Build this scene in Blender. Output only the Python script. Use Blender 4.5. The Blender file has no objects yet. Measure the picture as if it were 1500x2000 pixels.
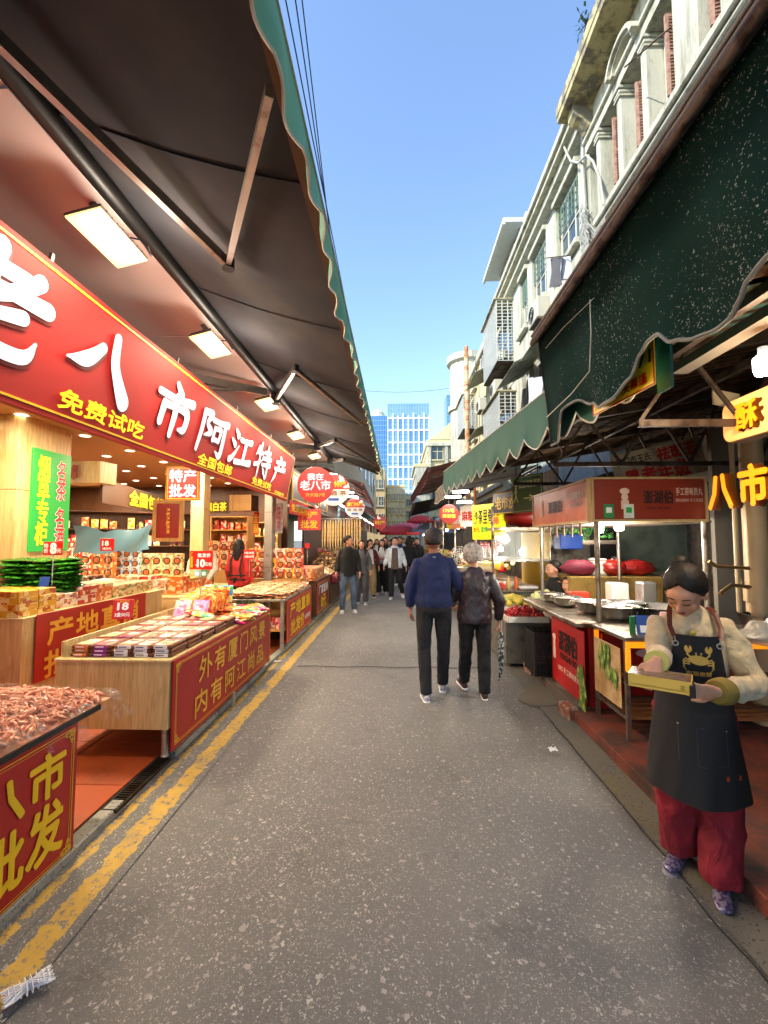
import bpy, math, random
from mathutils import Vector as V, Matrix as Mx, Euler, noise as mn
R = math.radians
random.seed(7)
S = bpy.context.scene
COL = S.collection
# ---------------------------------------------------------------- camera, sky, sun, exposure
CH = 1.62
cd = bpy.data.cameras.new('camera'); cam = bpy.data.objects.new('camera', cd); COL.objects.link(cam)
cd.sensor_fit = 'VERTICAL'; cd.sensor_height = 24; cd.lens = 24*866/2000
cd.clip_start = .05; cd.clip_end = 3000
cam.location = (0, 0, CH); cam.rotation_euler = (R(90+3.634), 0, R(1.849)); S.camera = cam
W = bpy.data.worlds.new('World'); S.world = W; W.use_nodes = True
wn = W.node_tree.nodes; sky = wn.new('ShaderNodeTexSky'); sky.sky_type = 'NISHITA'; sky.sun_disc = False
SE, SA = R(36), R(-122)          # sun height; bearing clockwise from +Y (sun stands behind the left houses)
sky.sun_elevation = SE; sky.sun_rotation = SA; sky.air_density = 1.0; sky.dust_density = .4; sky.ozone_density = 2.6
W.node_tree.links.new(sky.outputs[0], wn['Background'].inputs[0]); wn['Background'].inputs[1].default_value = .118
sl = bpy.data.lights.new('sun', 'SUN'); sl.energy = 2.0; sl.angle = R(.5); sl.color = (1, .93, .80)
sun = bpy.data.objects.new('sun', sl); COL.objects.link(sun)
sd = V((math.sin(SA)*math.cos(SE), math.cos(SA)*math.cos(SE), math.sin(SE)))
sun.rotation_euler = sd.to_track_quat('Z', 'Y').to_euler()
vs = S.view_settings; vs.view_transform = 'Standard'; vs.look = 'None'; vs.exposure = 1.9; vs.gamma = 1; vs.use_curve_mapping = False
S.cycles.use_denoising = True
S.cycles.max_bounces = 8; S.cycles.diffuse_bounces = 4; S.cycles.transparent_max_bounces = 12; S.cycles.caustics_reflective = False; S.cycles.caustics_refractive = False
S.cycles.sample_clamp_indirect = 6
FW = cam.rotation_euler.to_matrix()

def A(px, py, X=None, Y=None, Z=None):
    "world point on the line of sight of a photo pixel, on the plane X=, Y= or Z="
    d = FW @ V(((px-750)/866, (1000-py)/866, -1)); o = cam.location
    if X is not None: t = (X-o.x)/d.x
    elif Y is not None: t = (Y-o.y)/d.y
    else: t = (Z-o.z)/d.z
    return o + d*t

# ---------------------------------------------------------------- materials
MATS = {}
def srgb(h):
    h = h.lstrip('#'); c = [int(h[i:i+2], 16)/255 for i in (0, 2, 4)]
    return tuple(x/12.92 if x <= .04045 else ((x+.055)/1.055)**2.4 for x in c)
class N:
    def __init__(s, name):
        s.m = bpy.data.materials.new(name); s.m.use_nodes = True; s.t = s.m.node_tree; s.b = s.t.nodes['Principled BSDF']; s.tc = None
    def n(s, typ, **k):
        x = s.t.nodes.new('ShaderNode'+typ)
        for a, b in k.items():
            if a.startswith('i_'):
                a = a[2:]; a = int(a) if a.isdigit() else a.replace('_', ' ')
                if isinstance(b, bpy.types.NodeSocket): s.t.links.new(b, x.inputs[a])
                else: x.inputs[a].default_value = b
            else: setattr(x, a, b)
        return x
    def co(s, kind='Object', sc=(1, 1, 1), rot=(0, 0, 0), loc=(0, 0, 0)):
        if not s.tc: s.tc = s.n('TexCoord')
        return s.n('Mapping', i_Vector=s.tc.outputs[kind], i_Scale=sc, i_Rotation=rot, i_Location=loc).outputs[0]
    def noise(s, scale, detail=3, rough=.55, vec=None, dist=0):
        return s.n('TexNoise', i_Vector=vec or s.co(), i_Scale=scale, i_Detail=detail, i_Roughness=rough, i_Distortion=dist).outputs[0]
    def ramp(s, f, a, b, ca=(0, 0, 0), cb=(1, 1, 1)):
        r = s.n('ValToRGB', i_0=f); e = r.color_ramp.elements
        e[0].position = a; e[1].position = b; e[0].color = (*ca, 1); e[1].color = (*cb, 1); return r.outputs[0]
    def mix(s, f, a, b, bt='MIX'):
        x = s.t.nodes.new('ShaderNodeMix'); x.data_type = 'RGBA'; x.blend_type = bt
        for k, q in ((0, f), (6, a), (7, b)):
            if isinstance(q, bpy.types.NodeSocket): s.t.links.new(q, x.inputs[k])
            else: x.inputs[k].default_value = (*q, 1) if isinstance(q, tuple) and len(q) == 3 else q
        return x.outputs[2]
    def math(s, op, a, b=0):
        return s.n('Math', operation=op, i_0=a, i_1=b).outputs[0]
    def col(s, c):
        if isinstance(c, tuple): s.b.inputs['Base Color'].default_value = (*c, 1)
        else: s.t.links.new(c, s.b.inputs['Base Color'])
    def set(s, k, v):
        if isinstance(v, bpy.types.NodeSocket): s.t.links.new(v, s.b.inputs[k])
        else: s.b.inputs[k].default_value = v
    def bump(s, h, st=.3, d=.01):
        b = s.n('Bump', i_Height=h, i_Strength=st, i_Distance=d); s.t.links.new(b.outputs[0], s.b.inputs['Normal'])

def M(name, c='#888888', rough=.6, metal=0, var=.18, scale=6, bump=.15, bs=60, em=None, es=0, coat=0, c2=None, alpha=None, trans=0, lo=.45, hi=.62, sheen=0, bd=.004):
    if name in MATS: return MATS[name]
    x = N(name); b = srgb(c) if isinstance(c, str) else c
    f = x.noise(scale, 4)
    if c2: cc = x.mix(x.ramp(f, lo, hi), b, srgb(c2) if isinstance(c2, str) else c2)
    else: cc = x.mix(f, tuple(v*(1-var) for v in b), tuple(min(1, v*(1+var)) for v in b))
    x.col(cc); x.set('Roughness', rough); x.set('Metallic', metal)
    if coat: x.set('Coat Weight', coat)
    if sheen: x.set('Sheen Weight', sheen)
    if bump: x.bump(x.noise(bs, 3), bump, bd)
    if es: x.set('Emission Color', (*(srgb(em) if em else b), 1)); x.set('Emission Strength', es)
    if alpha is not None: x.set('Alpha', alpha)
    if trans: x.set('Transmission Weight', trans)
    MATS[name] = x.m; return x.m

def wood(name, c1, c2, sc=(14, 14, 1.2), rough=.45):
    if name in MATS: return MATS[name]
    x = N(name); f = x.noise(2.2, 6, .65, x.co(sc=sc), 1.2)
    x.col(x.mix(x.ramp(f, .3, .7), srgb(c1), srgb(c2))); x.set('Roughness', rough); x.bump(f, .12, .003)
    MATS[name] = x.m; return x.m
def metal(name, c='#b8b8b4', rough=.32, dirt='#5a4a3a', amt=.6):
    if name in MATS: return MATS[name]
    x = N(name); f = x.ramp(x.noise(5, 6, .7), amt-.08, amt+.1)
    x.col(x.mix(f, srgb(c), srgb(dirt))); x.set('Metallic', .85); x.set('Roughness', x.mix(f, (rough,)*3, (.7,)*3)); x.bump(x.noise(40, 3), .08, .002)
    MATS[name] = x.m; return x.m
def pack(name, c1, c2='#f2ead8', c3='#c8452a', sc=18, rough=.35):
    "printed packaging: ground colour, a picture patch, small print"
    if name in MATS: return MATS[name]
    x = N(name); oi = x.n('ObjectInfo').outputs['Random']
    off = x.n('VectorMath', operation='ADD', i_0=x.co(), i_1=x.n('CombineXYZ', i_X=oi, i_Y=oi, i_Z=oi).outputs[0]).outputs[0]
    vo = x.n('TexVoronoi', i_Vector=off, i_Scale=sc*1.15, i_Randomness=.7, distance='CHEBYCHEV'); sp = x.n('SeparateColor', i_0=vo.outputs['Color'])
    c = x.mix(x.math('GREATER_THAN', sp.outputs[0], .62), srgb(c1), srgb(c2)); c = x.mix(x.math('GREATER_THAN', sp.outputs[1], .80), c, srgb(c3))
    c = x.mix(x.math('MULTIPLY', x.ramp(x.noise(sc*7, 2, .6, off), .56, .60), .55), c, tuple(v*.35 for v in srgb(c3))); c = x.mix(x.math('MULTIPLY', x.ramp(x.noise(sc*2, 3, .6, off), .4, .7), .35), c, srgb(c1))
    x.col(c); x.set('Roughness', rough); x.set('Coat Weight', .15); x.bump(x.noise(30, 2), .1, .003)
    MATS[name] = x.m; return x.m
def emit(name, c, s):
    if name in MATS: return MATS[name]
    x = N(name); b = srgb(c); x.col(b); x.set('Emission Color', (*b, 1)); x.set('Emission Strength', s); x.set('Roughness', .4)
    MATS[name] = x.m; return x.m
def glass(name, c='#dfe8e6', alpha=.25, rough=.08):
    if name in MATS: return MATS[name]
    x = N(name); x.col(srgb(c)); x.set('Alpha', alpha); x.set('Roughness', rough); x.set('Specular IOR Level', .8)
    MATS[name] = x.m; return x.m

# ---------------------------------------------------------------- geometry
class G:
    def __init__(s): s.v = []; s.f = []; s.mi = []
    def add(s, vs, fs, mi=0, T=None):
        k = len(s.v)
        s.v += [tuple(T @ V(p)) if T else tuple(p) for p in vs]; s.f += [tuple(i+k for i in f) for f in fs]; s.mi += [mi]*len(fs); return s
    def box(s, c, d, mi=0, T=None, rz=0, ch=0):
        x, y, z = (q/2 for q in d)
        m = Mx.Translation(V(c)) @ Mx.Rotation(rz, 4, 'Z'); T = T @ m if T else m
        if ch:
            vs = []; idx = {}
            for a in (-1, 1):
                for b in (-1, 1):
                    for e in (-1, 1):
                        for ax in range(3):
                            p = [a*x, b*y, e*z]
                            for q in range(3):
                                if q != ax: p[q] -= (a, b, e)[q]*ch
                            idx[(a, b, e, ax)] = len(vs); vs.append(p)
            fs = []
            def K(t, ax): return idx[(*t, ax)]
            for ax in range(3):
                o = [q for q in range(3) if q != ax]
                for sg in (-1, 1):
                    t = []
                    for u, w in ((-1, -1), (1, -1), (1, 1), (-1, 1)):
                        q = [0, 0, 0]; q[ax] = sg; q[o[0]] = u; q[o[1]] = w; t.append(K(q, ax))
                    if (sg > 0) == (ax == 1): t.reverse()
                    fs.append(tuple(t))
            for ax in range(3):
                o = [q for q in range(3) if q != ax]
                for u in (-1, 1):
                    for w in (-1, 1):
                        q1 = [0]*3; q1[o[0]] = u; q1[o[1]] = w; q2 = list(q1); q1[ax] = -1; q2[ax] = 1
                        fs.append((K(q1, o[0]), K(q2, o[0]), K(q2, o[1]), K(q1, o[1])))
            for a in (-1, 1):
                for b in (-1, 1):
                    for e in (-1, 1): fs.append(tuple(K((a, b, e), q) for q in range(3)))
            return s.add(vs, fs, mi, T)
        vs = [(-x, -y, -z), (x, -y, -z), (x, y, -z), (-x, y, -z), (-x, -y, z), (x, -y, z), (x, y, z), (-x, y, z)]
        return s.add(vs, [(0, 3, 2, 1), (4, 5, 6, 7), (0, 1, 5, 4), (1, 2, 6, 5), (2, 3, 7, 6), (3, 0, 4, 7)], mi, T)
    def bx(s, a, b, mi=0, ch=0, T=None):
        return s.box([(p+q)/2 for p, q in zip(a, b)], [abs(q-p) for p, q in zip(a, b)], mi, T, 0, ch)
    def tube(s, pts, r, n=8, mi=0, cap=True, sq=None, T=None, up=None):
        pts = [V(p) for p in pts]; m = len(pts); rs = r if isinstance(r, list) else [r]*m
        vs = []; pu = V(up) if up else None
        for i, p in enumerate(pts):
            t = (pts[min(i+1, m-1)]-pts[max(i-1, 0)]).normalized()
            if pu is None: pu = V((0, 0, 1)) if abs(t.z) < .9 else V((0, 1, 0))
            u = (pu - t*pu.dot(t)); u = u.normalized() if u.length > 1e-5 else t.orthogonal().normalized(); pu = u; w = t.cross(u)
            a, b = (rs[i], rs[i]*(sq or 1)) if not isinstance(rs[i], tuple) else rs[i]
            for k in range(n):
                g = 2*math.pi*(k+.5)/n; vs.append(p + u*math.sin(g)*a + w*math.cos(g)*b)
        fs = [(i*n+k, i*n+(k+1) % n, (i+1)*n+(k+1) % n, (i+1)*n+k) for i in range(m-1) for k in range(n)]
        if cap: fs += [tuple(range(n-1, -1, -1)), tuple(range((m-1)*n, m*n))]
        return s.add(vs, fs, mi, T)
    def bar(s, p0, p1, w, h=None, mi=0):
        h = h or w; return s.tube([p0, p1], [(h/2*1.4142, w/2*1.4142)]*2, 4, mi)
    def sph(s, c, r, n=12, m=8, mi=0, T=None):
        if not isinstance(r, (tuple, list)): r = (r,)*3
        vs = [(c[0], c[1], c[2]+r[2])]; fs = []
        for i in range(1, m):
            a = math.pi*i/m
            for k in range(n):
                g = 2*math.pi*k/n; vs.append((c[0]+r[0]*math.sin(a)*math.cos(g), c[1]+r[1]*math.sin(a)*math.sin(g), c[2]+r[2]*math.cos(a)))
        vs.append((c[0], c[1], c[2]-r[2])); L = len(vs)-1
        for k in range(n):
            fs.append((0, 1+k, 1+(k+1) % n)); fs.append((L, L-n+(k+1) % n, L-n+k))
            for i in range(m-2): a = 1+i*n; fs.append((a+k, a+n+k, a+n+(k+1) % n, a+(k+1) % n))
        return s.add(vs, fs, mi, T)
    def lathe(s, c, prof, n=20, mi=0, T=None):
        "prof: (radius, z) pairs, revolved"
        vs = []; m = len(prof)
        for r, z in prof:
            for k in range(n): g = 2*math.pi*k/n; vs.append((c[0]+r*math.cos(g), c[1]+r*math.sin(g), c[2]+z))
        return s.add(vs, [(i*n+k, i*n+(k+1) % n, (i+1)*n+(k+1) % n, (i+1)*n+k) for i in range(m-1) for k in range(n)], mi, T)
    def grid(s, fn, nu, nv, mi=0, T=None):
        vs = [fn(i/nu, j/nv) for j in range(nv+1) for i in range(nu+1)]; w = nu+1
        return s.add(vs, [(j*w+i, j*w+i+1, (j+1)*w+i+1, (j+1)*w+i) for j in range(nv) for i in range(nu)], mi, T)
    def prism(s, pts, axis, a, b, mi=0):
        "outline pts (2d) pushed along axis (0,1,2) from a to b"
        o = [q for q in range(3) if q != axis]; n = len(pts); vs = []
        for e in (a, b):
            for p in pts: q = [0]*3; q[axis] = e; q[o[0]] = p[0]; q[o[1]] = p[1]; vs.append(q)
        return s.add(vs, [tuple(range(n)), tuple(range(2*n-1, n-1, -1))]+[(i, i+n, (i+1) % n+n, (i+1) % n) for i in range(n)], mi)
    def mesh(s, name, mats, smooth=False, sharp=None):
        m = bpy.data.meshes.new(name); m.from_pydata(s.v, [], s.f)
        for q in (mats if isinstance(mats, (list, tuple)) else [mats]): m.materials.append(q)
        m.polygons.foreach_set('material_index', s.mi)
        if smooth:
            m.polygons.foreach_set('use_smooth', [True]*len(s.f))
            if sharp: m.set_sharp_from_angle(angle=R(sharp))
        m.update(); return m

def link(name, mesh, parent=None, loc=(0, 0, 0), rz=0, rot=None):
    o = bpy.data.objects.new(name, mesh); COL.objects.link(o); o.location = loc; o.rotation_euler = rot or (0, 0, rz)
    if parent: o.parent = parent
    return o
def obj(name, g, mats, parent=None, smooth=False, sharp=40, loc=(0, 0, 0), rz=0, rot=None):
    return link(name, g.mesh(name, mats, smooth, sharp), parent, loc, rz, rot)
def tag(o, label, cat=None, group=None, kind=None):
    if label: o['label'] = label
    if cat: o['category'] = cat
    if group: o['group'] = group
    if kind: o['kind'] = kind
    return o
def thing(name, label, cat, loc=(0, 0, 0), rz=0, group=None, rot=None):
    return tag(link(name, None, None, loc, rz, rot), label, cat, group)
def struct(o): o['kind'] = 'structure'; return o
def dup(o, loc=None, rz=None, label=None, group=None, parent=None, rot=None):
    c = o.copy(); COL.objects.link(c)
    if parent: c.parent = parent
    if loc is not None: c.location = loc
    if rz is not None: c.rotation_euler = (0, 0, rz)
    if rot is not None: c.rotation_euler = rot
    if label: c['label'] = label
    if group: c['group'] = group
    for ch in o.children: dup(ch, parent=c)
    return c

# flat print: glyph outlines as meshes, fitted into a box (cx, cz, w, h) in the local XZ plane facing -Y
TX = {}
def glyphs(s, sp=1.0, line=1.0):
    k = (s, sp, line)
    if k not in TX:
        c = bpy.data.curves.new('print', 'FONT'); c.body = s; c.resolution_u = 2; c.space_character = sp; c.space_line = line; c.align_x = 'CENTER'
        o = bpy.data.objects.new('print', c); COL.objects.link(o)
        m = bpy.data.meshes.new_from_object(o.evaluated_get(bpy.context.evaluated_depsgraph_get())); bpy.data.objects.remove(o)
        TX[k] = ([v.co.copy() for v in m.vertices], [tuple(p.vertices) for p in m.polygons]); bpy.data.meshes.remove(m)
    return TX[k]
def put(g, s, cx, cz, w, h, y=-.004, bold=0, mi=0, sp=1.0, line=1.0, sh=0):
    vs, fs = glyphs(s, sp, line)
    if not vs: return g
    x0 = min(v.x for v in vs); x1 = max(v.x for v in vs); y0 = min(v.y for v in vs); y1 = max(v.y for v in vs)
    kx = w/(x1-x0); ky = h/(y1-y0) if h else kx
    if not h: h = (y1-y0)*ky
    n = 1 if not bold else (5 if bold < .03 else 9); b = bold*min(kx, ky)
    for i in range(n):
        a = 2*math.pi*i/max(1, n-1); dx, dz = (b*math.cos(a), b*math.sin(a)) if i < n-1 or n == 1 else (0, 0)
        if n == 1: dx = dz = 0
        g.add([((v.x-x0)*kx - w/2 + cx + dx + sh*((v.y-y0)*ky-h/2), y - i*.00025, (v.y-y0)*ky - h/2 + cz + dz) for v in vs], fs, mi)
    return g
def letters(parent, s, cx, cz, w, h, mat, y=-.004, bold=0, sp=1.0, line=1.0, sh=0, name='lettering'):
    return obj(name, put(G(), s, cx, cz, w, h, y, bold, 0, sp, line, sh), mat, parent)
def sign(name, label, cat, loc, rz, w, h, bg, texts=(), d=.03, frame=None, fw=.02, rot=None, group=None, line=None):
    "a board in the local XZ plane facing -Y with its print"
    t = thing(name, label, cat, loc, rz, group, rot)
    obj('board', G().box((0, d/2, 0), (w, d, h), ch=.003), bg, t)
    if frame:
        g = G()
        for sx in (-1, 1): g.box((sx*(w/2+fw/2), d/2-.004, 0), (fw, d+.012, h+2*fw))
        for sz in (-1, 1): g.box((0, d/2-.004, sz*(h/2+fw/2)), (w, d+.012, fw))
        obj('frame', g, frame, t)
    if line:
        lm, lw, ins = line; g = G(); a, b = w/2-ins, h/2-ins
        for sx in (-1, 1): g.box((sx*a, -.001, 0), (lw, .004, 2*b+lw))
        for sz in (-1, 1): g.box((0, -.001, sz*b), (2*a-lw, .004, lw))
        obj('border_line', g, lm, t)
    for q in texts: letters(t, *q[:6], **(q[6] if len(q) > 6 else {}))
    return t
# ---------------------------------------------------------------- ground
def asphalt_col(x):
    co = x.co()
    base = x.mix(x.noise(1.3, 5, .65), (.062, .064, .064), (.128, .131, .129))
    base = x.mix(x.ramp(x.noise(180, 2), .35, .7), base, x.mix(.45, base, (.19, .18, .165)))
    wob = x.n('VectorMath', operation='ADD', i_0=co, i_1=x.n('VectorMath', operation='SCALE', i_0=x.n('TexNoise', i_Vector=co, i_Scale=60.0).outputs[1], i_Scale=.035).outputs[0]).outputs[0]
    dn = x.noise(1.1, 4, .65, x.co(loc=(2, 7, 1)))
    for sc, r, dens in ((150, .55, .6), (85, .52, .5), (46, .46, .38), (25, .36, .16)):
        vo = x.n('TexVoronoi', i_Vector=wob, i_Scale=float(sc)); sp = x.n('SeparateColor', i_0=vo.outputs['Color'])
        on = x.math('LESS_THAN', sp.outputs[0], x.math('MULTIPLY', x.math('ADD', x.math('MULTIPLY', dn, 1.8), -.1), dens))
        rad = x.math('MULTIPLY', sp.outputs[1], r)
        m = x.math('MULTIPLY', on, x.math('LESS_THAN', vo.outputs['Distance'], rad))
        st = x.mix(sp.outputs[2], (.15, .135, .115), (.47, .45, .41))
        base = x.mix(x.math('MULTIPLY', m, .8), base, st)
    return base
def asphalt():
    x = N('asphalt'); c = asphalt_col(x)
    wear = x.ramp(x.noise(.35, 4, .6), .42, .62)
    c = x.mix(wear, c, x.mix(.35, c, (.15, .142, .13)))
    stain = x.ramp(x.noise(2.6, 4, .7, x.co(loc=(4, 2, 0))), .60, .72); c = x.mix(x.math('MULTIPLY', stain, .55), c, (.05, .048, .046))
    x.col(c); x.set('Roughness', x.mix(wear, (.72,)*3, (.55,)*3)); x.bump(x.noise(130, 4, .7), .55, .006)
    return x.m
def worn_paint(w, amt):
    x = N('worn_yellow_paint'); c = asphalt_col(x); gx = x.n('SeparateXYZ', i_0=x.co()).outputs[0]
    e = x.math('ADD', x.math('ABSOLUTE', gx), x.math('MULTIPLY', x.math('SUBTRACT', x.noise(7, 4, .7), .5), .11))
    inn = x.math('LESS_THAN', e, w/2)
    keep = x.ramp(x.noise(26, 6, .75), amt-.04, amt+.06); big = x.ramp(x.noise(1.7, 3, .6), .30, .42)
    m = x.math('MULTIPLY', x.math('MULTIPLY', inn, keep), big)
    x.col(x.mix(m, c, x.mix(x.noise(9, 5, .7), srgb('#96782c'), srgb('#c9a544')))); x.set('Roughness', .75); x.bump(x.noise(130, 4, .7), .5, .005)
    return x.m
def concrete(name, c1, c2, moss='#6b6330', amt=.62):
    x = N(name); f = x.noise(3, 6, .7); c = x.mix(f, srgb(c1), srgb(c2))
    c = x.mix(x.ramp(x.noise(1.8, 5, .7, x.co(loc=(9, 1, 3))), amt-.1, amt+.1), c, srgb(moss)); c = x.mix(x.ramp(x.noise(70, 3), .58, .68), c, srgb('#2c2a26'))
    x.col(c); x.set('Roughness', .85); x.bump(x.noise(60, 5, .7), .5, .006); return x.m
ASPH = asphalt(); GUT = concrete('gutter_concrete', '#55534e', '#6c6a63', '#66614a', .57); CONC = concrete('kerb_concrete', '#8b8a82', '#a7a69b', '#6c6a60')
def terra():
    x = N('terracotta_tile'); c = x.mix(x.noise(2.2, 5, .7), srgb('#8f3d1e'), srgb('#b1532a')); c = x.mix(x.ramp(x.noise(1.3, 5, .7), .52, .72), c, srgb('#6a3522'))
    x.col(c); x.set('Roughness', x.mix(x.noise(3, 4), (.25,)*3, (.6,)*3)); x.bump(x.noise(30, 3), .08, .002); return x.m
TERRA = terra(); GROUT = M('dark_grout', '#4a3a30', .9)
def sheet(name, x0, x1, y0, y1, z, m, n=1):
    g = G(); g.grid(lambda u, v: (x0+(x1-x0)*u, y0+(y1-y0)*v, z), n, n)
    return struct(obj(name, g, m))
sheet('ground', -700, 700, -300, 1400, -.03, M('far_ground', '#6f6b62', .9, scale=.5))
g = G()
def rfn(u, v):
    X = -1.52+2.92*u; Y = -4+46*v*v; return (X, Y, .012*mn.noise(V((X*1.1, Y*.8, 0)))-.018*abs(u-.5)*0)
g.grid(rfn, 40, 200); road = struct(obj('road', g, ASPH, smooth=True))
sheet('far_road', -1.9, 1.9, 42, 160, -.01, ASPH)
sheet('left_gutter', -1.75, -1.42, -4, 42, -.014, GUT)
sheet('right_gutter', 1.36, 1.66, -4, 42, .0165, GUT)
for nm, x0, wd, am in (('yellow_line', -1.43, .115, .42), ('thin_yellow_line', -1.605, .05, .44)):
    g = G(); g.grid(lambda u, v: ((u-.5)*(wd+.09), -3+43*v*v, .013*mn.noise(V((((u-.5)*(wd+.09)+x0)*1.1, (-3+43*v*v)*.8, 0)))+.006), 8, 200)
    o = obj(nm, g, worn_paint(wd, am)); o.location.x = x0; o['kind'] = 'structure'
# joint across the road and a repair seam by the right gutter
g = G(); g.tube([(-1.3+.2*i, 5.75+.02*math.sin(i*1.7), .011) for i in range(13)], (.003, .008), 4); struct(obj('road_joint', g, M('tar', '#1c1b1a', .8)))
g = G()
for k in range(2):
    g.tube([(1.33+.02*mn.noise(V((i*.7, k*3, 1)))+.02*k, .3+k*1.9+i*.19, .0175) for i in range(11)], (.0025, .004), 4)
struct(obj('gutter_seam', g, MATS['tar']))
# kerb stones of the left floor
kerb = link('left_kerb', None); struct(kerb)
y = .2
g = G().box((0, 0, 0), (.09, .78, .07), ch=.008); km = g.mesh('kerb_stone', CONC)
while y < 20:
    if not 2.55 < y < 3.05: link('kerb_stone', km, kerb, (-1.70+random.uniform(-.004, .004), y+.39, .018))
    y += .79
link('kerb_stone', km, kerb, (-1.70, 2.35, .018))
# iron drain grate between the stones
dg = thing('drain_grate', 'narrow black iron drain grate at the edge of the red tiles', 'drain grate', (-1.69, 2.94, .045))
IRON = metal('dark_iron', '#3a3836', .5, '#2a1d14', .5)
g = G(); g.box((-.045, 0, 0), (.012, .62, .02)); g.box((.045, 0, 0), (.012, .62, .02)); g.box((0, -.305, 0), (.078, .01, .02)); g.box((0, .305, 0), (.078, .01, .02)); obj('frame', g, IRON, dg)
g = G()
for i in range(24): g.box((0, -.29+i*.025, 0), (.078, .009, .014))
b_ = obj('bars', g, IRON, dg); b_['kind'] = 'stuff'
# left shop floor: big terracotta tiles
fl = obj('shop_floor', G().bx((-9.5, .2, -.1), (-1.755, 22, .035)), GROUT); struct(fl)
tm = G().box((0, 0, 0), (.592, .592, .014), ch=.003).mesh('floor_tile', TERRA)
for i in range(5):
    for j in range(10):
        t = link('floor_tile', tm, fl, (-2.06-.6*i, 1.4+.6*j, .042+random.uniform(-.001, .001))); t.rotation_euler = (random.uniform(-.002, .002), random.uniform(-.002, .002), 0)
# right platform: red painted step with chipped bricks
RED = concrete('red_painted_step', '#6e2f22', '#86402c', '#3d2a24', .5)
pf = obj('right_platform', G().bx((1.56, -1.5, -.02), (6.5, 4.15, .10), ch=.006), RED); struct(pf)
pf = obj('far_platform', G().bx((1.60, 4.157, -.02), (6.5, 30, .115), ch=.006), concrete('grey_platform', '#4e4842', '#66594e', '#3b3128')); struct(pf)
BRK = M('chipped_brick', '#7a4534', .9, scale=20, c2='#8b8378', bump=.5)
for i, (x, y, l) in enumerate(((1.55, 4.22, 'chipped brick at the corner of the red step beside the round cover'), (1.60, 5.55, 'broken brick wedged under the step beside the black crates'))):
    o = obj('brick', G().box((0, 0, 0), (.10, .22, .12), ch=.012), BRK, loc=(x, y, .06), rz=.1); tag(o, l, 'brick')
# round cover in the gutter
o = obj('manhole_cover', G().lathe((0, 0, 0), [(0, .004), (.20, .004), (.205, .001), (.205, -.02)], 32), M('cover_iron', '#5a564d', .7, scale=30, bump=.4), loc=(1.42, 4.65, .018)); tag(o, 'round dark cover let into the right gutter', 'manhole cover')
o = obj('manhole_cover', G().lathe((0, 0, 0), [(0, .008), (.3, .008), (.31, .002), (.31, -.02)], 32), MATS['cover_iron'], loc=(1.95, 4.75, .118)); tag(o, 'round rusty cover on the platform under the red counter banner', 'manhole cover')
# ---------------------------------------------------------------- left shop shell
OAK = wood('light_oak', '#b0935a', '#dcc692'); OAKD = wood('golden_oak', '#9a7038', '#c59a58'); WAL = wood('dark_walnut', '#3a2012', '#5e3820')
REDP = M('red_print', '#c01a14', .38, var=.07, scale=1.5, bump=.03, coat=.3); REDD = M('deep_red_print', '#ab1519', .42, var=.10, scale=1.5, bump=.22, bs=7, bd=.012)
YEL = M('yellow_ink', '#f2c81e', .5, var=.04, bump=0); GLD = M('gold_ink', '#e9b53a', .5, var=.06, bump=0); WHT = M('white_ink', '#f3f3f6', .5, var=.02, bump=0); BLK = M('black_ink', '#15110f', .5, var=.05, bump=0)
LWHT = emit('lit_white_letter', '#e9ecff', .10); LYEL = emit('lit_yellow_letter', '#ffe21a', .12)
STEEL = metal('brushed_steel'); GREY = metal('grey_enamel', '#9c9a94', .4, '#6b5a4a', .62); PINKM = metal('pinkish_arm', '#a8a09a', .4, '#8a6a5c', .6); BLKM = M('black_steel', '#1d1b1a', .45, .3, bump=.1)
# house row above the left shops (throws the shade on the lane)
PLS = M('left_house_plaster', '#b5ab97', .9, scale=1.5)
h = thing('house_row', 'long plain house row standing above and behind the left awnings', 'building', (0, 0, 0))
obj('wall', G().bx((-12, -14, 3.75), (-2.52, 50, 9.4)), PLS, h); obj('cornice', G().bx((-12.1, -14.1, 9.4), (-2.42, 50.1, 9.55)), PLS, h)
obj('rear_wall', G().bx((-12, 22, 0), (-11.8, 50, 3.75)), PLS, h)
g = G()
for i in range(14):
    wdw = obj('window', G().box((0, 0, 0), (.08, 1.5, 1.6)), M('dark_pane', '#2a3338', .15), h, loc=(-2.5, -9+i*4.2, 7))

# --- leaning main sign: top edge (-2.00, 3.24), bottom edge (-2.17, 2.375), ends at y=8.5
yl0, yl1 = .2, 8.5; top = V((-2.0, 0, 3.235)); bot = V((-2.16, 0, 2.375)); hh = (top-bot).length; lean = math.atan2(.16, .86)
ms = thing('shop_sign', 'huge red leaning fascia sign with white characters over the snack shop', 'shop sign', ((top.x+bot.x)/2, (yl0+yl1)/2, (top.z+bot.z)/2), rot=Euler((lean, 0, R(90)), 'XYZ'))
ms.rotation_euler = (Mx.Rotation(R(90), 3, 'Z') @ Mx.Rotation(lean, 3, 'X')).to_euler()
LW = yl1-yl0; mc = (yl0+yl1)/2
REDM = M('main_sign_red', '#a30f0a', .7, var=.06, scale=.8, bump=.04)
obj('board', G().box((0, .04, 0), (LW, .08, hh), ch=.004), REDM, ms)
g = G()
for z in (-hh/2+.045, hh/2-.04): g.box((0, -.002, z), (LW-.07, .006, .013))
g.box((LW/2-.035, -.002, 0), (.013, .006, hh-.098)); obj('border_line', g, YEL, ms)
def mlet(s, Y0, Y1, z0, z1, mat, bold=.02, y=-.012, sh=0, name='lettering'):
    return letters(ms, s, (Y0+Y1)/2-mc, (z0+z1)/2, Y1-Y0, z1-z0, mat, y=y, bold=bold, sh=sh, name=name)
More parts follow.
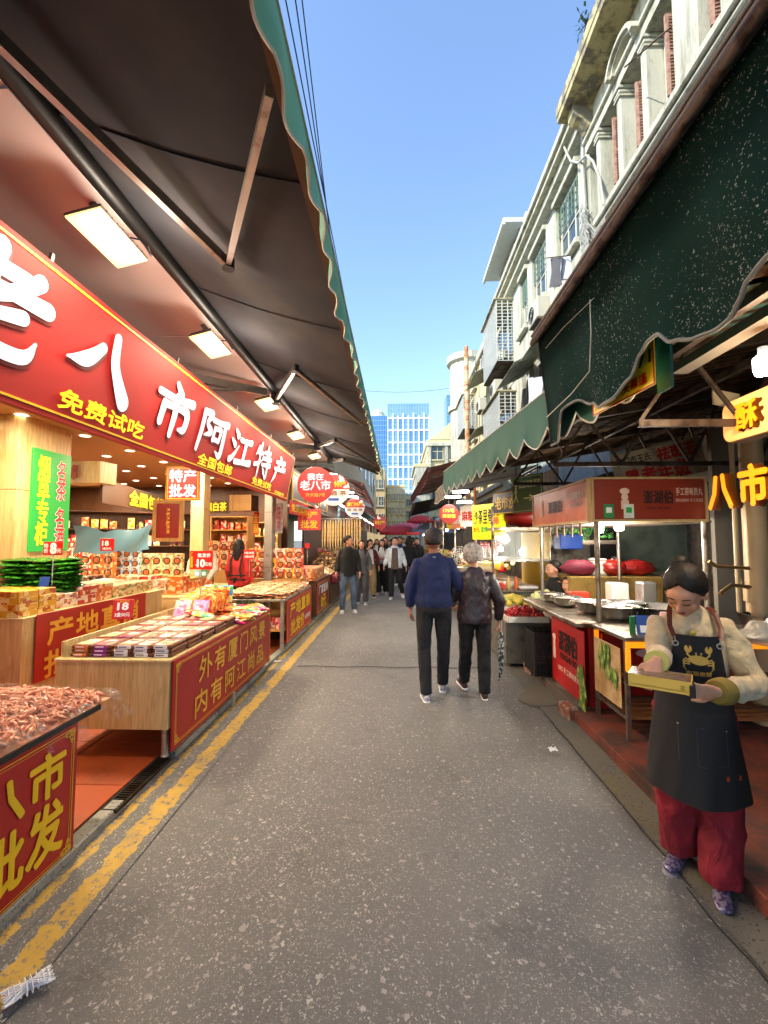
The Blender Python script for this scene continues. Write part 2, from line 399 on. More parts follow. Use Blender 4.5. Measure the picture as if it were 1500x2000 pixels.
BR = {'老': [((.22, .80), (.76, .85), (.07, .075)), ((.50, 1.02), (.47, .64), (.085, .07)), ((.02, .58), (.45, .62), (.98, .68), (.055, .06, .085)), ((.86, .92), (.62, .62), (.04, .22), (.08, .07, .02)), ((.78, .46), (.46, .34), (.07, .05)), ((.44, .50), (.40, .20), (.52, .05), (.84, .06), (.93, .26), (.075, .075, .07, .07, .02))],
'八': [((-.02, .33), (.22, .44), (.40, .72), (.015, .10, .07)), ((.58, 1.0), (.63, .55), (.86, .06), (.07, .085, .125))],
'市': [((.44, 1.02), (.58, .84), (.05, .09)), ((.04, .70), (.5, .72), (.97, .80), (.06, .06, .085)), ((.20, .52), (.16, .14), (.08, .075)), ((.22, .52), (.60, .56), (.84, .53), (.82, .20), (.66, .14), (.065, .06, .09, .08, .03)), ((.50, .76), (.50, .4), (.46, -.04), (.08, .08, .06))],
'阿': [((.14, .90), (.12, .45), (.06, -.04), (.075, .07, .05)), ((.14, .90), (.38, .92), (.26, .68), (.42, .50), (.22, .36), (.06, .08, .05, .075, .02)), ((.44, .82), (.70, .84), (1.0, .90), (.055, .055, .08)), ((.54, .64), (.52, .34), (.055, .055)), ((.54, .63), (.76, .66), (.73, .36), (.045, .065, .05)), ((.52, .36), (.74, .37), (.05, .05)), ((.90, .86), (.90, .4), (.86, .02), (.68, .08), (.08, .08, .08, .02))],
'江': [((.10, .98), (.24, .84), (.04, .08)), ((.0, .66), (.15, .54), (.04, .075)), ((.0, .06), (.12, .16), (.34, .56), (.08, .07, .02)), ((.40, .78), (.65, .80), (.95, .86), (.06, .055, .08)), ((.68, .80), (.64, .16), (.08, .08)), ((.26, .06), (.62, .12), (1.02, .20), (.07, .065, .095))],
'特': [((.14, .90), (.0, .62), (.075, .02)), ((.10, .72), (.44, .78), (.05, .06)), ((.27, 1.04), (.26, .5), (.24, -.04), (.075, .07, .04)), ((-.02, .30), (.2, .38), (.46, .56), (.065, .06, .02)), ((.54, .84), (.94, .90), (.055, .07)), ((.74, 1.06), (.73, .64), (.075, .065)), ((.46, .62), (1.04, .70), (.055, .075)), ((.46, .40), (1.04, .48), (.05, .075)), ((.86, .62), (.84, .04), (.68, .10), (.075, .075, .02)), ((.54, .30), (.66, .16), (.03, .075))],
'产': [((.46, 1.06), (.58, .90), (.04, .085)), ((.18, .80), (.90, .90), (.055, .08)), ((.34, .76), (.42, .60), (.035, .07)), ((.78, .78), (.64, .60), (.06, .03)), ((.10, .52), (.5, .55), (.98, .64), (.055, .055, .085)), ((.26, .54), (.20, .25), (.0, -.06), (.075, .08, .02))]}
def brush(ch, Y0, Y1, z0, z1, mat, y, grow=0, name='character'):
    g = G(); w, h = Y1-Y0, z1-z0; sc = (w+h)/2
    for k, st in enumerate(BR[ch]):
        P, wd = [V((p[0]*w+Y0-mc, p[1]*h+z0)) for p in st[:-1]], st[-1]; n = len(P); pts, ws = [], []
        for i in range(n-1):
            a, b, c, d = P[max(0, i-1)], P[i], P[i+1], P[min(n-1, i+2)]
            for q in range(7 if i < n-2 else 8):
                t = q/7; pts.append(.5*((2*b)+(c-a)*t+(2*a-5*b+4*c-d)*t*t+(3*b-a-3*c+d)*t**3)); ws.append((wd[i]+(wd[i+1]-wd[i])*t*t*(3-2*t))*sc*1.02+grow)
        vs = []; m = len(pts)
        for i, p in enumerate(pts): t = (pts[min(m-1, i+1)]-pts[max(0, i-1)]).normalized(); nn = V((-t.y, t.x)); vs += [(p.x+nn.x*ws[i]*.95, y-.0004*k, p.y+nn.y*ws[i]*.95), (p.x-nn.x*ws[i]*.95, y-.0004*k, p.y-nn.y*ws[i]*.95)]
        g.add(vs, [(2*i, 2*i+1, 2*i+3, 2*i+2) for i in range(m-1)])
        for e in (0, m-1):
            g.add([(pts[e].x+ws[e]*.95*math.cos(a), y-.0004*k-.0002, pts[e].y+ws[e]*.95*math.sin(a)) for a in [6.2832*j/12 for j in range(12)]], [tuple(range(12))])
    obj(name, g, mat, ms)
for ch, Y0, Y1, z0, z1 in (('老', 1.74, 2.46, -.20, .31), ('八', 2.66, 3.34, -.17, .27), ('市', 3.66, 4.30, -.20, .25), ('阿', 4.46, 5.18, -.21, .23), ('江', 5.38, 6.08, -.20, .22), ('特', 6.30, 6.98, -.21, .23), ('产', 7.22, 7.90, -.20, .22)):
    brush(ch, Y0+.014, Y1+.014, z0-.014, z1-.014, M('letter_shadow', '#7c0f0d', .5), -.006, .006, 'character_shade'); brush(ch, Y0, Y1, z0, z1, LWHT, -.014)  # dark red offset copy painted as a drop shadow behind each character
for s, Y0, Y1, z0, z1 in (('免费试吃', 2.66, 3.58, -.355, -.225), ('全国包邮', 4.6, 5.55, -.375, -.25), ('免费试吃', 6.35, 7.3, -.365, -.25), ('开禾路7号', 7.55, 8.15, -.385, -.325)):
    mlet(s, Y0, Y1, z0, z1, LYEL, .03)
g = G()
for i in range(6): g.box((-3.4+i*1.5, .05, hh/2+.03), (.02, .02, .07))
obj('bracket', g, GREY, ms)

# --- soffit, roller, canopy
SOF = M('pink_soffit', '#dcc4bc', .6, var=.10, scale=1.2, bump=.05)
so = thing('soffit', 'dusty pink panelled ceiling strip above the red sign', 'ceiling', (0, 0, 0))
for i in range(10):
    a = -.6+i*1.18; obj('panel', G().bx((-2.62, a, 3.585+.01*(i % 2)), (-1.70, a+1.172, 3.605+.01*(i % 2))), SOF, so)
obj('rear_board', G().bx((-2.66, -.6, 3.01), (-2.63, 11.2, 3.58)), M('dark_board', '#3b2f28', .8), so)  # rear board in a plain dark brown
CAN = M('brown_canopy_cloth', '#2b2b30', .95, c2='#3e3a3a', var=.15, scale=1.5, bump=.12, bs=90)
def canopy_mat(name, under, over):
    if name in MATS: return MATS[name]
    x = N(name); bf = x.n('NewGeometry').outputs['Backfacing']; c1 = x.mix(x.noise(2, 5, .7), tuple(v*.8 for v in srgb(under)), tuple(v*1.2 for v in srgb(under)))
    x.col(c1); x.set('Roughness', .7); x.bump(x.noise(160, 2), .15, .002); MATS[name] = x.m; return x.m
def awning(name, label, y0, y1, xr, zr, xf, zf, cloth, vcloth, drop, piping, arms=(), roller=.052, seg=.33, group=None, xf1=None, amp=.016, barm=None, dip=.12):
    "roller at (xr, zr), front bar at (xf, zf); left and right awnings alike"
    t = thing(name, label, 'awning', (0, 0, 0), group=group); s = 1 if xf > xr else -1; xf1 = xf if xf1 is None else xf1
    if roller: obj('roller', G().tube([(xr, y0, zr), (xr, y1, zr)], roller, 16), BLKM, t, True)
    def top_(u, v, dz=0):
        X = xr+(xf+(xf1-xf)*v-xr)*u; Y = y0+(y1-y0)*v
        return (X, Y, zr+(zf-zr)*u - .035*math.sin(math.pi*u)+.012*mn.noise(V((X*2, Y*1.1, 3)))+.01*math.sin(Y*2.1)*u+dz)
    g = G(); g.grid(lambda u, v: top_(u, v, .055), 12, 60); g.grid(lambda u, v: top_(u, v, .052), 12, 60); obj('canopy', g, cloth, t, True)
    obj('front_bar', G().bar((xf, y0, zf+.02), (xf1, y1, zf+.02), .055, .07), barm or M('brown_bar', '#6e4a38', .4, .4), t)
    L = y1-y0; n = max(1, round(L/seg)); NU = n*12
    def val(u, v, o=0):
        sc = abs(math.sin(math.pi*u*n))**.7; dd = drop*(1-dip+dip*sc); Y = y0+L*u
        wv = amp*math.sin(u*n*math.pi*2+.8*math.sin(u*7))*v + .03*mn.noise(V((Y*1.3, v*2, 5)))*v
        return (xf+(xf1-xf)*u+s*(.034+wv+o), Y, zf+.05-dd*v)
    g = G(); g.grid(lambda u, v: val(u, v), NU, 6); g.grid(lambda u, v: val(u, v, -.004), NU, 6); obj('valance', g, vcloth, t, True)
    obj('piping', G().tube([val(i/NU, 1) for i in range(NU+1)], .006, 5), piping, t, True)
    obj('top_piping', G().tube([(xf+(xf1-xf)*i/20+s*.036, y0+L*i/20, zf+.052) for i in range(21)], .006, 5), piping, t, True)
    for q_ in range(int((y1-y0)/1.45)):
        v_ = (q_+.6)*1.45/(y1-y0); obj('seam', G().tube([V(top_(j/12, v_, .047)) for j in range(13)], .0055, 4), cloth, t, True)
    for bk, el, fr in arms:
        a = obj('folding_arm', G().bar(bk, el, .035, .06), PINKM, t); obj('forearm', G().bar(el, fr, .03, .045), PINKM, a); obj('elbow_joint', G().tube([V(el)-V((0, 0, .035)), V(el)+V((0, 0, .035))], .04, 12), BLKM, a)
        obj('bracket', G().box(bk, (.12, .10, .16), ch=.01), BLKM, a)
    return t
TEALV = M('teal_valance', '#55a391', .7, var=.12, scale=3, bump=.15, bs=80); TEALV.node_tree.nodes['Principled BSDF'].inputs['Transmission Weight'].default_value = 0
PIPE = M('white_piping', '#d8d8cc', .6, bump=0)
awning('awning', 'long brown awning with a teal scalloped valance above the left shop', -.4, 10.7, -1.64, 3.60, -.40, 3.20, CAN, TEALV, .19, PIPE,
       arms=(((-1.50, 1.35, 3.46), (-1.07, 2.66, 3.36), (-.45, 1.45, 3.20)), ((-1.62, 5.75, 3.50), (-1.06, 4.43, 3.38), (-.48, 5.97, 3.20)), ((-1.62, 8.75, 3.50), (-1.12, 7.7, 3.38), (-.48, 9.3, 3.20)), ((-1.62, 10.4, 3.50), (-1.2, 9.6, 3.38), (-.48, 10.5, 3.20))))
for Y in (4.9, 8.3, 10.6):
    b = thing('bracket_arm', 'rusty steel arm carrying the awning roller at %s' % {4.9: 'the second floodlight', 8.3: 'the last floodlight', 10.6: 'the far end of the soffit'}[Y], 'bracket', (0, 0, 0))
    obj('arm', G().bar((-2.6, Y-.35, 3.44), (-1.68, Y+.6, 3.50), .05, .09), GREY, b); obj('strut', G().bar((-2.6, Y-.35, 3.28), (-1.9, Y+.35, 3.44), .03), GREY, b)

# --- LED floodlights with their beams and an added soffit fill
LED = emit('floodlight_led', '#ffc96a', 5.0); 
def ledm():
    x = N('led_array'); s = x.n('TexVoronoi', i_Vector=x.co(), i_Scale=30.0, i_Randomness=0.0).outputs[0]
    f = x.ramp(s, .25, .5, (.52, .36, .13), (.24, .13, .03)); x.col(srgb('#ffe9b0')); x.set('Emission Color', f); x.set('Emission Strength', 1.05); return x.m
LEDM = ledm()
def lamp(kind, loc, energy, color, size, rot=(0, 0, 0), parent=None, size_y=None, spread=None):
    l = bpy.data.lights.new(kind, 'AREA'); l.energy = energy; l.color = color; l.shape = 'RECTANGLE'; l.size = size; l.size_y = size_y or size
    if spread: l.spread = spread
    o = bpy.data.objects.new(kind, l); COL.objects.link(o); o.location = loc; o.rotation_euler = rot
    if parent: o.parent = parent
    return o
fl0 = thing('floodlight', 'nearest lit LED floodlight under the pink soffit', 'floodlight', (0, 0, 0))
obj('led_panel', G().box((0, 0, 0), (.20, .46, .012)), LEDM, fl0)
g = G().box((0, 0, .045), (.13, .28, .055), ch=.01); g.box((0, 0, .012), (.21, .47, .016), ch=.004)
for i in range(9): g.box((0, -.2+i*.05, .03), (.19, .006, .03))
obj('housing', g, M('lamp_housing', '#5d5148', .5, .4), fl0)
g = G(); g.bar((0, -.10, .05), (0, -.10, .15), .012, .04); g.bar((0, .10, .05), (0, .10, .15), .012, .04); g.bar((0, -.11, .15), (0, .11, .15), .04, .01); obj('bracket', g, MATS['lamp_housing'], fl0)
obj('cable', G().tube([(.05, .1, .08), (.1, .2, .12), (.11, .28, .06), (.13, .2, .16), (.1, .0, .2), (.06, -.1, .23), (.04, -.25, .24)], .006, 6), BLKM, fl0, True)
lamp('floodlight_beam', (0, 0, -.02), 11, (1, .78, .54), .18, parent=fl0, size_y=.44)
for dx_, e_ in ((.22, 6.5),):
    l_ = bpy.data.lights.new('soffit_fill', 'POINT'); l_.energy = e_; l_.color = (1, .84, .68); l_.shadow_soft_size = .08; lo_ = bpy.data.objects.new('soffit_fill', l_); COL.objects.link(lo_); lo_.parent = fl0; lo_.location = (dx_, 0, -.22)  # added point light that brightens the soffit, not given off by the panel
FP = [(-1.73, 2.50), (-1.73, 3.95), (-1.74, 5.75), (-1.76, 7.5), (-1.80, 9.4)]
for i, (x, y) in enumerate(FP):
    lb = ['nearest lit LED floodlight under the pink soffit', 'lit LED floodlight second from the camera, left of the roller bracket arm', 'middle LED floodlight of five, behind the awning bracket', 'fourth LED floodlight along the soffit', 'farthest square LED floodlight, by the round hanging sign'][i]
    o = fl0 if i == 0 else dup(fl0); o.location = (x, y, 3.42); o.rotation_euler = (0, R(-14), 0); o['label'] = lb; o['group'] = 'LED floodlights under the soffit'

# --- shop interior: walls, ceiling, downlights
shell = thing('snack_shop', 'warm lit open-fronted snack shop behind the red sign', 'shop', (0, 0, 0))
CEIL = M('shop_ceiling', '#a9774f', .6, var=.06, scale=.8, bump=.03)
obj('ceiling', G().bx((-8.6, .2, 2.95), (-2.24, 11.0, 3.0)), CEIL, shell)
obj('back_wall', G().bx((-8.6, .2, .04), (-8.5, 14, 2.95)), OAKD, shell); obj('side_wall', G().bx((-8.5, .2, .04), (-2.7, .3, 2.95)), OAKD, shell)
obj('partition', G().bx((-8.5, 10.9, .04), (-2.75, 11.0, 2.95)), WAL, shell)
DL = emit('downlight_disc', '#fff0cf', 4.0); RING = M('downlight_ring', '#e8dcc8', .5)
dlp = G().lathe((0, 0, 0), [(0, 0), (.06, 0)], 16).mesh('disc', DL); dlr = G().lathe((0, 0, 0), [(.06, -.004), (.075, -.006), (.078, .0)], 16).mesh('ring', RING)
d0 = None; k = 0
for ix in range(9):
    for iy in range(9):
        x = -2.75-.62*ix; y = 2.6+.95*iy+.4*(ix % 2)
        if y > 10.7: continue
        t = thing('downlight', 'round recessed downlight, one of many alike dotted over the snack shop ceiling', 'downlight', (x, y, 2.946), group='downlights in the snack shop ceiling')
        a = link('disc', dlp, t); a.rotation_euler = (R(180), 0, 0); link('ring', dlr, t)
        if ix % 3 == 1 and iy % 3 == 1:
            lamp('downlight_beam', (0, 0, -.05), 32, (1, .80, .54), .5, parent=t)
# columns and fittings
def column(label, x0, x1, y0, y1, mat=OAK, z1=2.95):
    o = thing('column', label, 'column', ((x0+x1)/2, (y0+y1)/2, .05)); w, d = x1-x0, y1-y0
    obj('core', G().box((0, 0, (z1-.05)/2), (w-.02, d-.02, z1-.05)), WAL, o)
    for (cx, cy, sx, sy) in ((w/2-.004, 0, .014, d), (0, -d/2+.004, w-.012, .014)):
        for a, b in ((0, 1.05), (1.056, 2.1), (2.106, z1-.05)): obj('panel', G().box((cx, cy, (a+b)/2), (sx, sy, b-a), ch=.002), mat, o)
    return o
column('pale wood column at the left edge carrying the green sign', -4.5, -4.0, 4.5, 5.24)
column('slim wood column right of the framed red picture', -3.5, -3.28, 7.35, 7.6)
column('grey wood column at the right end of the red fascia', -2.55, -2.40, 8.35, 8.6, GREY)
column('wood column behind the slim wood column', -4.3, -4.1, 9.2, 9.4, OAKD)
# left wall shelf with red bag
sh = thing('wall_shelf', 'light wood shelf bay at the far left behind the columns', 'shelf', (-4.5, 3.9, .05))
for z in (.95, 1.35, 1.75, 2.15): obj('shelf_board', G().box((0, 0, z), (.5, 1.0, .025)), OAK, sh)
obj('back_panel', G().box((-.26, 0, 1.4), (.02, 1.0, 2.7)), OAK, sh); obj('end_panel', G().box((0, .51, 1.4), (.52, .02, 2.7)), OAK, sh)
# green upright sign
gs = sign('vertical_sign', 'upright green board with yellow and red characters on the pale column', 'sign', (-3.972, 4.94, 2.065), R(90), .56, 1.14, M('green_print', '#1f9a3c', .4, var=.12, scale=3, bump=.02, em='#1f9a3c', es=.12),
    [('烟\n草\n专\n柜', -.13, 0, .17, 1.0, LYEL, dict(bold=.03, line=.9)), ('名\n茶', .13, .25, .14, .46, WHT, dict(bold=.07, line=.9, y=-.003)), ('名\n茶', .13, .25, .14, .46, REDP, dict(bold=.02, line=.9, y=-.007)),
     ('名\n酒', .13, -.30, .14, .46, WHT, dict(bold=.07, line=.9, y=-.003)), ('名\n酒', .13, -.30, .14, .46, REDP, dict(bold=.02, line=.9, y=-.007))])
# hanging 特产批发 sign
sign('hanging_sign', 'small square red sign with white characters hung under the big red fascia', 'sign', tuple(A(357, 944, Y=5.55)), R(4), .41, .42, REDP,
    [('特产', 0, .095, .33, .16, LWHT, dict(bold=.04)), ('批发', 0, -.095, .33, .16, LWHT, dict(bold=.04))], line=(YEL, .012, .015), frame=GLD, fw=.006)
# interior signs
sign('wall_sign', 'slanting wooden beam with one red character beside the green sign', 'sign', tuple(A(158, 922, Y=5.7)), R(-6), .56, .29, OAK, [('邮', -.12, .0, .17, .19, M('red_letter', '#b5140f', .4), dict(bold=.04, y=-.02))], d=.3)
a, b = A(200, 958, Y=5.9), A(323, 975, Y=8.7); b.z = a.z; mid = (a+b)/2; ang = math.atan2(b.y-a.y, b.x-a.x)
sign('interior_sign', 'dark brown interior fascia with glowing yellow characters above the blue tarp', 'sign', tuple(mid), ang, (b-a).length, .34, WAL, [('全国包邮', .35, 0, 1.7, .24, LYEL, dict(bold=.04, y=-.02))])
sign('interior_sign', 'dark interior fascia with yellow characters above the jar shelves', 'sign', tuple(A(412, 990, Y=8.6)), R(-10), .80, .26, WAL, [('福鼎白茶', .04, 0, .62, .17, LYEL, dict(bold=.035, y=-.02))])
o = sign('picture_frame', 'framed dark red panel in a golden wood frame on the middle column', 'picture', tuple(A(328, 1017, Y=6.6)), R(8), .33, .52, M('maroon_panel', '#8c1a12', .35, scale=9, bump=.15), [('福', 0, .0, .05, .4, GLD, {})], frame=OAKD, fw=.055, d=.05)
sign('banner', 'narrow red interior banner with yellow characters beside the display case', 'banner', tuple(A(500, 1022, Y=8.9)), R(0), .12, .46, REDP, [('全\n国', 0, 0, .09, .40, YEL, dict(bold=.03))], d=.01)
sign('banner', 'narrow grey banner with red characters at the right end of the shop', 'banner', tuple(A(545, 1012, Y=9.2)), R(20), .15, .62, M('grey_print', '#8c97a0', .5, scale=14, c2='#c9ccd0'), [('乡\n味\n味\n批\n发', 0, 0, .08, .5, REDP, dict(bold=.02))], d=.01)
# dark shelving behind the blue tarp
def shelving(label, x, y, w, hgt, depth, rz, mat, nsh, fill):
    t = thing('shelf_unit', label, 'shelf', (x, y, .05), rz)
    obj('back_panel', G().box((0, depth-.01, hgt/2), (w, .02, hgt)), mat, t)
    for sx in (-1, 1): obj('side_panel', G().box((sx*(w/2-.012), depth/2-.012, hgt/2), (.024, depth-.024, hgt)), mat, t)
    for i in range(nsh+1): obj('shelf_board', G().box((0, depth/2-.012, .3+(hgt-.31)*i/nsh), (w-.05, depth-.03, .022)), mat, t)
    for i in range(nsh):
        z = .3+(hgt-.31)*i/nsh+.011; n = int(w/.17)
        for k in range(n):
            if random.random() < .1: continue
            fill(t, (-w/2+.1+k*(w-.2)/max(1, n-1), depth*.35, z), (hgt-.31)/nsh-.03)
    return t
PK = [pack('pack_red', '#b3261a'), pack('pack_orange', '#d9772a', '#f3dcae'), pack('pack_cream', '#e6d6a8', '#c98a4a', '#5a7a3a'), pack('pack_yellow', '#e2b22c', '#f4e3a0', '#b5501e'), pack('pack_pink', '#d2617c', '#f2c9a6', '#8c1d3a'), pack('pack_green', '#5f9a3a', '#e7dc8c', '#d6661f'), pack('pack_blue', '#9cc3d6', '#e9eef0', '#3c6f9a'), pack('pack_black', '#26201c', '#b0955a', '#6a1c16'), pack('pack_white', '#e8e0d2', '#c9a06a', '#a33a2a'), pack('pack_purple', '#7a3f86', '#e2c9dc', '#d8663c')]
pboxm = {}
def pbox_mesh(mi, dx, dy, dz):
    k = (mi, dx, dy, dz)
    if k not in pboxm: pboxm[k] = G().box((0, 0, dz/2), (dx, dy, dz), ch=.003).mesh('snack_box', PK[mi])
    return pboxm[k]
def item(label, name, mesh, cat, loc, rz=0, group=None, parts=()):
    o = tag(link(name, mesh, None, loc, rz), label, cat, group); return o
def fill_part(mi):
    def f(t, p, hmax):
        w = t.matrix_basis @ V(p); m = random.choice(mi); hh_ = min(hmax-.04, random.choice((.16, .2, .24)))
        if hh_ < .05: return
        o = link('gift_box', pbox_mesh(m, .13, .09, round(hh_, 2)), None, w, t.rotation_euler.z); tag(o, random.choice(['small %s gift box standing on %s']) % (NAMES[m], t['spot']), 'gift box', 'gift boxes on '+t['spot'])
    return f
NAMES = ['red', 'orange', 'cream', 'yellow', 'pink', 'green', 'pale blue', 'black', 'white', 'purple']
def shelf_filled(label, spot, x, y, w, hgt, depth, rz, mat, nsh, mi):
    def fill(t, p, hm):
        t['spot'] = spot; fill_part(mi)(t, p, hm)
    return shelving(label, x, y, w, hgt, depth, rz, mat, nsh, fill)
bpy.context.view_layer.update()
shelf_filled('dark wall shelves behind the blue tarp', 'the dark shelves behind the blue tarp', -5.9, 9.6, 2.6, 2.2, .35, R(28), WAL, 5, (8, 3, 1, 7, 0))
shelf_filled('light shelves of jars under the yellow lettered fascia', 'the shelves under the yellow lettered fascia', -3.75, 9.7, .9, 2.1, .35, R(-8), OAKD, 6, (0, 1, 8))
shelf_filled('long oak shelves on the far back wall', 'the oak shelves on the far back wall', -8.2, 7.2, 4.6, 2.4, .35, R(90), OAK, 6, (0, 1, 3, 8))
shelf_filled('display shelves beside the corrugated box at the far partition', 'the display shelves by the far partition', -3.15, 10.4, .6, 2.0, .35, 0, OAKD, 5, (1, 0, 2))
# ribbed wooden box above the display case
t = thing('bulkhead', 'box of upright wooden slats hung from the shop ceiling', 'bulkhead', tuple(A(470, 982, Y=8.3)), R(-8)); obj('core', G().box((0, .15, 0), (.44, .3, .30)), WAL, t)
sm_ = G().box((0, 0, 0), (.024, .02, .30)).mesh('slat', OAKD)
for i in range(14): link('slat', sm_, t, (-.208+i*.032, -.01, 0))
# blue tarp
g = G(); p0, p1 = A(143, 1026, Y=6.3), A(297, 1024, Y=7.0)
g.grid(lambda u, v: tuple(p0.lerp(p1, u)+V((.05*math.sin(u*9+v*3), .06*math.sin(u*6), -.10*math.sin(math.pi*u)*(1-v)-.42*v+.02*math.sin(u*14)))), 30, 8)
tag(obj('tarp', g, M('blue_plastic_tarp', '#5d8899', .3, scale=4, bump=.3, bs=12), smooth=True), 'faded blue plastic tarp hung across behind the gift boxes', 'tarp')
# ---------------------------------------------------------------- counters and goods, left
def counter(label, x0, x1, y0, y1, z0, z1, body=OAK, legs=True, lip=.0):
    t = thing('display_counter', label, 'counter', (x0, y0, 0)); w, d = x1-x0, y1-y0
    obj('end_panel', G().box((-w/2 if False else w/2, .009, (z0+z1)/2), (w, .018, z1-z0), ch=.002), body, t)
    obj('end_panel', G().box((w/2, d-.009, (z0+z1)/2), (w, .018, z1-z0), ch=.002), body, t)
    obj('side_panel', G().box((.009, d/2, (z0+z1)/2), (.018, d-.04, z1-z0), ch=.002), body, t)
    obj('side_panel', G().box((w-.009, d/2, (z0+z1)/2), (.018, d-.04, z1-z0), ch=.002), body, t)
    obj('top', G().box((w/2, d/2, z1+.011), (w+.02, d+.02, .02), ch=.003), body, t)
    if legs:
        for sx, sy in ((.06, .08), (w-.06, .08), (.06, d-.08), (w-.06, d-.08)):
            l = obj('leg', G().lathe((sx, sy, .045), [(.03, 0), (.026, .008), (.024, .02), (.024, z0-.045)], 16), STEEL, t, True)
    return t
def scrolls(parent, w, h, y=-.004, c=.09):
    g = G()
    for sx in (-1, 1):
        for sz in (-1, 1):
            for k in range(7):
                r = .018+.006*(k % 3); a, b = (k*.6*c/3.2 if k < 4 else .012), (.012 if k < 4 else (k-3)*.6*c/3.2)
                g.tube([(sx*(w/2-.02-a+r*.5*math.cos(q*.9)), y, sz*(h/2-.02-b+r*.5*math.sin(q*.9))) for q in range(7)], .0028, 4)
    obj('scroll_ornament', g, GLD, parent)
def lines(parent, w, h, ins, t=.004, mat=None, y=-.003):
    g = G(); a, b = w/2-ins, h/2-ins
    for s in (-1, 1): g.box((s*a, y, 0), (t, .002, 2*b)); g.box((0, y, s*b), (2*a-t, .002, t))
    obj('border_line', g, mat or GLD, parent)
# counter 2
counter('oak counter with stacked jerky and the long red scenery banner', -2.50, -1.655, 3.22, 5.68, .26, .735)
cb = sign('counter_banner', 'red counter banner with two lines of golden characters on the oak counter', 'banner', (-1.628, 4.45, .425), R(90), 2.44, .645, REDD,
    [('外有厦门风景', .08, .135, 1.78, .20, GLD, dict(bold=.018, sp=1.25)), ('内有阿江尚品', .02, -.13, 1.78, .20, GLD, dict(bold=.018, sp=1.25))], d=.012)
lines(cb, 2.44, .645, .035); lines(cb, 2.44, .645, .048, .002); scrolls(cb, 2.40, .60)
o = obj('steel_post', G().tube([(0, 0, 0), (0, 0, .15)], .018, 12), STEEL, loc=(-1.60, 4.35, 0)); tag(o, 'short steel stub post in front of the long red banner', 'post')
# raised lip at the left of counter 2
tag(obj('counter_rail', G().box((0, 0, 0), (.018, 2.40, .11)), OAK, loc=(-2.485, 4.46, .815)), 'raised oak rail along the inner edge of the jerky counter', 'rail')
# jerky packs
TRAY = M('jerky_brown', '#4a2a18', .35, scale=30, c2='#8a4c26', bump=.8, bs=45, lo=.4, hi=.6, bd=.01); FILM = glass('clear_film', '#ffffff', .12)
def jerky(col, top):
    g = G(); g.box((0, 0, .014), (.155, .24, .026), 0, ch=.006); g.box((0, -.02, .0285), (.112, .17, .0016), 1); g.box((0, -.1215, .0135), (.10, .0025, .025), 2); g.box((-.01, -.1235, .014), (.06, .001, .008), 3); g.box((0, .03, .0298), (.07, .03, .0008), 3)
    return g.mesh('jerky_pack', [TRAY, PK[top], M('band_'+col, {'white': '#e4e2ea', 'purple': '#8a2a8e', 'orange': '#d4763c', 'pink': '#cf4a72'}[col], .5, bump=0), M('fine_print_'+('dark' if col == 'white' else 'pale'), '#5a5668' if col == 'white' else '#ecdfe8', .5, bump=0)])
JM = {'white': jerky('white', 8), 'purple': jerky('purple', 4), 'orange': jerky('orange', 2), 'pink': jerky('pink', 4)}
cols = ['orange', 'purple', 'white', 'white', 'white']; cn = ['first', 'second', 'third', 'fourth', 'fifth']; rn = ['front', 'second', 'third', 'fourth', 'fifth']; ln = ['bottom', 'middle', 'top']
for i in range(5):
    for j in range(5):
        for k in range(3):
            c = cols[i] if j < 3 else random.choice(['white', 'orange', 'pink'])
            t = link('jerky_pack', JM[c], None, (-2.36+.152*i+random.uniform(-.006, .006)+(.02 if k == 2 and i == 2 else 0), 3.40+.262*j+random.uniform(-.008, .008), .758+.029*k), random.uniform(-.03, .03))
            tag(t, '%s jerky pack, %s band, %s row, %s column of the oak counter' % (ln[k], c, rn[j], cn[i]), 'snack pack', 'jerky packs stacked on the oak counter')
# pillow bags
def pillow(mi, w, h, d, crimp=.02, seed=0):
    g = G(); n1, n2 = 10, 12
    def f(u, v, s):
        e = (4*u*(1-u))**.5*(4*v*(1-v))**.5; z = s*d/2*e**.8*(1+.35*mn.noise(V((u*4+seed, v*4, s))))+.006*mn.noise(V((u*9, v*9+seed, 2)))
        return ((u-.5)*w*(1+.02*math.sin(v*60)*(1 if u in (0, 1) else 0)), (v-.5)*h, z)
    g.grid(lambda u, v: f(u, v, 1), n1, n2); k = len(g.f); g.grid(lambda u, v: f(1-u, v, -1), n1, n2)
    return g.mesh('snack_bag', PK[mi] if isinstance(mi, int) else mi, True)
FOIL = [pack('foil_orange', '#d8761e', '#f0c060', '#a3281a', 22, .22), pack('foil_purple', '#c49bd0', '#f1e7c0', '#d46a94', 20, .22), pack('foil_gold', '#d9a843', '#f0dca0', '#b8561e', 26, .22), pack('foil_red', '#c9301e', '#e8823a', '#7a1410', 26, .25), pack('foil_teal', '#3fa38c', '#c6e6c8', '#e8c24a', 22, .22), pack('foil_magenta', '#b8246a', '#e49ac0', '#5a1040', 22, .22), pack('foil_blue', '#3a8fc0', '#e9d34a', '#4aa84a', 14, .22)]
PIL = [pillow(m, .17, .23, .045, seed=i) for i, m in enumerate(FOIL)]
FN = ['orange', 'lilac', 'gold', 'red', 'teal', 'magenta', 'blue and yellow']
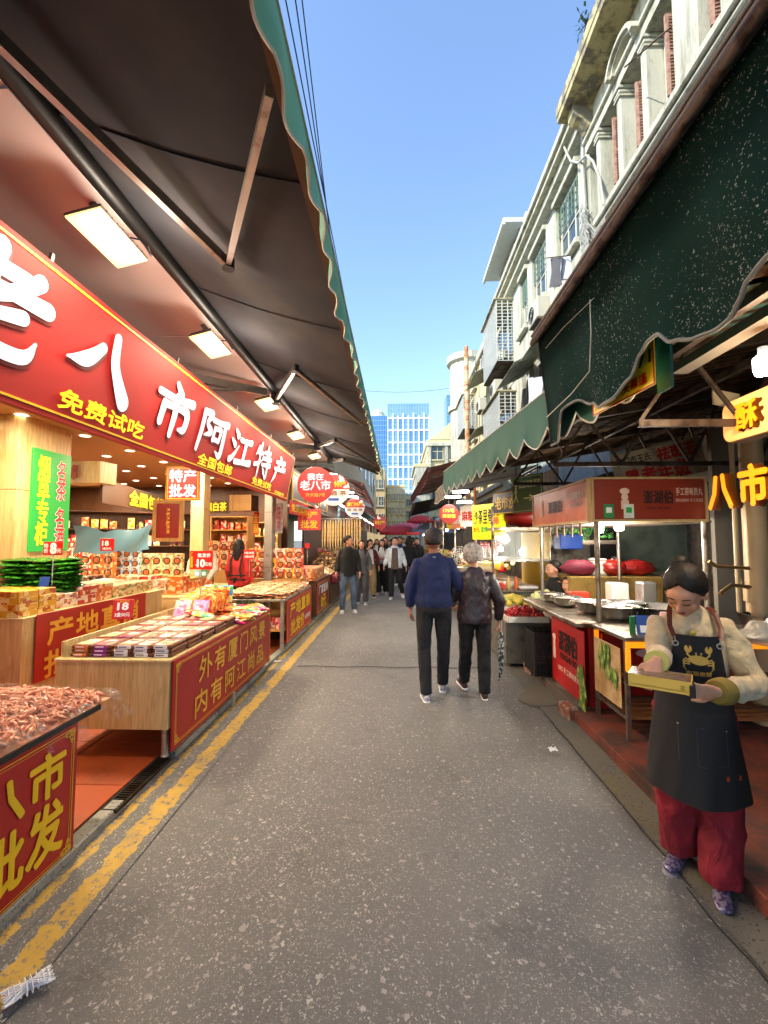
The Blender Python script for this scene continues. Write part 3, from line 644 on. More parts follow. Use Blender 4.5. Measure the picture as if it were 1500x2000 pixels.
# upright row leaning at the back left of counter 2
k = 0
for j in range(9):
    for i in range(2):
        m = (1 if j == 0 else (0 if i else 2)) if j < 8 else 6
        if j == 1 and i == 1: m = 3
        o = link('snack_bag', PIL[m], None, (-2.34+.20*i+random.uniform(-.01, .01), 4.78+.085*j, .865+.012*j), rot=(R(62+random.uniform(-5, 5)), 0, random.uniform(-.1, .1)+.15))
        tag(o, '%s snack bag standing %s in the %s leaning file' % (FN[m], ['first', 'second', 'third', 'fourth', 'fifth', 'sixth', 'seventh', 'eighth', 'last'][j], ['left', 'right'][i]), 'snack bag', 'snack bags standing in files'); k += 1
# loose bags lying over the right half
SPOTN = {0: 'near', 1: 'middle', 2: 'far'}
for j in range(9):
    for i in range(4):
        for q in range(2):
            m = random.choice([3, 2, 0, 2, 4, 5, 0]) if i < 3 else random.choice([2, 5, 4, 0, 2]); y = 4.68+.105*j+random.uniform(-.03, .03)
            if i < 2 and j < 5: continue
            x = -2.28+.17*i+random.uniform(-.03, .03) if j > 5 else -2.0+.11*i+random.uniform(-.02, .02)
            o = link('snack_bag', PIL[m], None, (x, y, .775+.028*q+.004*i), rot=(random.uniform(-.12, .12), random.uniform(-.12, .12), random.uniform(-1.2, 1.2)))
            tag(o, '%s foil bag in the loose heap, %s row, place %d, %s layer' % (FN[m], ['first', 'second', 'third', 'fourth', 'fifth', 'sixth', 'seventh', 'eighth', 'ninth'][j], i+1, ['lower', 'upper'][q]), 'snack bag', 'snack bags lying loose on the oak counter')
# red dried chilli-like bag + teal bag near the middle
for c, l, p in ((3, 'red crinkled snack bag lying on the jerky packs', (-2.12, 4.62, .86)), (4, 'teal crinkled snack bag lying beside the red one', (-1.98, 4.50, .86)), (5, 'magenta crinkled snack bag hanging over the banner edge', (-1.70, 4.62, .79)), (4, 'green crinkled snack bag hanging over the banner edge', (-1.67, 4.86, .79))):
    tag(link('snack_bag', pillow(FOIL[c], .22, .16, .05, seed=c+9), None, p, rot=(.1, .25, .4)), l, 'snack bag')
# black boxes and tall tubs
for i in range(3): tag(obj('tea_box', G().box((0, 0, .06), (.07, .05, .12), ch=.003), M('tea_green', '#1c2a1e', .3, scale=20, c2='#38503a'), loc=(-1.98+.08*i, 5.52, .757)), 'small dark green tea box standing at the back of the oak counter, %s of three' % cn[i], 'box', 'dark green tea boxes')
def card(label, loc, rz, w, h, texts, stick=True, tilt=0, name='price_card'):
    t = sign(name, label, 'price card', loc, rz, w, h, REDP, texts, d=.006, rot=(R(tilt), 0, rz))
    if stick: obj('stick', G().tube([(0, .01, -h/2), (0, .01, -h/2-.30)], .005, 6), STEEL, t)
    return t
c = card('large red price card on a stick reading 10 yuan a pack', tuple(A(393, 1094, Y=5.0)), 0, .265, .21,
     [('批发价', .035, .055, .15, .045, WHT, dict(bold=.03)), ('10', .0, -.035, .085, .085, WHT, dict(bold=.05)), ('元/包', .085, -.045, .075, .045, WHT, dict(bold=.03)), ('厂\n家\n直\n销', -.108, 0, .028, .17, YEL, dict(bold=.03)), ('包', -.058, -.055, .02, .02, WHT, {})])
for i, (dx, m) in enumerate(((-.04, '#4fb6d6'), (.035, '#3aa57c'))):
    o = obj('code_card', G().box((dx, 0, -.15), (.06, .004, .07)), M('card_%d' % i, m, .4, bump=0), c); obj('white_patch', G().box((dx, -.003, -.152), (.04, .003, .04)), WHT, o)
card('red price card reading 18 leaning on the lilac snack bags', tuple(A(240, 1190, Y=3.85)), R(14), .17, .17, [('18', .0, .025, .085, .06, WHT, dict(bold=.05)), ('3盒50元', 0, -.045, .12, .035, WHT, dict(bold=.03)), ('厂家批发价', 0, .067, .10, .018, YEL, {})], False, -12)
card('red price card reading special price 8 yuan over the green bags', tuple(A(103, 1071, Y=4.3)), R(0), .20, .13, [('特\n价', -.065, 0, .042, .095, WHT, dict(bold=.03)), ('8', .01, 0, .055, .10, WHT, dict(bold=.06)), ('元', .068, -.025, .042, .042, WHT, dict(bold=.03))])
card('red price card reading 18 in front of the blue gift boxes', tuple(A(209, 1064, Y=6.0)), 0, .20, .17, [('18', -.02, .02, .09, .065, WHT, dict(bold=.05)), ('3盒50元', 0, -.05, .13, .035, WHT, dict(bold=.03))])
card('red price card cut by the left edge of the picture', tuple(A(-4, 1098, Y=4.6)), 0, .22, .19, [('18', .0, .03, .1, .065, WHT, dict(bold=.05)), ('3盒50元', 0, -.05, .15, .035, WHT, dict(bold=.03))])
card('small red price card reading 1 for 18 3 for 50 beside the woman in red', tuple(A(487, 1083, Y=7.6)), 0, .20, .17, [('1包18元', 0, .03, .16, .04, WHT, dict(bold=.03)), ('3包50元', 0, -.035, .16, .04, WHT, dict(bold=.03))])

# counter 1 (bottom left) with the shrimp bag
counter('nearest oak counter at the lower left under the bag of dried shrimps', -2.6, -1.70, .70, 2.33, .12, .66)
b1 = sign('counter_banner', 'red counter banner with bold yellow characters at the lower left', 'banner', (-1.665, 1.49, .36), R(90), 1.66, .66, REDD,
    [('老八市', .39, .145, .70, .20, YEL, dict(bold=.035, sp=1.1)), ('特产批发', .29, -.115, .90, .25, YEL, dict(bold=.035, sp=1.05))], d=.012)
lines(b1, 1.66, .66, .03); lines(b1, 1.66, .66, .044, .002); scrolls(b1, 1.63, .63)
tag(obj('display_tray', G().bx((-2.62, .7, .685), (-1.645, 2.47, .72), ch=.006), M('black_tray', '#1b1b1d', .35), ), 'black tray under the bag of dried shrimps', 'tray')
SHR = M('dried_shrimp', '#b8603c', .4, scale=14, c2='#dba07c', bump=.4, bs=80, lo=.35, hi=.65)
g = G(); rnd = random.Random(3)
def shrimp(g, T, s):
    pts = [(s*.5*math.cos(a), 0, s*.5*math.sin(a)) for a in (0, .7, 1.4, 2.1, 2.7)]
    g.tube([T @ V(p) for p in pts], [s*.09, s*.16, s*.17, s*.12, s*.03], 5)
def hump(u, v): return .115*(math.sin(math.pi*min(1, max(0, u)))**.55)*(math.sin(math.pi*min(1, max(0, v)))**.45)
def spos(u, v): return (-2.50+.85*u, .85+1.70*v)
for i in range(3600):
    u, v = rnd.uniform(.01, .99), rnd.uniform(.02, .985); X, Y = spos(u, v); z = .725+hump(u, v)*rnd.uniform(.78, 1.0)
    T = Mx.Translation((X, Y, z)) @ Euler((rnd.uniform(-1.3, 1.3), rnd.uniform(-.6, .6), rnd.uniform(0, 6.3))).to_matrix().to_4x4(); shrimp(g, T, rnd.uniform(.038, .062))
sb = thing('shrimp_bag', 'clear plastic bag heaped with dried pink shrimps on the nearest counter', 'bag', (0, 0, 0))
g2 = G(); g2.grid(lambda u, v: (*spos(u, v), .72+hump(u, v)*.86), 24, 36); obj('shrimp_mass', g2, SHR, sb, True)
so_ = obj('dried_shrimps', g, SHR, sb, True); so_['kind'] = 'stuff'; so_['label'] = 'heaped curled dried shrimps inside the clear bag'
FILMC = N('crinkled_film'); FILMC.col((.95, .95, .95)); FILMC.set('Roughness', .12); f = FILMC.ramp(FILMC.noise(14, 6, .7, dist=1.5), .52, .66); FILMC.set('Alpha', FILMC.n('MapRange', i_Value=f, i_To_Min=.02, i_To_Max=.30).outputs[0]); FILMC.bump(FILMC.noise(12, 5, .65, dist=1.2), .9, .02); FILMC = FILMC.m
g = G()
def film(u, v):
    X, Y = spos(u*1.06-.03, v*1.08-.04); return (X+.01*mn.noise(V((u*8, v*8, 0))), Y+.01*mn.noise(V((u*8, v*8, 5))), .742+hump(u, v)*1.04+.014*mn.noise(V((X*14, Y*14, 1))))
g.grid(film, 50, 80); obj('plastic_film', g, FILMC, sb, True)
g = G()
for (cx, cy, w_, a_) in ((-1.70, 2.50, .20, .5), (-1.66, 2.1, .26, 1.3)):
    g.grid(lambda u, v: (cx+.10*u*math.cos(a_)+w_*(v-.5)*.6+.02*mn.noise(V((u*5, v*5, cx))), cy+w_*(v-.5)*.9+.07*u, .74-.15*u*(1-.5*abs(v-.5))+.02*mn.noise(V((u*6, v*6, cy)))), 8, 10)
obj('film_corner', g, FILMC, sb, True)
tag(link('snack_bag', pillow(FOIL[3], .30, .26, .06, seed=31), None, (-1.86, 1.22, .80), rot=(.1, .5, .5)), 'glossy red snack bag slumped on the near end of the nearest counter', 'snack bag')
tag(link('snack_bag', pillow(FOIL[3], .28, .24, .06, seed=35), None, (-1.80, .98, .76), rot=(.1, .7, .2)), 'second red snack bag at the very edge of the nearest counter', 'snack bag')

# inner island with red banner, boxes and green bags
counter('inner oak table carrying the white box stacks and the slanting red banner', -4.1, -3.22, 3.75, 6.0, .06, .93, legs=False)
ib = sign('counter_banner', 'red banner with golden characters on the inner table behind the jerky counter', 'banner', (-3.196, 4.72, .66), R(90), 1.7, .60, REDD, [('产地直销', -.02, .12, 1.4, .23, GLD, dict(bold=.03, sp=1.1)), ('批发价', -.22, -.17, 1.05, .23, GLD, dict(bold=.03, sp=1.1))], d=.008)
def stack(label_spot, x0, y0, nx, ny, nz, mi, dx, dy, dz, z0, rz=0, group=None, jit=.006, name='snack_box', cat='snack box'):
    for i in range(nx):
        for j in range(ny):
            m = mi(i, j) if callable(mi) else mi
            for k in range(nz if not callable(nz) else nz(i, j)):
                o = link(name, pbox_mesh(m, dx, dy, dz), None, (x0+i*(dx+.006)+random.uniform(-jit, jit), y0+j*(dy+.008)+random.uniform(-jit, jit), z0+k*(dz+.0008)), rz+random.uniform(-.02, .02))
                tag(o, '%s box, layer %s up, row %s back, place %s across, %s' % (NAMES[m], ['one', 'two', 'three', 'four', 'five', 'six', 'seven'][k], ['one', 'two', 'three', 'four', 'five', 'six', 'seven', 'eight'][j], ['one', 'two', 'three', 'four', 'five', 'six', 'seven', 'eight', 'nine', 'ten'][i], label_spot), cat, group or 'boxes, '+label_spot)
stack('yellow low table stack', -3.95, 3.86, 3, 2, 4, 3, .27, .20, .055, .952)
stack('inner table stacks', -3.95, 4.38, 4, 6, (lambda i, j: random.choice((3, 3, 2, 4)) if j < 4 else 3), lambda i, j: [1, 8, 2, 8, 2, 0, 2][(j*2+i) % 7], .18, .27, .045, .952)
# second inner table
counter('back oak table with the red yellow black and blue boxes', -5.4, -3.1, 6.6, 8.2, .06, .80, legs=False)
stack('back table row', -5.2, 6.72, 9, 4, (lambda i, j: random.choice((4, 4, 3, 5))), lambda i, j: [0, 3, 7, 6, 0, 2, 0, 8, 1][i] if j == 0 else [1, 2, 8, 2, 1, 3, 2, 8, 1][i], .225, .27, .05, .822)
counter('nearer back table with mixed flat packs behind the snack bags', -3.7, -2.75, 6.35, 6.6+.0, .06, .78, legs=False)
# gift boxes upright: walls of printed cartons
def giftbox(mi, w, h, d, plate):
    g = G().box((0, d/2, h/2), (w, d, h), 0, ch=.003); g.box((0, -.0015, h*.80), (w*.5, .002, h*.24), 1)
    for k in range(3): g.box((w*(-.12+.12*k), -.003, h*.80), (w*.06, .0015, h*.14), 3)
    T = Mx.Translation((0, -.0015, h*.34)) @ Mx.Rotation(R(90), 4, 'X'); g.lathe((0, 0, 0), [(0, .002), (w*.34, .002), (w*.37, 0)], 16, 2, T); g.lathe((0, 0, .002), [(0, .0025), (w*.24, .0015)], 12, 4, T)
    return g.mesh('gift_carton', [PK[mi], PK[8] if mi != 8 else PK[2], M('plate_rim', '#4a3024', .4), M('carton_ink', '#1f1410', .5), M('food_print', '#8a3a1c', .4, scale=60, c2='#c07a3a', bump=0)])
GB = {m: giftbox(m, .20, .22, .09, 0) for m in (0, 1, 2, 6, 3)}
def cartons(spot, px0, px1, py, Y, zt, nx, nz, mi, h=.22):
    p0, p1 = A(px0, py, Y=Y), A(px1, py, Y=Y); sc = (p1.x-p0.x)/nx/.205
    for i in range(nx):
        for k in range(nz):
            m = mi(i, k) if callable(mi) else mi
            o = link('gift_carton', GB[m], None, (p0.x+(i+.5)*(p1.x-p0.x)/nx, Y, zt+k*.223*sc), random.uniform(-.02, .02)); o.scale = (sc, sc, sc)
            tag(o, '%s carton, tier %s, %s from the left, %s' % (NAMES[m], ['one', 'two', 'three', 'four'][k], cn[min(i, 4)] if i < 5 else ['sixth', 'seventh', 'eighth'][i-5], spot), 'gift carton', 'cartons '+spot)
cartons('pile left of the blue boxes', 155, 222, 1100, 6.9, .84+.20, 3, 3, lambda i, k: (0, 1, 1)[i])
cartons('blue block under the tarp', 222, 272, 1100, 7.05, 1.04, 3, 3, 6)
cartons('block under the framed picture', 276, 356, 1100, 7.1, 1.04, 4, 2, 2)
cartons('pile beside the green bags', 122, 156, 1095, 7.4, 1.16, 2, 3, 0)
cartons('wall behind the shopkeepers', 378, 480, 1080, 9.0, 1.02, 6, 3, lambda i, k: (1, 1, 0)[(i+k) % 3])
cartons('wall at the right of the shop', 486, 592, 1100, 8.45, .90, 6, 3, lambda i, k: (0, 0, 1, 0, 3, 1)[(i+k*2) % 6])
tag(obj('plinth', G().bx((-5.5, 6.85, .04), (-3.25, 7.5, 1.02)), OAKD), 'plain wooden plinth under the gift carton blocks', 'plinth')
tag(obj('plinth', G().bx((-4.3, 8.9, .04), (-2.9, 9.25, 1.0)), OAKD), 'plain wooden plinth under the orange carton wall', 'plinth')
tag(obj('plinth', G().bx((-2.95, 8.42, .04), (-1.86, 8.75, .88)), OAKD), 'plain wooden plinth under the right hand carton wall', 'plinth')
# green vacuum bags: two files of flat bags
GBG = pack('green_foil', '#2a701c', '#3f8a2a', '#1c4a14', 30, .2)
gm = [pillow(GBG, .27, .24, .05, seed=50+i) for i in range(3)]
q0 = A(28, 1150, Y=4.5); q1 = A(122, 1150, Y=4.5)
for s_, q in enumerate((q0, A(75, 1150, Y=4.5), q1)):
    for k in range(8):
        o = link('green_bag', gm[k % 3], None, (q.x+random.uniform(-.022, .022), q.y+.05+random.uniform(-.02, .02), 1.115+.042*k), rot=(random.uniform(-.09, .09), random.uniform(-.10, .10), random.uniform(-.2, .2))); tag(o, 'flat green foil bag, %s up in the %s pile by the column' % (['first', 'second', 'third', 'fourth', 'fifth', 'sixth', 'seventh', 'top'][k], ['left', 'middle', 'right'][s_]), 'snack bag', 'green foil bags piled by the column')
tag(obj('code_stand', G().box((0, 0, 0), (.085, .012, .13), ch=.003), M('stand_blue', '#23479a', .35, bump=0), loc=tuple(A(86, 1140, Y=4.2)), rot=(R(-12), 0, .15)), 'small blue and white payment stand in front of the green bags', 'stand')
# counter 3
t = thing('metal_table', 'steel framed table heaped with flat dried fish packs', 'table', (-2.55, 6.35, 0))
obj('top', G().box((.46, .95, .76), (.94, 1.95, .03), ch=.004), STEEL, t); obj('shelf_board', G().box((.46, .95, .33), (.9, 1.9, .02)), OAKD, t)
for x in (.03, .89):
    for y in (.02, 1.88): obj('leg', G().bar((x, y, .05), (x, y, .745), .045), STEEL, t)
obj('side_panel', G().box((.1, .5, .52), (.02, 1.0, .36)), OAKD, t)
cb3 = sign('counter_banner', 'red banner reading wholesale price in yellow on the metal table', 'banner', (-1.615, 7.36, .43), R(90), 1.80, .62, REDD, [('产地直销', 0, .14, 1.45, .22, YEL, dict(bold=.03, sp=1.1)), ('批发价', -.2, -.13, .95, .22, YEL, dict(bold=.03)), ('全场批发', .55, -.13, .42, .08, WHT, dict(bold=.02))], d=.012); lines(cb3, 1.8, .62, .03)
FP3 = [pack('fishpack_cream', '#d9b98a', '#eedcb8', '#c06a3a', 26, .2), pack('fishpack_tan', '#c88f58', '#ecd0a0', '#a8482a', 26, .2), pack('fishpack_pink', '#dd9a7a', '#f2d9b6', '#c9502e', 26, .2)]
fm = [pillow(m, .15, .24, .022, seed=70+i) for i, m in enumerate(FP3)]
for i in range(6):
    for j in range(9):
        for k in range(4):
            o = link('fish_pack', fm[(i*j+k) % 3], None, (-2.48+.152*i+random.uniform(-.02, .02), 6.48+.208*j+random.uniform(-.02, .02), .79+.021*k+.012*math.sin(i)), rot=(random.uniform(-.07, .07), random.uniform(-.07, .07), random.uniform(-.4, .4)))
            tag(o, 'flat fish pack, %s layer of the metal table heap, row %s, place %d' % (['bottom', 'second', 'third', 'top'][k], ['one', 'two', 'three', 'four', 'five', 'six', 'seven', 'eight', 'nine'][j], i+1), 'snack pack', 'flat fish packs heaped on the metal table')
for i in range(3):
    tag(obj('jar', G().lathe((0, 0, 0), [(0, 0), (.05, 0), (.05, .11), (.042, .12), (.042, .15), (0, .15)], 16), PK[(3, 0, 4)[i]], None, True, loc=(-1.95+.1*i, 6.5+.12*(i % 2), .34)), 'jar on the low shelf of the metal table, %s of three' % cn[i], 'jar', 'jars on the low shelf')
# counter 4: stacks of coloured boxes
counter('dark counter with orange pink and yellow box stacks beyond the metal table', -2.5, -1.62, 8.75, 10.3, .12, .80, WAL, False)
cb4 = sign('counter_banner', 'dark red banner with cream and yellow characters below the coloured box stacks', 'banner', (-1.60, 9.5, .46), R(90), 1.45, .64, M('maroon_print', '#7e1718', .4), [('厂家直销', 0, .15, 1.1, .18, WHT, dict(bold=.03)), ('8元', 0, -.12, .6, .25, YEL, dict(bold=.04))], d=.012); lines(cb4, 1.45, .64, .04, .008)
stack('counter past metal table', -2.42, 8.86, 5, 4, lambda i, j: (5, 5, 4, 4, 4)[i], lambda i, j: (1, 5, 3, 4, 1)[i] if j < 3 else (3, 9, 1, 0, 1)[i], .165, .30, .058, .822)
card('small yellow star tag above the orange cartons', tuple(A(600, 1066, Y=8.3)), 0, .09, .09, [('特', 0, 0, .05, .05, REDP, {})], name='price_tag')
# ---------------------------------------------------------------- left side beyond the snack shop
REDC = M('dark_red_canopy', '#5e2a26', .75, var=.15, scale=1.5, bump=.1); REDV = M('faded_red_valance', '#8a4642', .75, var=.15, scale=2, bump=.12)
awning('awning', 'dark red awning beyond the brown one on the left side', 11.1, 18.2, -2.0, 3.5, -.92, 3.02, REDC, REDV, .2, REDV, arms=(((-1.9, 12.4, 3.4), (-1.4, 11.6, 3.25), (-.97, 12.7, 3.02)), ((-1.9, 15, 3.4), (-1.4, 14.2, 3.25), (-.97, 15.3, 3.02))), seg=.5, xf1=-1.05, roller=.05)
awning('awning', 'far faded red awning on the left side above the crowd', 18.4, 27, -2.2, 3.4, -1.1, 2.9, REDC, REDV, .2, REDV, seg=.6, xf1=-1.3, roller=.05)
awning('awning', 'farthest dark awning on the left side', 27.3, 38, -2.2, 3.1, -1.35, 2.7, CAN, M('grey_valance', '#5b5650', .8), .2, REDV, seg=.8, xf1=-1.5, roller=.05)
TUBE = emit('fluorescent_tube', '#fff4e2', 5)
for i, y in enumerate((10.3, 11.5, 12.8, 14.2, 15.7, 17.3)):
    t = thing('tube_light', 'lit white batten lamp, %s in the row beyond the floodlights' % ['nearest', 'second', 'third', 'fourth', 'fifth', 'farthest'][i], 'lamp', (-1.62, y, 3.16), group='white batten lamps')
    obj('tube', G().tube([(-.16, -.12, 0), (.16, .12, 0)], .03, 10), TUBE, t); obj('batten', G().bar((-.18, -.13, .045), (.18, .13, .045), .07, .03), GREY, t); lamp('batten_beam', (-.1, 0, -.06), 4, (1, .88, .72), .2, parent=t, size_y=.8)
# black and gold shop front
bs = thing('black_gold_shop', 'black shop front with gold trim just beyond the red fascia', 'shop', (-2.12, 10.9, 2.72), R(90)); 
BG = M('black_gold_board', '#1c1712', .4, scale=3)
obj('board', G().box((0, .03, 0), (4.4, .06, .72)), BG, bs)
g = G()
for x in (-2.15, -.72, .72, 2.15): g.box((x, -.008, 0), (.035, .02, .62))
for x in (-1.43, 0, 1.43):
    for z in (-.27, .27): g.box((x, -.008, z), (1.30, .02, .03))
obj('gold_trim', g, M('gold_trim', '#c79a2e', .35, .5), bs); letters(bs, '白茶特产', .2, 0, 2.9, .36, GLD, y=-.01, bold=.03)
obj('ledge', G().box((0, -.05, -.42), (4.5, .22, .04)), GREY, bs)
def disc(label, loc, r, top, bottom, texts, rz=0):
    t = thing('round_sign', label, 'sign', loc, rz); T = Mx.Rotation(R(90), 4, 'X')
    prof = [(0, .02), (r-.004, .02), (r, .016), (r, -.016), (r-.004, -.02), (0, -.02)]
    obj('disc', G().lathe((0, 0, 0), prof, 40, 0, T), bottom or top, t, True)
    if bottom:
        pts = [(r*math.cos(a), r*math.sin(a)) for a in [R(q) for q in range(2, 179, 8)]]; obj('upper_half', G().prism(pts, 1, -.024, -.0215), top, t)
    for q in texts: letters(t, *q[:6], **dict(dict(y=-.027), **(q[6] if len(q) > 6 else {})))
    obj('hanger', G().tube([(0, 0, r), (0, 0, r+.28)], .005, 5), BLKM, t); return t
disc('round red sign with white characters hanging nearest under the left awning', tuple(A(616.5, 947, Y=7.2)), .30, REDP, None, [('我在', 0, .13, .26, .11, LWHT, dict(bold=.03)), ('老八市', 0, -.01, .50, .155, LWHT, dict(bold=.03)), ('开禾路7号', 0, -.17, .32, .06, GLD, dict(bold=.02))])
BLU = M('blue_ink', '#2d62c4', .5, bump=0)
for lb, px, py, Y, r in (('red and white round sign half hidden behind the red round sign', 652, 957, 8.6, .31), ('small red and white round sign hanging above the dried fish', 693, 992, 13.2, .29)):
    disc(lb, tuple(A(px, py, Y=Y)), r, REDP, M('sign_white', '#eef0f4', .4, var=.03, bump=0), [('厦门特产', 0, .11*r/.3, .46*r/.3, .11*r/.3, YEL, dict(bold=.03)), ('烟·酒·茶', 0, -.06*r/.3, .48*r/.3, .09*r/.3, M('brown_ink', '#8c5a20', .5), dict(bold=.02)), ('▬', 0, -.18*r/.3, .2*r/.3, .05*r/.3, BLU, {})])
disc('far red round lantern sign with yellow strip over the crowd', tuple(A(742, 1021, Y=18)), .28, REDP, None, [('特产', 0, 0, .4, .16, YEL, dict(bold=.03))])
for lb, px0, px1, py, Y0, Y1, h_, tx in (('red strip banner of yellow characters under the gold shop front', 566, 602, 990, 8.3, 9.6, .26, '免费试吃'), ('second red strip banner of yellow characters farther along', 614, 634, 996, 10.6, 13.0, .26, '全国包邮')):
    a, b = A(px0, py, Y=Y0), A(px1, py, Y=Y1); b.z = a.z; m_ = (a+b)/2
    sign('banner', lb, 'banner', tuple(m_), math.atan2(b.y-a.y, b.x-a.x), (b-a).length, h_, REDP, [(tx, 0, 0, (b-a).length*.85, h_*.6, YEL, dict(bold=.03))], d=.008)
sign('hanging_sign', 'red wholesale sign with yellow characters beneath the strip banners', 'sign', tuple(A(604, 1015, Y=9.6)), R(6), .50, .46, REDP, [('特产', 0, .11, .36, .15, YEL, dict(bold=.03)), ('批发', 0, -.1, .36, .17, YEL, dict(bold=.03))])
# dried fish hanging in a row
FISH = M('dried_fish', '#d8b070', .5, scale=10, c2='#ecd6a0', bump=.3, lo=.4, hi=.6)
rail = thing('hanging_rail', 'steel rail holding the row of dried fish', 'rail', (0, 0, 0)); obj('rail', G().tube([(-2.1, 12, 2.2), (-.98, 12, 2.2)], .012, 8), STEEL, rail); obj('hanger', G().tube([(-2.05, 12, 2.2), (-2.05, 12, 3.1)], .01, 6), STEEL, rail)
fg = G(); fg.tube([(0, 0, 0), (0, 0, -.04), (0, 0, -.10), (.005, 0, -.3), (0, 0, -.55), (0, 0, -.72), (.01, 0, -.76), (0, 0, -.84)], [(.006, .006), (.02, .012), (.04, .022), (.048, .026), (.042, .022), (.016, .01), (.03, .004), (.045, .004)], 10, up=(0, 1, 0)); fmh = fg.mesh('dried_fish', FISH, True)
for i in range(15): tag(link('dried_fish', fmh, None, (-2.06+.073*i, 12+random.uniform(-.05, .05), 2.18+random.uniform(-.02, .02)), random.uniform(-.5, .5)), 'long golden dried fish hanging in the row on the steel rail', 'dried fish', 'dried fish hanging in a row')
# goods of the fish shop
def heap(name, label, cat, x0, x1, y0, y1, z, h_, r, n, mats, seed=1, squash=.6):
    g = G(); rn_ = random.Random(seed)
    for i in range(n):
        u, v = rn_.random(), rn_.random(); e = math.sin(math.pi*u)**.5*math.sin(math.pi*v)**.5
        rr = r*rn_.uniform(.75, 1.2); T = Mx.Translation((x0+(x1-x0)*u, y0+(y1-y0)*v, z+h_*e*rn_.uniform(.3, 1))) @ Euler((rn_.uniform(0, 3), rn_.uniform(0, 3), 0)).to_matrix().to_4x4()
        g.sph((0, 0, 0), (rr, rr*squash, rr*.8), 6, 4, rn_.randrange(len(mats)), T)
    o = obj(name, g, mats, None, True); tag(o, label, cat, None, 'stuff'); return o
t = counter('dark counter of dried seafood under the hanging fish', -2.45, -1.62, 10.6, 13.2, .12, .78, WAL, False)
heap('seafood_heap', 'heap of dried mussels and scallops under the hanging fish', 'seafood', -2.4, -1.66, 11.6, 13.1, .80, .42, .035, 700, [M('mussel', '#7a5636', .5), M('scallop', '#cfa873', .5), M('shell_dark', '#4a3426', .5)])
heap('seafood_heap', 'pale heap of dried shrimp and squid beside the coloured boxes', 'seafood', -2.4, -1.64, 10.6, 11.5, .80, .16, .035, 320, [M('squid_pale', '#e6d4b4', .5), MATS['scallop']], 2)
tag(obj('red_cloth', G().box((0, 0, 0), (.2, .5, .22), ch=.04), M('maroon_cloth', '#6d1730', .7, bump=.5, bs=20)), 'maroon plastic sack hung at the end of the seafood counter', 'sack').location = (-1.58, 11.0, .68)
# far shop fronts on the left
fr = random.Random(5)
SG = [M('far_sign_red', '#b8261c', .5, scale=8, c2='#d94a34'), M('far_sign_yellow', '#e8c23a', .5), M('far_sign_blue', '#3a7fb5', .5, c2='#cfe3ec', scale=9), M('far_sign_white', '#e8e6de', .5), M('far_sign_green', '#2a7a48', .5)]
for i in range(7):
    y = 14+i*3.6; t = thing('market_stall', 'left side market stall %s with a %s signboard' % (['past the dried fish', 'second past the dried fish', 'third past the dried fish', 'fourth past the dried fish', 'fifth past the dried fish', 'sixth past the dried fish', 'last seen on the left'][i], ['blue', 'red', 'yellow', 'white', 'red', 'green', 'blue'][i]), 'stall', (-2.05, y, 0))
    obj('back_panel', G().box((-.6, 0, 1.5), (.05, 3.5, 3)), WAL, t); obj('counter_box', G().box((.0, 0, .42), (.8, 3.2, .84)), MATS['maroon_print'] if i % 2 else OAKD, t)
    s_ = obj('signboard', G().box((.32, 0, 2.35), (.05, 2.4, .5)), SG[[2, 0, 1, 3, 0, 4, 2][i]], t)
    o = obj('lettering', put(G(), ['厦门特产', '老字号', '海鲜干货', '茶叶', '特产批发', '名茶', '水果'][i], 0, 0, 1.9, .32, bold=.03), YEL if i in (1, 4, 5) else REDP, s_); o.location = (.346, 0, 2.35); o.rotation_euler = (0, 0, R(90))
    g = G()
    for k in range(46): g.box((fr.uniform(-.3, .3), fr.uniform(-1.5, 1.5), .9+fr.random()*.45*(1 if k % 2 else .3)), (.12, .2, .1), fr.randrange(6), rz=fr.uniform(-.2, .2))
    q = obj('goods', g, PK[:6], t); q['kind'] = 'stuff'
    q = obj('lamp', G().tube([(.2, -1, 2.75), (.2, 1, 2.75)], .03, 8), TUBE, t)

# ---------------------------------------------------------------- right side awnings and roof
GRV = M('green_valance', '#0f5e54', .65, var=.15, scale=3, bump=.2, bs=60)
def speck():
    x = N('speckled_dark_cloth'); v = x.n('TexVoronoi', i_Vector=x.n('VectorMath', operation='ADD', i_0=x.co(), i_1=x.n('VectorMath', operation='SCALE', i_0=x.n('TexNoise', i_Vector=x.co(), i_Scale=110.0).outputs[1], i_Scale=.02).outputs[0]).outputs[0], i_Scale=120.0); sp = x.n('SeparateColor', i_0=v.outputs['Color'])
    yy = x.n('SeparateXYZ', i_0=x.co()).outputs[1]
    den = x.ramp(x.noise(2.0, 3, .6), .38, .62, (.10,)*3, (.75,)*3); fade = x.n('MapRange', i_Value=yy, i_From_Min=2.7, i_From_Max=2.0, i_To_Min=.0, i_To_Max=1).outputs[0]
    m = x.math('MULTIPLY', x.math('LESS_THAN', sp.outputs[0], x.math('MULTIPLY', den, fade)), x.math('LESS_THAN', v.outputs[0], x.math('MULTIPLY', sp.outputs[1], .42)))
    c = x.mix(x.noise(2.5, 4, .6), srgb('#0a2120'), srgb('#133936')); x.col(x.mix(x.math('MULTIPLY', m, .6), c, (.50, .55, .54))); x.set('Roughness', .95); x.set('Specular IOR Level', .15); x.bump(x.noise(30, 3), .3, .004); return x.m
SPK = speck()
na = thing('awning', 'near dark green awning with pale specks on its deep hanging valance', 'awning', (0, 0, 0))
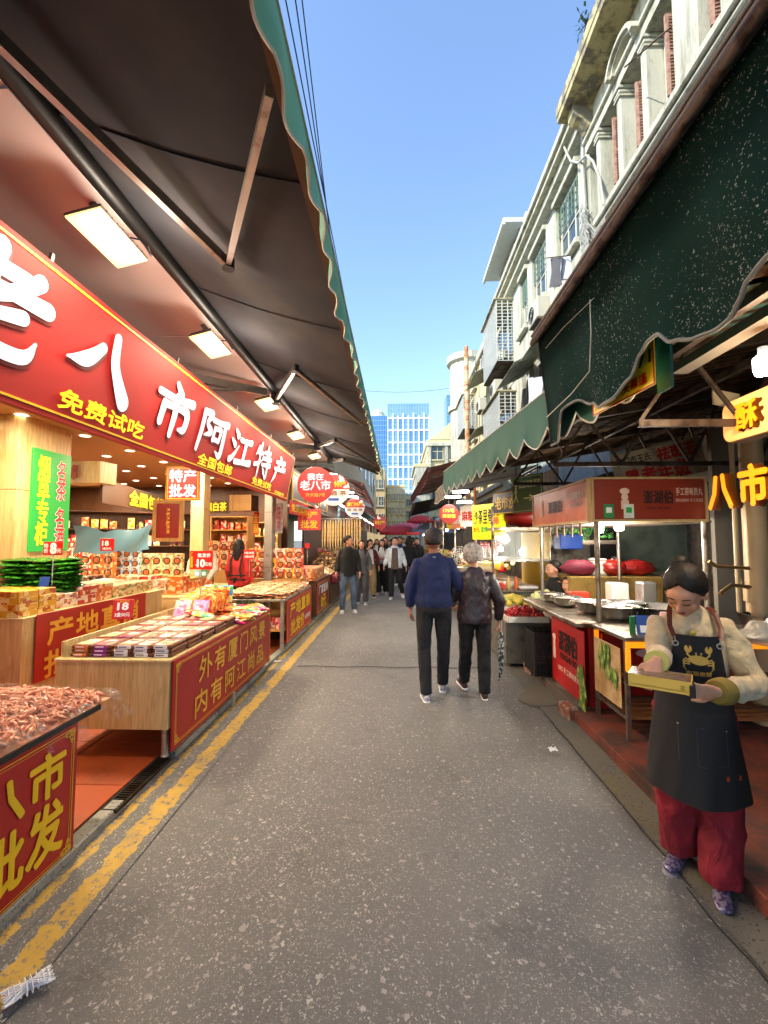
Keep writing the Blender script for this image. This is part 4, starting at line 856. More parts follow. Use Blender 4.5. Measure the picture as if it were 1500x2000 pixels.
prof = [(1078, 862), (1084, 845), (1090, 830), (1100, 800), (1117, 783), (1140, 788), (1163, 795), (1187, 780), (1213, 740), (1233, 693), (1253, 667), (1273, 653), (1300, 667), (1333, 660), (1367, 643), (1393, 623), (1420, 587), (1440, 550), (1500, 490), (1580, 440), (1700, 380), (1900, 160)]
pb = [A(x, y, X=.98) for x, y in prof]; ys = [p.y for p in pb]
def bz(Y):
    if Y >= ys[0]: return pb[0].z
    for i in range(len(ys)-1):
        if ys[i] >= Y >= ys[i+1]: k = (ys[i]-Y)/max(1e-6, ys[i]-ys[i+1]); k = k*k*(3-2*k); return pb[i].z*(1-k)+pb[i+1].z*k
    return pb[-1].z
Yn0, Yn1 = .55, 2.95
def nv(u, v, o=0):
    Y = Yn1+(Yn0-Yn1)*u; zt = 2.97+.01*math.sin(Y*5); zb = bz(Y) if u > .004 else pb[0].z
    return (.955+.05*v+o+.03*mn.noise(V((Y*2.2, v*1.5, 1)))*v+.018*math.sin(Y*13+v*2)*v, Y-(.0 if u else 0)+.0*v, zt+(zb-zt)*v)
g = G(); g.grid(nv, 120, 22); g.grid(lambda u, v: nv(u, v, .006), 120, 22); obj('valance', g, SPK, na, True)
obj('hem', G().tube([nv(i/160, 1) for i in range(161)], .008, 6), M('grey_hem', '#8d918e', .8, bs=200, bump=.5), na, True)
obj('end_hem', G().tube([nv(0, i/10) for i in range(11)], .009, 6), M('dark_hem', '#241f1f', .8), na, True)
g = G(); g.grid(lambda u, v: (.95+2.1*u, Yn0+(Yn1+.05-Yn0)*v, 3.03+.55*u-.03*math.sin(math.pi*u)), 10, 20); g.grid(lambda u, v: (.95+2.1*u, Yn0+(Yn1+.05-Yn0)*v, 3.025+.55*u-.03*math.sin(math.pi*u)), 10, 20); obj('canopy', g, M('dark_canopy', '#1b2a28', .7, bump=.1), na, True)
g = G()
for k, (dx, dz, r) in enumerate(((0, 0, .028), (-.022, -.035, .018), (-.012, .03, .014))): g.tube([(.935+dx, Yn0, 2.985+dz), (.935+dx, Yn1+.015, 2.985+dz)], r, 10)
obj('front_bar', g, M('rusty_brown_bar', '#8d857e', .5, .3, c2='#4e423c', scale=12), na, True)
obj('bar_highlight_strip', G().tube([(.905, Yn0, 3.0), (.905, Yn1+.01, 3.0)], .006, 6).tube([(.899, Yn0, 2.965), (.899, Yn1+.01, 2.965)], .004, 6), PIPE, na)  # pale strips painted in as highlights along the bar
pp = [A(1158, 585, X=.93), A(1160, 650, X=.93), A(1157, 725, X=.94), A(1120, 770, X=.95), A(1072, 815, X=.96)]; pp = [p-V((.014, 0, 0)) for p in pp]
obj('cord', G().tube(pp, .0028, 5), PIPE, na); obj('cord', G().tube([A(1160, 582, X=.925), A(1100, 640, X=.925), A(1066, 680, X=.925)], .002, 5), PIPE, na)
obj('loose_thread', G().tube([A(1080, 860, X=.99), A(1094, 874, X=1.0), A(1098, 885, X=1.0), A(1092, 898, X=1.0)], .003, 5), M('dark_thread', '#3b3432', .8), na)
ga = awning('awning', 'long green awning with white scalloped piping along the right stalls', 1.92, 6.7, 3.2, 3.15, 1.16, 2.60, M('green_canopy', '#24473f', .7, bump=.1), GRV, .37, PIPE, roller=0, seg=.36, xf1=.72, amp=.012, dip=.3)
tag(obj('green_flap', G().box((0, 0, 0), (.012, .10, .36)), GRV), 'short square end flap of green cloth under the dark awning', 'cloth flap').location = (1.145, 1.90, 2.44)
st = sign('sticker', 'yellow sticker with phone digits on the green valance', 'sticker', (1.06, 2.11, 2.41), R(-90+5), .50, .27, M('sticker_yellow', '#f2d81c', .4, bump=0), [('464', .15, .075, .15, .06, BLK, dict(bold=.02)), ('0771', .13, .0, .2, .06, BLK, dict(bold=.02)), ('推拉篷、天幕篷', -.01, -.085, .42, .05, REDP, dict(bold=.02))], d=.004, line=(REDP, .006, .006))
awning('awning', 'short striped grey awning past the green one on the right', 6.9, 8.6, 2.2, 2.75, .80, 2.50, CAN, M('striped_grey', '#8f8c86', .8, scale=20, c2='#4d4a48', bump=.2), .25, PIPE, roller=.03, seg=.8, xf1=.75)
awning('awning', 'big dark red awning hanging over the far right stalls', 8.8, 15.0, 3.2, 3.75, .62, 3.02, REDC, M('dark_red_valance', '#5b1f20', .8, bump=.15), .28, REDV, roller=.05, seg=.6, xf1=.45, arms=(((3.0, 9.6, 3.6), (1.9, 9.3, 3.3), (.75, 9.7, 3.0)), ((3.0, 12.6, 3.6), (1.9, 12.3, 3.3), (.7, 12.7, 3.0))))
awning('awning', 'far brown awning on the right above the crowd', 15.3, 24, 2.6, 3.4, .55, 2.85, CAN, REDC, .2, REDV, roller=.05, seg=.7, xf1=.6)
# brown corrugated roof over the right stalls
CORR = metal('brown_corrugated', '#6b5138', .6, '#2e2116', .42)
def corr(name, label, cat, x0, x1, y0, y1, z0, z1, pitch=.1, amp=.012, mat=CORR, along='Y'):
    n = int(abs((x1-x0) if along == 'Y' else (y1-y0))/pitch*6); g = G()
    for o_ in (0, .006):
        g.grid((lambda u, v: (x0+(x1-x0)*u, y0+(y1-y0)*v, z0+(z1-z0)*u+amp*math.sin(u*n/6*2*math.pi)+o_)) if along == 'Y' else (lambda u, v: (x0+(x1-x0)*v, y0+(y1-y0)*u, z0+(z1-z0)*v+amp*math.sin(u*n/6*2*math.pi)+o_)), n, 2)
    return tag(obj(name, g, mat, None, True), label, cat)
corr('corrugated_roof', 'brown corrugated sheet roof over the near right stalls', 'roof', 1.25, 4.6, .3, 6.8, 2.70, 3.30, along='X')
TRS = metal('truss_steel', '#4a4038', .6, '#2a1c12', .5)
fr_ = thing('roof_frame', 'dark steel truss carrying the corrugated roof on the right', 'frame', (0, 0, 0))
for y in (1.2, 2.6, 4.0, 5.4, 6.6): obj('rafter', G().bar((1.2, y, 2.66), (4.6, y, 3.22), .05, .07), TRS, fr_)
for x, z in ((1.5, 2.64), (2.3, 2.78), (3.2, 2.94), (4.1, 3.1)): obj('purlin', G().bar((x, .4, z), (x, 6.7, z), .04, .05), TRS, fr_)
g = G()
for y in (2.6, 4.0, 5.4): g.bar((1.4, y, 2.3), (4.4, y, 2.3), .03, .04); [g.bar((1.4+.6*k, y, 2.3), (1.7+.6*k, y, 2.72+.1*k), .02).bar((1.7+.6*k, y, 2.72+.1*k), (2.0+.6*k, y, 2.3), .02) for k in range(5)]
obj('lattice', g, TRS, fr_)
tag(obj('batten_lamp', G().bar((1.62, 1.3, 2.60), (1.62, 2.55, 2.60), .09, .05), M('unlit_tube', '#5a554c', .4)), 'unlit grey batten under the corrugated roof behind the dark awning', 'lamp')
# lit bulbs of the stalls
BULB = emit('bulb_white', '#f4f3ea', 8)
def bulb(label, p, e, col_=(1, .93, .82), r=.045, cyl=False):
    t = thing('bulb', label, 'bulb', tuple(p)); obj('globe', G().lathe((0, 0, 0), [(0, -.05), (r*.8, -.045), (r, -.02), (r, .03), (r*.6, .045), (0, .045)], 16), BULB, t, True)
    obj('cap', G().lathe((0, 0, 0), [(.02, .045), (.02, .08), (0, .085)], 10), WHT, t)
    l = bpy.data.lights.new('bulb_light', 'POINT'); l.energy = e; l.color = col_; l.shadow_soft_size = .06; lo = bpy.data.objects.new('bulb_light', l); COL.objects.link(lo); lo.parent = t; lo.location = (0, 0, -.11)
    return t
bulb('bright white bulb hanging under the red box sign', A(1209, 1027, Y=4.35), 16)
bulb('bright white bulb left of the sign post', A(1170, 1032, Y=4.9), 12)
bulb('dazzling lamp at the right edge under the roof', A(1492, 712, Y=2.0), 14, (1, .80, .55), .04)
bulb('white bulb over the glass food stall', A(1020, 1078, Y=7.3), 14); bulb('small white bulb over the skewers', A(978, 1072, Y=8.6), 12); bulb('small white bulb near the fan', A(938, 1074, Y=9.0), 6)
for i, (px, py, Y) in enumerate(((883, 972, 8.0), (905, 982, 8.4), (898, 962, 7.6))):
    t = thing('tube_light', 'lit white tube %s under the end of the green awning' % ['nearest the round sign', 'to the right', 'highest'][i], 'lamp', tuple(A(px, py, Y=Y))); obj('tube', G().tube([(-.12, -.1, 0), (.16, .1, .03)], .025, 8), TUBE, t); lamp('tube_beam', (0, 0, -.05), 2.5, (1, .95, .85), .3, parent=t)
# yellow light box and raised letters
YB = emit('warm_lightbox', '#ffb467', .28)
lb_ = thing('light_box', 'glowing cream light box with an orange character at the right edge', 'sign', (2.0, 2.02, 2.33), R(-90))
pts = []; w_, h_, r_ = .74, .125, .06
for cx, cz, a0 in ((w_-r_, h_-r_, 0), (-w_+r_, h_-r_, 90), (-w_+r_, -h_+r_, 180), (w_-r_, -h_+r_, 270)):
    pts += [(cx+r_*math.cos(R(a0+k*15)), cz+r_*math.sin(R(a0+k*15))) for k in range(7)]
obj('box', G().prism(pts, 1, 0, .09), M('box_side', '#7a5a3a', .5), lb_); obj('face', G().prism([(x*.985, z*.96) for x, z in pts], 1, -.006, -.001), YB, lb_)
OG = emit('orange_letter', '#ff8c14', .42); DK = M('letter_side', '#6a3c0c', .5, .3)
def raised(parent, s, cx, cz, w, h, dep=.03, bold=.03):
    letters(parent, s, cx, cz, w, h, DK, y=-.008, bold=bold+.02, name='character_side')
    for k in range(3): letters(parent, s, cx, cz, w, h, DK, y=-.012-dep*k/3, bold=bold, name='character_side')
    letters(parent, s, cx, cz, w, h, OG, y=-.016-dep, bold=bold, name='character')
raised(lb_, '酥', -.50, -.005, .15, .15); raised(lb_, '小', -.20, -.005, .15, .15)
rl = thing('raised_letters', 'glowing orange raised characters mounted beside the drain pipe', 'sign', (2.10, 2.5, 1.925), R(-90)); raised(rl, '八', -.36, 0, .20, .21, .05, .04); raised(rl, '市', -.10, .015, .20, .23, .05, .04)
obj('rear_plate', G().box((-.1, .02, 0), (.9, .01, .02)), BLKM, rl)
# ---------------------------------------------------------------- right stall with the red box sign
SX, SY0, SY1 = 1.60, 4.12, 5.85
STM = metal('stained_steel', '#a59b8e', .3, '#5a4026', .55)
stl = thing('food_stall', 'steel food stall with a red box sign and big bowls on its counter', 'stall', (0, 0, 0))
obj('counter_top', G().bx((SX, SY0, .83), (2.9, SY1, .87), ch=.006), STM, stl); obj('counter_body', G().bx((SX+.12, SY0+.02, .115), (2.8, 4.92, .83)), M('stall_red', '#9c1c18', .45, bump=.04), stl)
for x, y in ((1.83, 4.16), (1.83, 5.75), (2.80, 4.16), (2.80, 5.75)): obj('post', G().tube([(x, y, .87), (x, y, 2.2)], .022, 12), STM, stl, True)
obj('shelf_panel', G().bx((1.8, 4.2, 1.78), (2.9, 5.8, 1.80)), STM, stl)
FRM = wood('pale_frame', '#a98a5e', '#cdb184')
def facesign(label, loc, rz, w, h, alt=False):
    s_ = sign('box_sign', label, 'sign', loc, rz, w, h, M('box_sign_red', '#8e3018', .35, coat=.3, scale=2, bump=.02) if not alt else M('orange_red_print', '#c4602e', .4, scale=3, c2='#a8401f', bump=.02), [('澎湖伯', .08*w, .02, .26*w, .12, BLK, dict(bold=.03)), ('手工原味贡丸', .36*w, .07, .24*w, .07, M('pale_ink', '#e8c9b8', .5), dict(bold=.02)), ('【现自磨制 手工现做】', .36*w, -.01, .24*w, .03, MATS['pale_ink']), ('PENG HU BO', .08*w, -.08, .22*w, .025, BLK)] if not alt else
        [('澎湖伯', -.02*w, .0, .26*w, .13, BLK, dict(bold=.03)), ('手工原味贡丸', .33*w, .07, .28*w, .08, WHT, dict(bold=.02)), ('手工现做', .33*w, -.02, .2*w, .04, WHT)], d=.05, frame=FRM, fw=.022)
    g = G(); cx = -.22*w if not alt else -.28*w; g.sph((cx, -.004, .02), (.032, .003, .036), 12, 8); g.sph((cx, -.004, .075), (.045, .003, .03), 12, 8); g.box((cx, -.004, -.05), (.07, .004, .08)); obj('chef_badge', g, MATS['pale_ink'], s_)
    return s_
fs = facesign('red box sign facing the camera with black and pale characters', (2.30, 4.13, 1.995), 0, 1.0, .37)
for cx, m in ((-.37, '#2f8a4c'), (-.19, '#dfe6dc')): obj('code_card', G().box((cx, -.008, -.11), (.09, .006, .13)), M('code_'+m[1:], m, .4, bump=0), fs); obj('code_patch', G().box((cx, -.013, -.10), (.05, .004, .05)), WHT if m != '#dfe6dc' else M('code_g', '#2fae4e', .4), fs)
facesign('orange red box sign on the lane side of the stall', (1.75, 4.97, 1.99), R(-90), 1.62, .36, True)
# counter banner
bb = sign('counter_banner', 'red banner with black characters and green leaves below the bowls', 'banner', (1.66, 4.52, .47), R(-90), .84, .66, REDD, [('澎湖伯', .03, .13, .46, .20, BLK, dict(bold=.03)), ('PENGHU BO', .05, -.02, .42, .06, BLK, dict(bold=.02)), ('100% 手工原味贡丸', .04, -.15, .55, .06, MATS['pale_ink'], dict(bold=.02))], d=.01)
LEAF = M('printed_leaf', '#4f7a2e', .5, scale=20, c2='#a9c26a', bump=0)
def leaves(parent, cx, cz, n, s, seed, sx=.15, sz=.2):
    g = G(); q = random.Random(seed)
    for i in range(n):
        a = q.uniform(-1.9, -1.1); L = s*q.uniform(.6, 1.2); x0 = cx+q.uniform(-sx, sx); z0 = cz+q.uniform(-sz, sz); d = V((math.cos(a), 0, math.sin(a))); p = V((-d.z, 0, d.x))
        pts = [V((x0, -.006-.0004*i, z0))+d*L*t+p*L*w for t, w in ((0, 0), (.35, .14), (.7, .12), (1, 0), (.7, -.12), (.35, -.14))]; g.add(pts, [tuple(range(6))])
    obj('leaf_print', g, LEAF, parent)
leaves(bb, .36, -.12, 26, .16, 3, .06, .16); g = G(); g.sph((-.33, -.004, .06), (.035, .003, .045), 12, 8); g.sph((-.33, -.004, .13), (.05, .003, .035), 12, 8); g.box((-.33, -.004, -.03), (.07, .004, .12)); obj('chef_badge', g, MATS['pale_ink'], bb)
# bowls
bowl = G(); bowl.lathe((0, 0, 0), [(0, .004), (.10, .004), (.155, .05), (.185, .125), (.205, .13), (.205, .134), (.18, .128), (.15, .055), (.095, .012), (0, .012)], 32)
BOWLM = bowl.mesh('bowl', metal('bowl_steel', '#c4c2bc', .18, '#6a5a48', .75), True)
for i, (x, y, s_, l) in enumerate(((2.06, 4.30, 1.0, 'nearest steel bowl behind the sign post'), (1.98, 4.66, .95, 'second steel bowl under the post'), (1.90, 5.12, .85, 'steel bowl in the middle of the counter'), (2.30, 4.62, .95, 'steel bowl behind the second bowl'), (1.86, 5.50, .8, 'farthest steel bowl on the counter'))):
    t = thing('bowl', l+', full of pale meatballs', 'bowl', (x, y, .872), group='steel bowls on the food stall'); t.scale = (s_,)*3; b_ = link('bowl', BOWLM, t)
    heap_g = G(); q = random.Random(i)
    for k in range(46): a = q.uniform(0, 6.28); r_ = .15*q.random()**.5; heap_g.sph((r_*math.cos(a), r_*math.sin(a), .085+.03*(1-r_/.15)), .024, 8, 6)
    m = obj('meatballs', heap_g, M('meatball', '#c9b3a0', .4, scale=12, c2='#dccab8', bump=.1), t, True); m['kind'] = 'stuff'
# cart
ct = thing('steel_cart', 'steel cart with glowing orange edges and slatted shelves beside the woman', 'cart', (0, 0, 0))
OE = M('orange_acrylic_edge', '#e8901c', .3, bump=0, em='#ff8a10', es=.30)
obj('cart_top', G().bx((1.73, 3.50, .845), (3.3, 4.08, .875), ch=.005), STM, ct)
obj('orange_edge', G().bx((1.735, 3.492, .80), (3.29, 3.512, .842)), OE, ct); obj('orange_post', G().bx((1.735, 3.494, .62), (1.765, 3.52, .795)), OE, ct); obj('orange_post', G().bx((1.735, 4.03, .45), (1.765, 4.06, .83)), OE, ct)
for x, y in ((1.75, 3.53), (1.75, 4.05), (3.25, 3.53), (3.25, 4.05)): obj('leg', G().bar((x, y, .10), (x, y, .84), .03), STM, ct)
obj('lower_rail', G().bar((1.75, 3.53, .26), (1.75, 4.05, .26), .025), STM, ct); obj('lower_rail', G().bar((1.75, 3.53, .53), (1.75, 4.05, .53), .025), STM, ct)
slm = G().box((0, 0, 0), (1.47, .035, .018)).mesh('slat', wood('worn_slat', '#6a4326', '#a06c3e', (1.2, 14, 14)))
for z in (.26, .53):
    for i in range(6): link('slat', slm, ct, (2.5, 3.56+.09*i, z))
obj('front_panel', G().bx((1.78, 4.00, .28), (3.2, 4.02, .80)), M('cart_red', '#a01a10', .3, coat=.4, bump=0), ct)
sp_ = sign('side_print', 'picture panel of green leaves on parchment on the side of the cart', 'panel', (1.715, 3.79, .55), R(-90), .46, .46, M('parchment', '#c9ad84', .5, scale=5, c2='#a88452'), [], d=.006); leaves(sp_, .02, .14, 22, .16, 9, .16, .1)
g = G(); g.sph((0, -.004, .02), (.09, .003, .035), 14, 8); g.box((0, -.004, -.03), (.06, .004, .05)); o = obj('chef_badge', g, MATS['pale_ink'], ct); o.location = (2.15, 3.995, .62)
# things on the cart
cs_ = thing('code_stand', 'blue and green folded payment stand on the cart', 'stand', (1.93, 3.60, .877), R(-8)); obj('panel', G().box((0, 0, .075), (.10, .008, .15), T=Mx.Rotation(R(-14), 4, 'X')), MATS['stand_blue'], cs_); obj('panel', G().box((-.075, .03, .07), (.06, .008, .14), rz=.6), MATS['code_2f8a4c'], cs_); obj('white_patch', G().box((0, -.007, .045), (.055, .003, .055), T=Mx.Rotation(R(-14), 4, 'X')), WHT, cs_)
o = obj('bottle', G().lathe((0, 0, 0), [(0, 0), (.038, 0), (.04, .12), (.034, .14), (.03, .16), (0, .163)], 20), M('pink_bottle', '#d9a8a4', .3, scale=20, c2='#b06a70', lo=.6, hi=.65), None, True, loc=(2.16, 3.72, .876)); tag(o, 'pale pink thermos bottle on the cart', 'bottle')
sc_ = thing('scale', 'white kitchen scale on the cart behind the woman', 'scale', (2.45, 3.78, .876)); obj('body', G().box((0, 0, .04), (.24, .22, .075), ch=.015), M('white_plastic', '#d6d2c6', .4), sc_); obj('pan', G().box((0, 0, .095), (.26, .22, .015), ch=.006), M('white_plastic'), sc_); obj('screen', G().box((-.02, -.112, .04), (.11, .004, .035)), M('dark_screen', '#182a4c', .2), sc_)
t = thing('wok', 'wide shallow metal basin on the back of the cart', 'basin', (2.45, 4.35, .88)); b_ = link('bowl', BOWLM, t); b_.scale = (1.3, 1.3, .9)
# backdrop of the right stalls
BW = concrete('grimy_wall', '#4a4238', '#6a5c4a', '#2c241c', .5)
rw = thing('arcade_wall', 'grimy rear wall behind the right food stalls', 'wall', (0, 0, 0)); obj('wall', G().bx((4.6, -8, -.02), (4.8, 34, 3.6)), BW, rw)
tag(obj('tiled_counter', G().bx((2.35, 6.2, .115), (3.6, 6.9, 1.12), ch=.01), concrete('yellow_terrazzo', '#8a6a2c', '#a5853e', '#4a3820', .55)), 'grimy yellow sink counter behind the stall', 'counter')
tag(obj('steel_cabinet', G().bx((3.62, 6.1, .115), (4.4, 6.8, 1.15), ch=.01), STM), 'stained steel cabinet right of the yellow counter', 'cabinet')
for i, (x, w_, c_, l) in enumerate(((2.55, .5, 'maroon_cloth', 'maroon plastic bags heaped on the yellow counter'), (3.05, .35, 'red_bag', 'bright red plastic bag on the yellow counter'), (3.35, .5, 'red_bag', 'second red plastic bag beside the steel cabinet'))):
    m = M('red_bag', '#8a1a16', .35, bump=.9, bs=9, bd=.02) if c_ == 'red_bag' else MATS[c_]; g = G(); g.grid(lambda u, v: tuple(V((0, 0, 0))+V((w_/2*math.cos(u*6.283)*math.sin(math.pi*v)*(1+.3*mn.noise(V((u*6, v*5, i)))), .14*math.sin(u*6.283)*math.sin(math.pi*v), .11-.11*math.cos(math.pi*(1-v))*(1+.25*mn.noise(V((u*7, v*4, i+5))))))), 24, 12); tag(obj('plastic_bag', g, m, None, True, loc=(x, 6.4, 1.12)), l, 'bag')
t = thing('rice_cooker', 'white cooker on the yellow counter', 'cooker', (2.86, 6.5, 1.122)); obj('body', G().box((0, 0, .1), (.24, .2, .2), ch=.03), MATS['white_plastic'], t); obj('lid', G().box((0, 0, .22), (.2, .17, .03), ch=.01), MATS['white_plastic'], t)
t = thing('kettle', 'white kettle with a black lid on the yellow counter', 'kettle', (3.18, 6.62, 1.122)); obj('body', G().lathe((0, 0, 0), [(0, 0), (.09, 0), (.1, .1), (.07, .2), (0, .2)], 16), MATS['white_plastic'], t, True); obj('lid', G().lathe((0, 0, .2), [(.07, 0), (.06, .06), (0, .07)], 12), BLKM, t)
tag(obj('wood_board', G().box((0, 0, 0), (.16, .03, 1.35)), wood('old_board', '#3c2a16', '#5c4224'), loc=tuple(A(1412, 1110, Y=5.3)), rot=(0, R(3), 0)), 'old upright wooden board with faint characters by the tap', 'board')
tag(obj('door_panel', G().box((0, 0, 1.15), (1.0, .05, 2.3)), M('grey_green_door', '#4a544c', .6, scale=3, c2='#38403a'), loc=(3.9, 6.95, .115)), 'grey green folding door behind the stall', 'door')
tag(obj('dark_doorway', G().box((0, 0, 1.1), (.55, .04, 2.2)), M('black_void', '#0c0a09', .8), loc=(3.15, 7.0, .115)), 'dark doorway behind the yellow counter', 'doorway')
obj_p = thing('drain_pipe', 'thick cream drain pipe at the right edge with a tap beside it', 'pipe', (3.05, 3.9, .10)); obj('pipe', G().lathe((0, 0, 0), [(.085, 0), (.085, 1.0), (.10, 1.0), (.10, 1.12), (.085, 1.12), (.085, 2.75)], 20), M('cream_pvc', '#b59a72', .5, var=.2, scale=4), obj_p, True); obj('thin_pipe', G().tube([(-.16, 0, .9), (-.16, 0, 2.7)], .02, 10), MATS['cream_pvc'], obj_p)
tp = obj('tap', G().tube([(0, 0, 0), (-.30, 0, .02), (-.36, 0, .06)], .016, 8).tube([(0, 0, -.16), (-.18, 0, -.14), (-.25, 0, -.19), (-.28, 0, -.22)], .018, 8).tube([(-.1, 0, -.14), (-.1, 0, -.08)], .01, 6), metal('brass_tap', '#a08458', .3), obj_p, True, loc=(-.05, -.02, 1.28))
tag(obj('grey_wall_panel', G().box((0, 0, 1.4), (.8, .06, 2.8)), M('grey_panel', '#6a6256', .6, scale=2), loc=(3.62, 4.65, .115)), 'grey wall panel behind the drain pipe', 'wall panel')
tag(obj('roasting_pan', G().lathe((0, 0, 0), [(.0, .002), (.16, .002), (.20, .13), (.215, .13), (.215, .14), (.19, .13), (.15, .012), (0, .012)], 4), metal('burnt_pan', '#6a5e50', .4, '#24190f', .45), loc=(3.0, 3.75, .876), rz=R(45)), 'burnt square metal pan at the back of the cart', 'pan')
# slanted old sign in the roof space
sign('hanging_board', 'tilted white board with black and red characters in the roof space', 'sign', tuple(A(1288, 905, Y=5.2)), 0, 1.05, .42, M('dirty_white_board', '#a8a090', .6, scale=4, c2='#857a68'), [('厦门市王氏', -.28, .11, .40, .09, BLK, dict(bold=.03)), ('祛斑王', .22, .10, .44, .15, REDD, dict(bold=.04)), ('黑老年斑', -.05, -.10, .74, .2, REDD, dict(bold=.04))], rot=(0, R(-13), 0))
o = sign('hanging_board', 'small white card hanging from a bracket near the light box', 'card', tuple(A(1420, 778, Y=2.9)), R(20), .17, .11, M('cream_card', '#a8977a', .6), [], d=.02, rot=(R(-15), R(12), 0))
# plastic bags at the right behind the woman
g = G(); g.grid(lambda u, v: (.22*math.cos(u*6.283)*math.sin(math.pi*v)*(1+.4*mn.noise(V((u*6, v*5, 3)))), .12*math.sin(u*6.283)*math.sin(math.pi*v), .17*(1-math.cos(math.pi*v))/2*(1+.4*mn.noise(V((u*9, v*4, 8))))), 30, 14); tag(obj('plastic_bag', g, glass('milky_film', '#d8d0c0', .55, .25), None, True, loc=(2.62, 3.25, .875)), 'crumpled clear plastic bags behind the shoulder of the woman', 'bag')
# counter at the right edge
rc = thing('steel_counter', 'steel topped counter with a dark skirt at the right edge', 'counter', (0, 0, 0)); obj('top', G().bx((1.55, .4, .85), (2.6, 1.92, .89), ch=.006), STEEL, rc)
g = G(); g.grid(lambda u, v: (1.62+.012*math.sin(u*95)*(1-v*.2), .45+1.45*u, .13+.72*v), 160, 4); g.grid(lambda u, v: (1.60+1*u, 1.895+.012*math.sin(u*70), .13+.72*v), 120, 4); obj('skirt', g, M('dark_curtain', '#1f1a18', .8, bump=.1), rc, True)
tag(obj('red_string', G().tube([(0, 0, 0), (0, 0, -.2)], .02, 6), REDP, loc=(2.5, 2.55, 1.75)), 'small red tassel hanging at the right edge', 'tassel')
# crates + fruit
fs_ = thing('fruit_stand', 'grey steel fruit box stand beside the black crates', 'stand', (0, 0, 0)); obj('body', G().bx((1.36, 5.78, .05), (1.98, 6.75, .58), ch=.01), metal('dull_zinc', '#8d897c', .5, '#5e5444', .6), fs_)
for x in (1.40, 1.94):
    for y in (5.82, 6.7): obj('leg', G().bar((x, y, .0), (x, y, .06), .04), STM, fs_)
def fruit(label, gx, cat, mesh, pts, grp):
    for p in pts: q = link(gx, mesh, None, p, random.uniform(0, 6)); q.rotation_euler = (random.uniform(-.8, .8), random.uniform(-.8, .8), random.uniform(0, 6)); tag(q, label, cat, grp)
SB = M('strawberry', '#8e0f16', .3, scale=60, c2='#b51a1e', bump=.4, bs=120); sbg = G(); sbg.lathe((0, 0, 0), [(0, .022), (.014, .02), (.021, .008), (.018, -.010), (.009, -.024), (0, -.028)], 10)
SBM = sbg.mesh('strawberry', SB, True)
def pile(x0, x1, y0, y1, z, h_, n, seed):
    q = random.Random(seed); out = []
    for i in range(n):
        u, v = q.random(), q.random(); out.append((x0+(x1-x0)*u, y0+(y1-y0)*v, z+h_*(math.sin(math.pi*u)*math.sin(math.pi*v))**.5*q.uniform(.6, 1)))
    return out
def trayb(label, x0, x1, y0, y1, z, mat=None):
    t = thing('fruit_tray', label, 'tray', ((x0+x1)/2, (y0+y1)/2, z)); w, d = x1-x0, y1-y0; obj('base', G().box((0, 0, .006), (w, d, .012)), mat or MATS['white_plastic'], t); g = G()
    for s_ in (-1, 1): g.box((s_*(w/2), 0, .035), (.012, d, .07)); g.box((0, s_*(d/2), .035), (w-.014, .012, .07))
    obj('rim', g, mat or MATS['white_plastic'], t); return t
trayb('white tray of dark red strawberries on the fruit stand', 1.36, 1.86, 5.62, 6.05, .60); fruit('dark red strawberry in the heap on the white tray', 'strawberry', 'strawberry', SBM, pile(1.38, 1.84, 5.66, 6.02, .64, .14, 150, 1), 'strawberries in the white tray')
trayb('second tray of strawberries above the black crates', 1.90, 2.30, 5.6, 5.95, .64); fruit('strawberry in the right hand tray above the crates', 'strawberry', 'strawberry', SBM, pile(1.92, 2.28, 5.63, 5.93, .67, .12, 80, 2), 'strawberries in the tray above the crates')
MG = G(); MG.lathe((0, 0, 0), [(0, .05), (.025, .043), (.038, .015), (.036, -.02), (.02, -.042), (0, -.048)], 12); MGM = MG.mesh('mango', M('mango_yellow', '#c9b040', .35, scale=14, c2='#a9b24a'), True)
trayb('tray of small yellow mangoes behind the strawberries', 1.36, 1.80, 6.12, 6.5, .66); fruit('yellow green mango in the heap behind the strawberries', 'mango', 'mango', MGM, pile(1.38, 1.78, 6.12, 6.46, .72, .12, 46, 3), 'mangoes in the tray')
MGP = MG.mesh('guava', M('guava_pale', '#c8cc90', .4, scale=10, c2='#aebc6c'), True); trayb('raised tray of pale green guavas', 1.84, 2.2, 6.05, 6.45, .74); fruit('pale green guava in the raised tray', 'guava', 'guava', MGP, pile(1.86, 2.18, 6.08, 6.42, .80, .12, 34, 4), 'guavas in the raised tray')
tag(obj('price_card', G().box((0, 0, 0), (.11, .006, .07)), WHT, loc=(1.86, 5.62, .76), rot=(R(-25), 0, -.2)), 'white price slip stuck in the strawberries', 'price card')
BCR = M('black_crate', '#141417', .5, bump=.1)
def crate(label, x, y, z):
    t = thing('crate', label, 'crate', (x, y, z)); g = G(); w, d, h_ = .46, .40, .235
    for sx in (-1, 1):
        for sy in (-1, 1): g.box((sx*(w/2-.012), sy*(d/2-.012), h_/2), (.024, .024, h_))
    obj('corner_post', g, BCR, t); g = G()
    for zz in [.012+.024*k for k in range(10)]:
        for s_ in (-1, 1): g.box((s_*(w/2-.006), 0, zz), (.008, d-.05, .012)); g.box((0, s_*(d/2-.006), zz), (w-.05, .008, .012))
    for k in range(6):
        for s_ in (-1, 1): g.box((s_*(w/2-.008), -d/2+.06+k*.056, h_/2), (.006, .01, h_)); g.box((-w/2+.06+k*.068, s_*(d/2-.008), h_/2), (.01, .006, h_))
    q = obj('lattice', g, BCR, t); obj('base', G().box((0, 0, .008), (w-.02, d-.02, .012)), BCR, t)
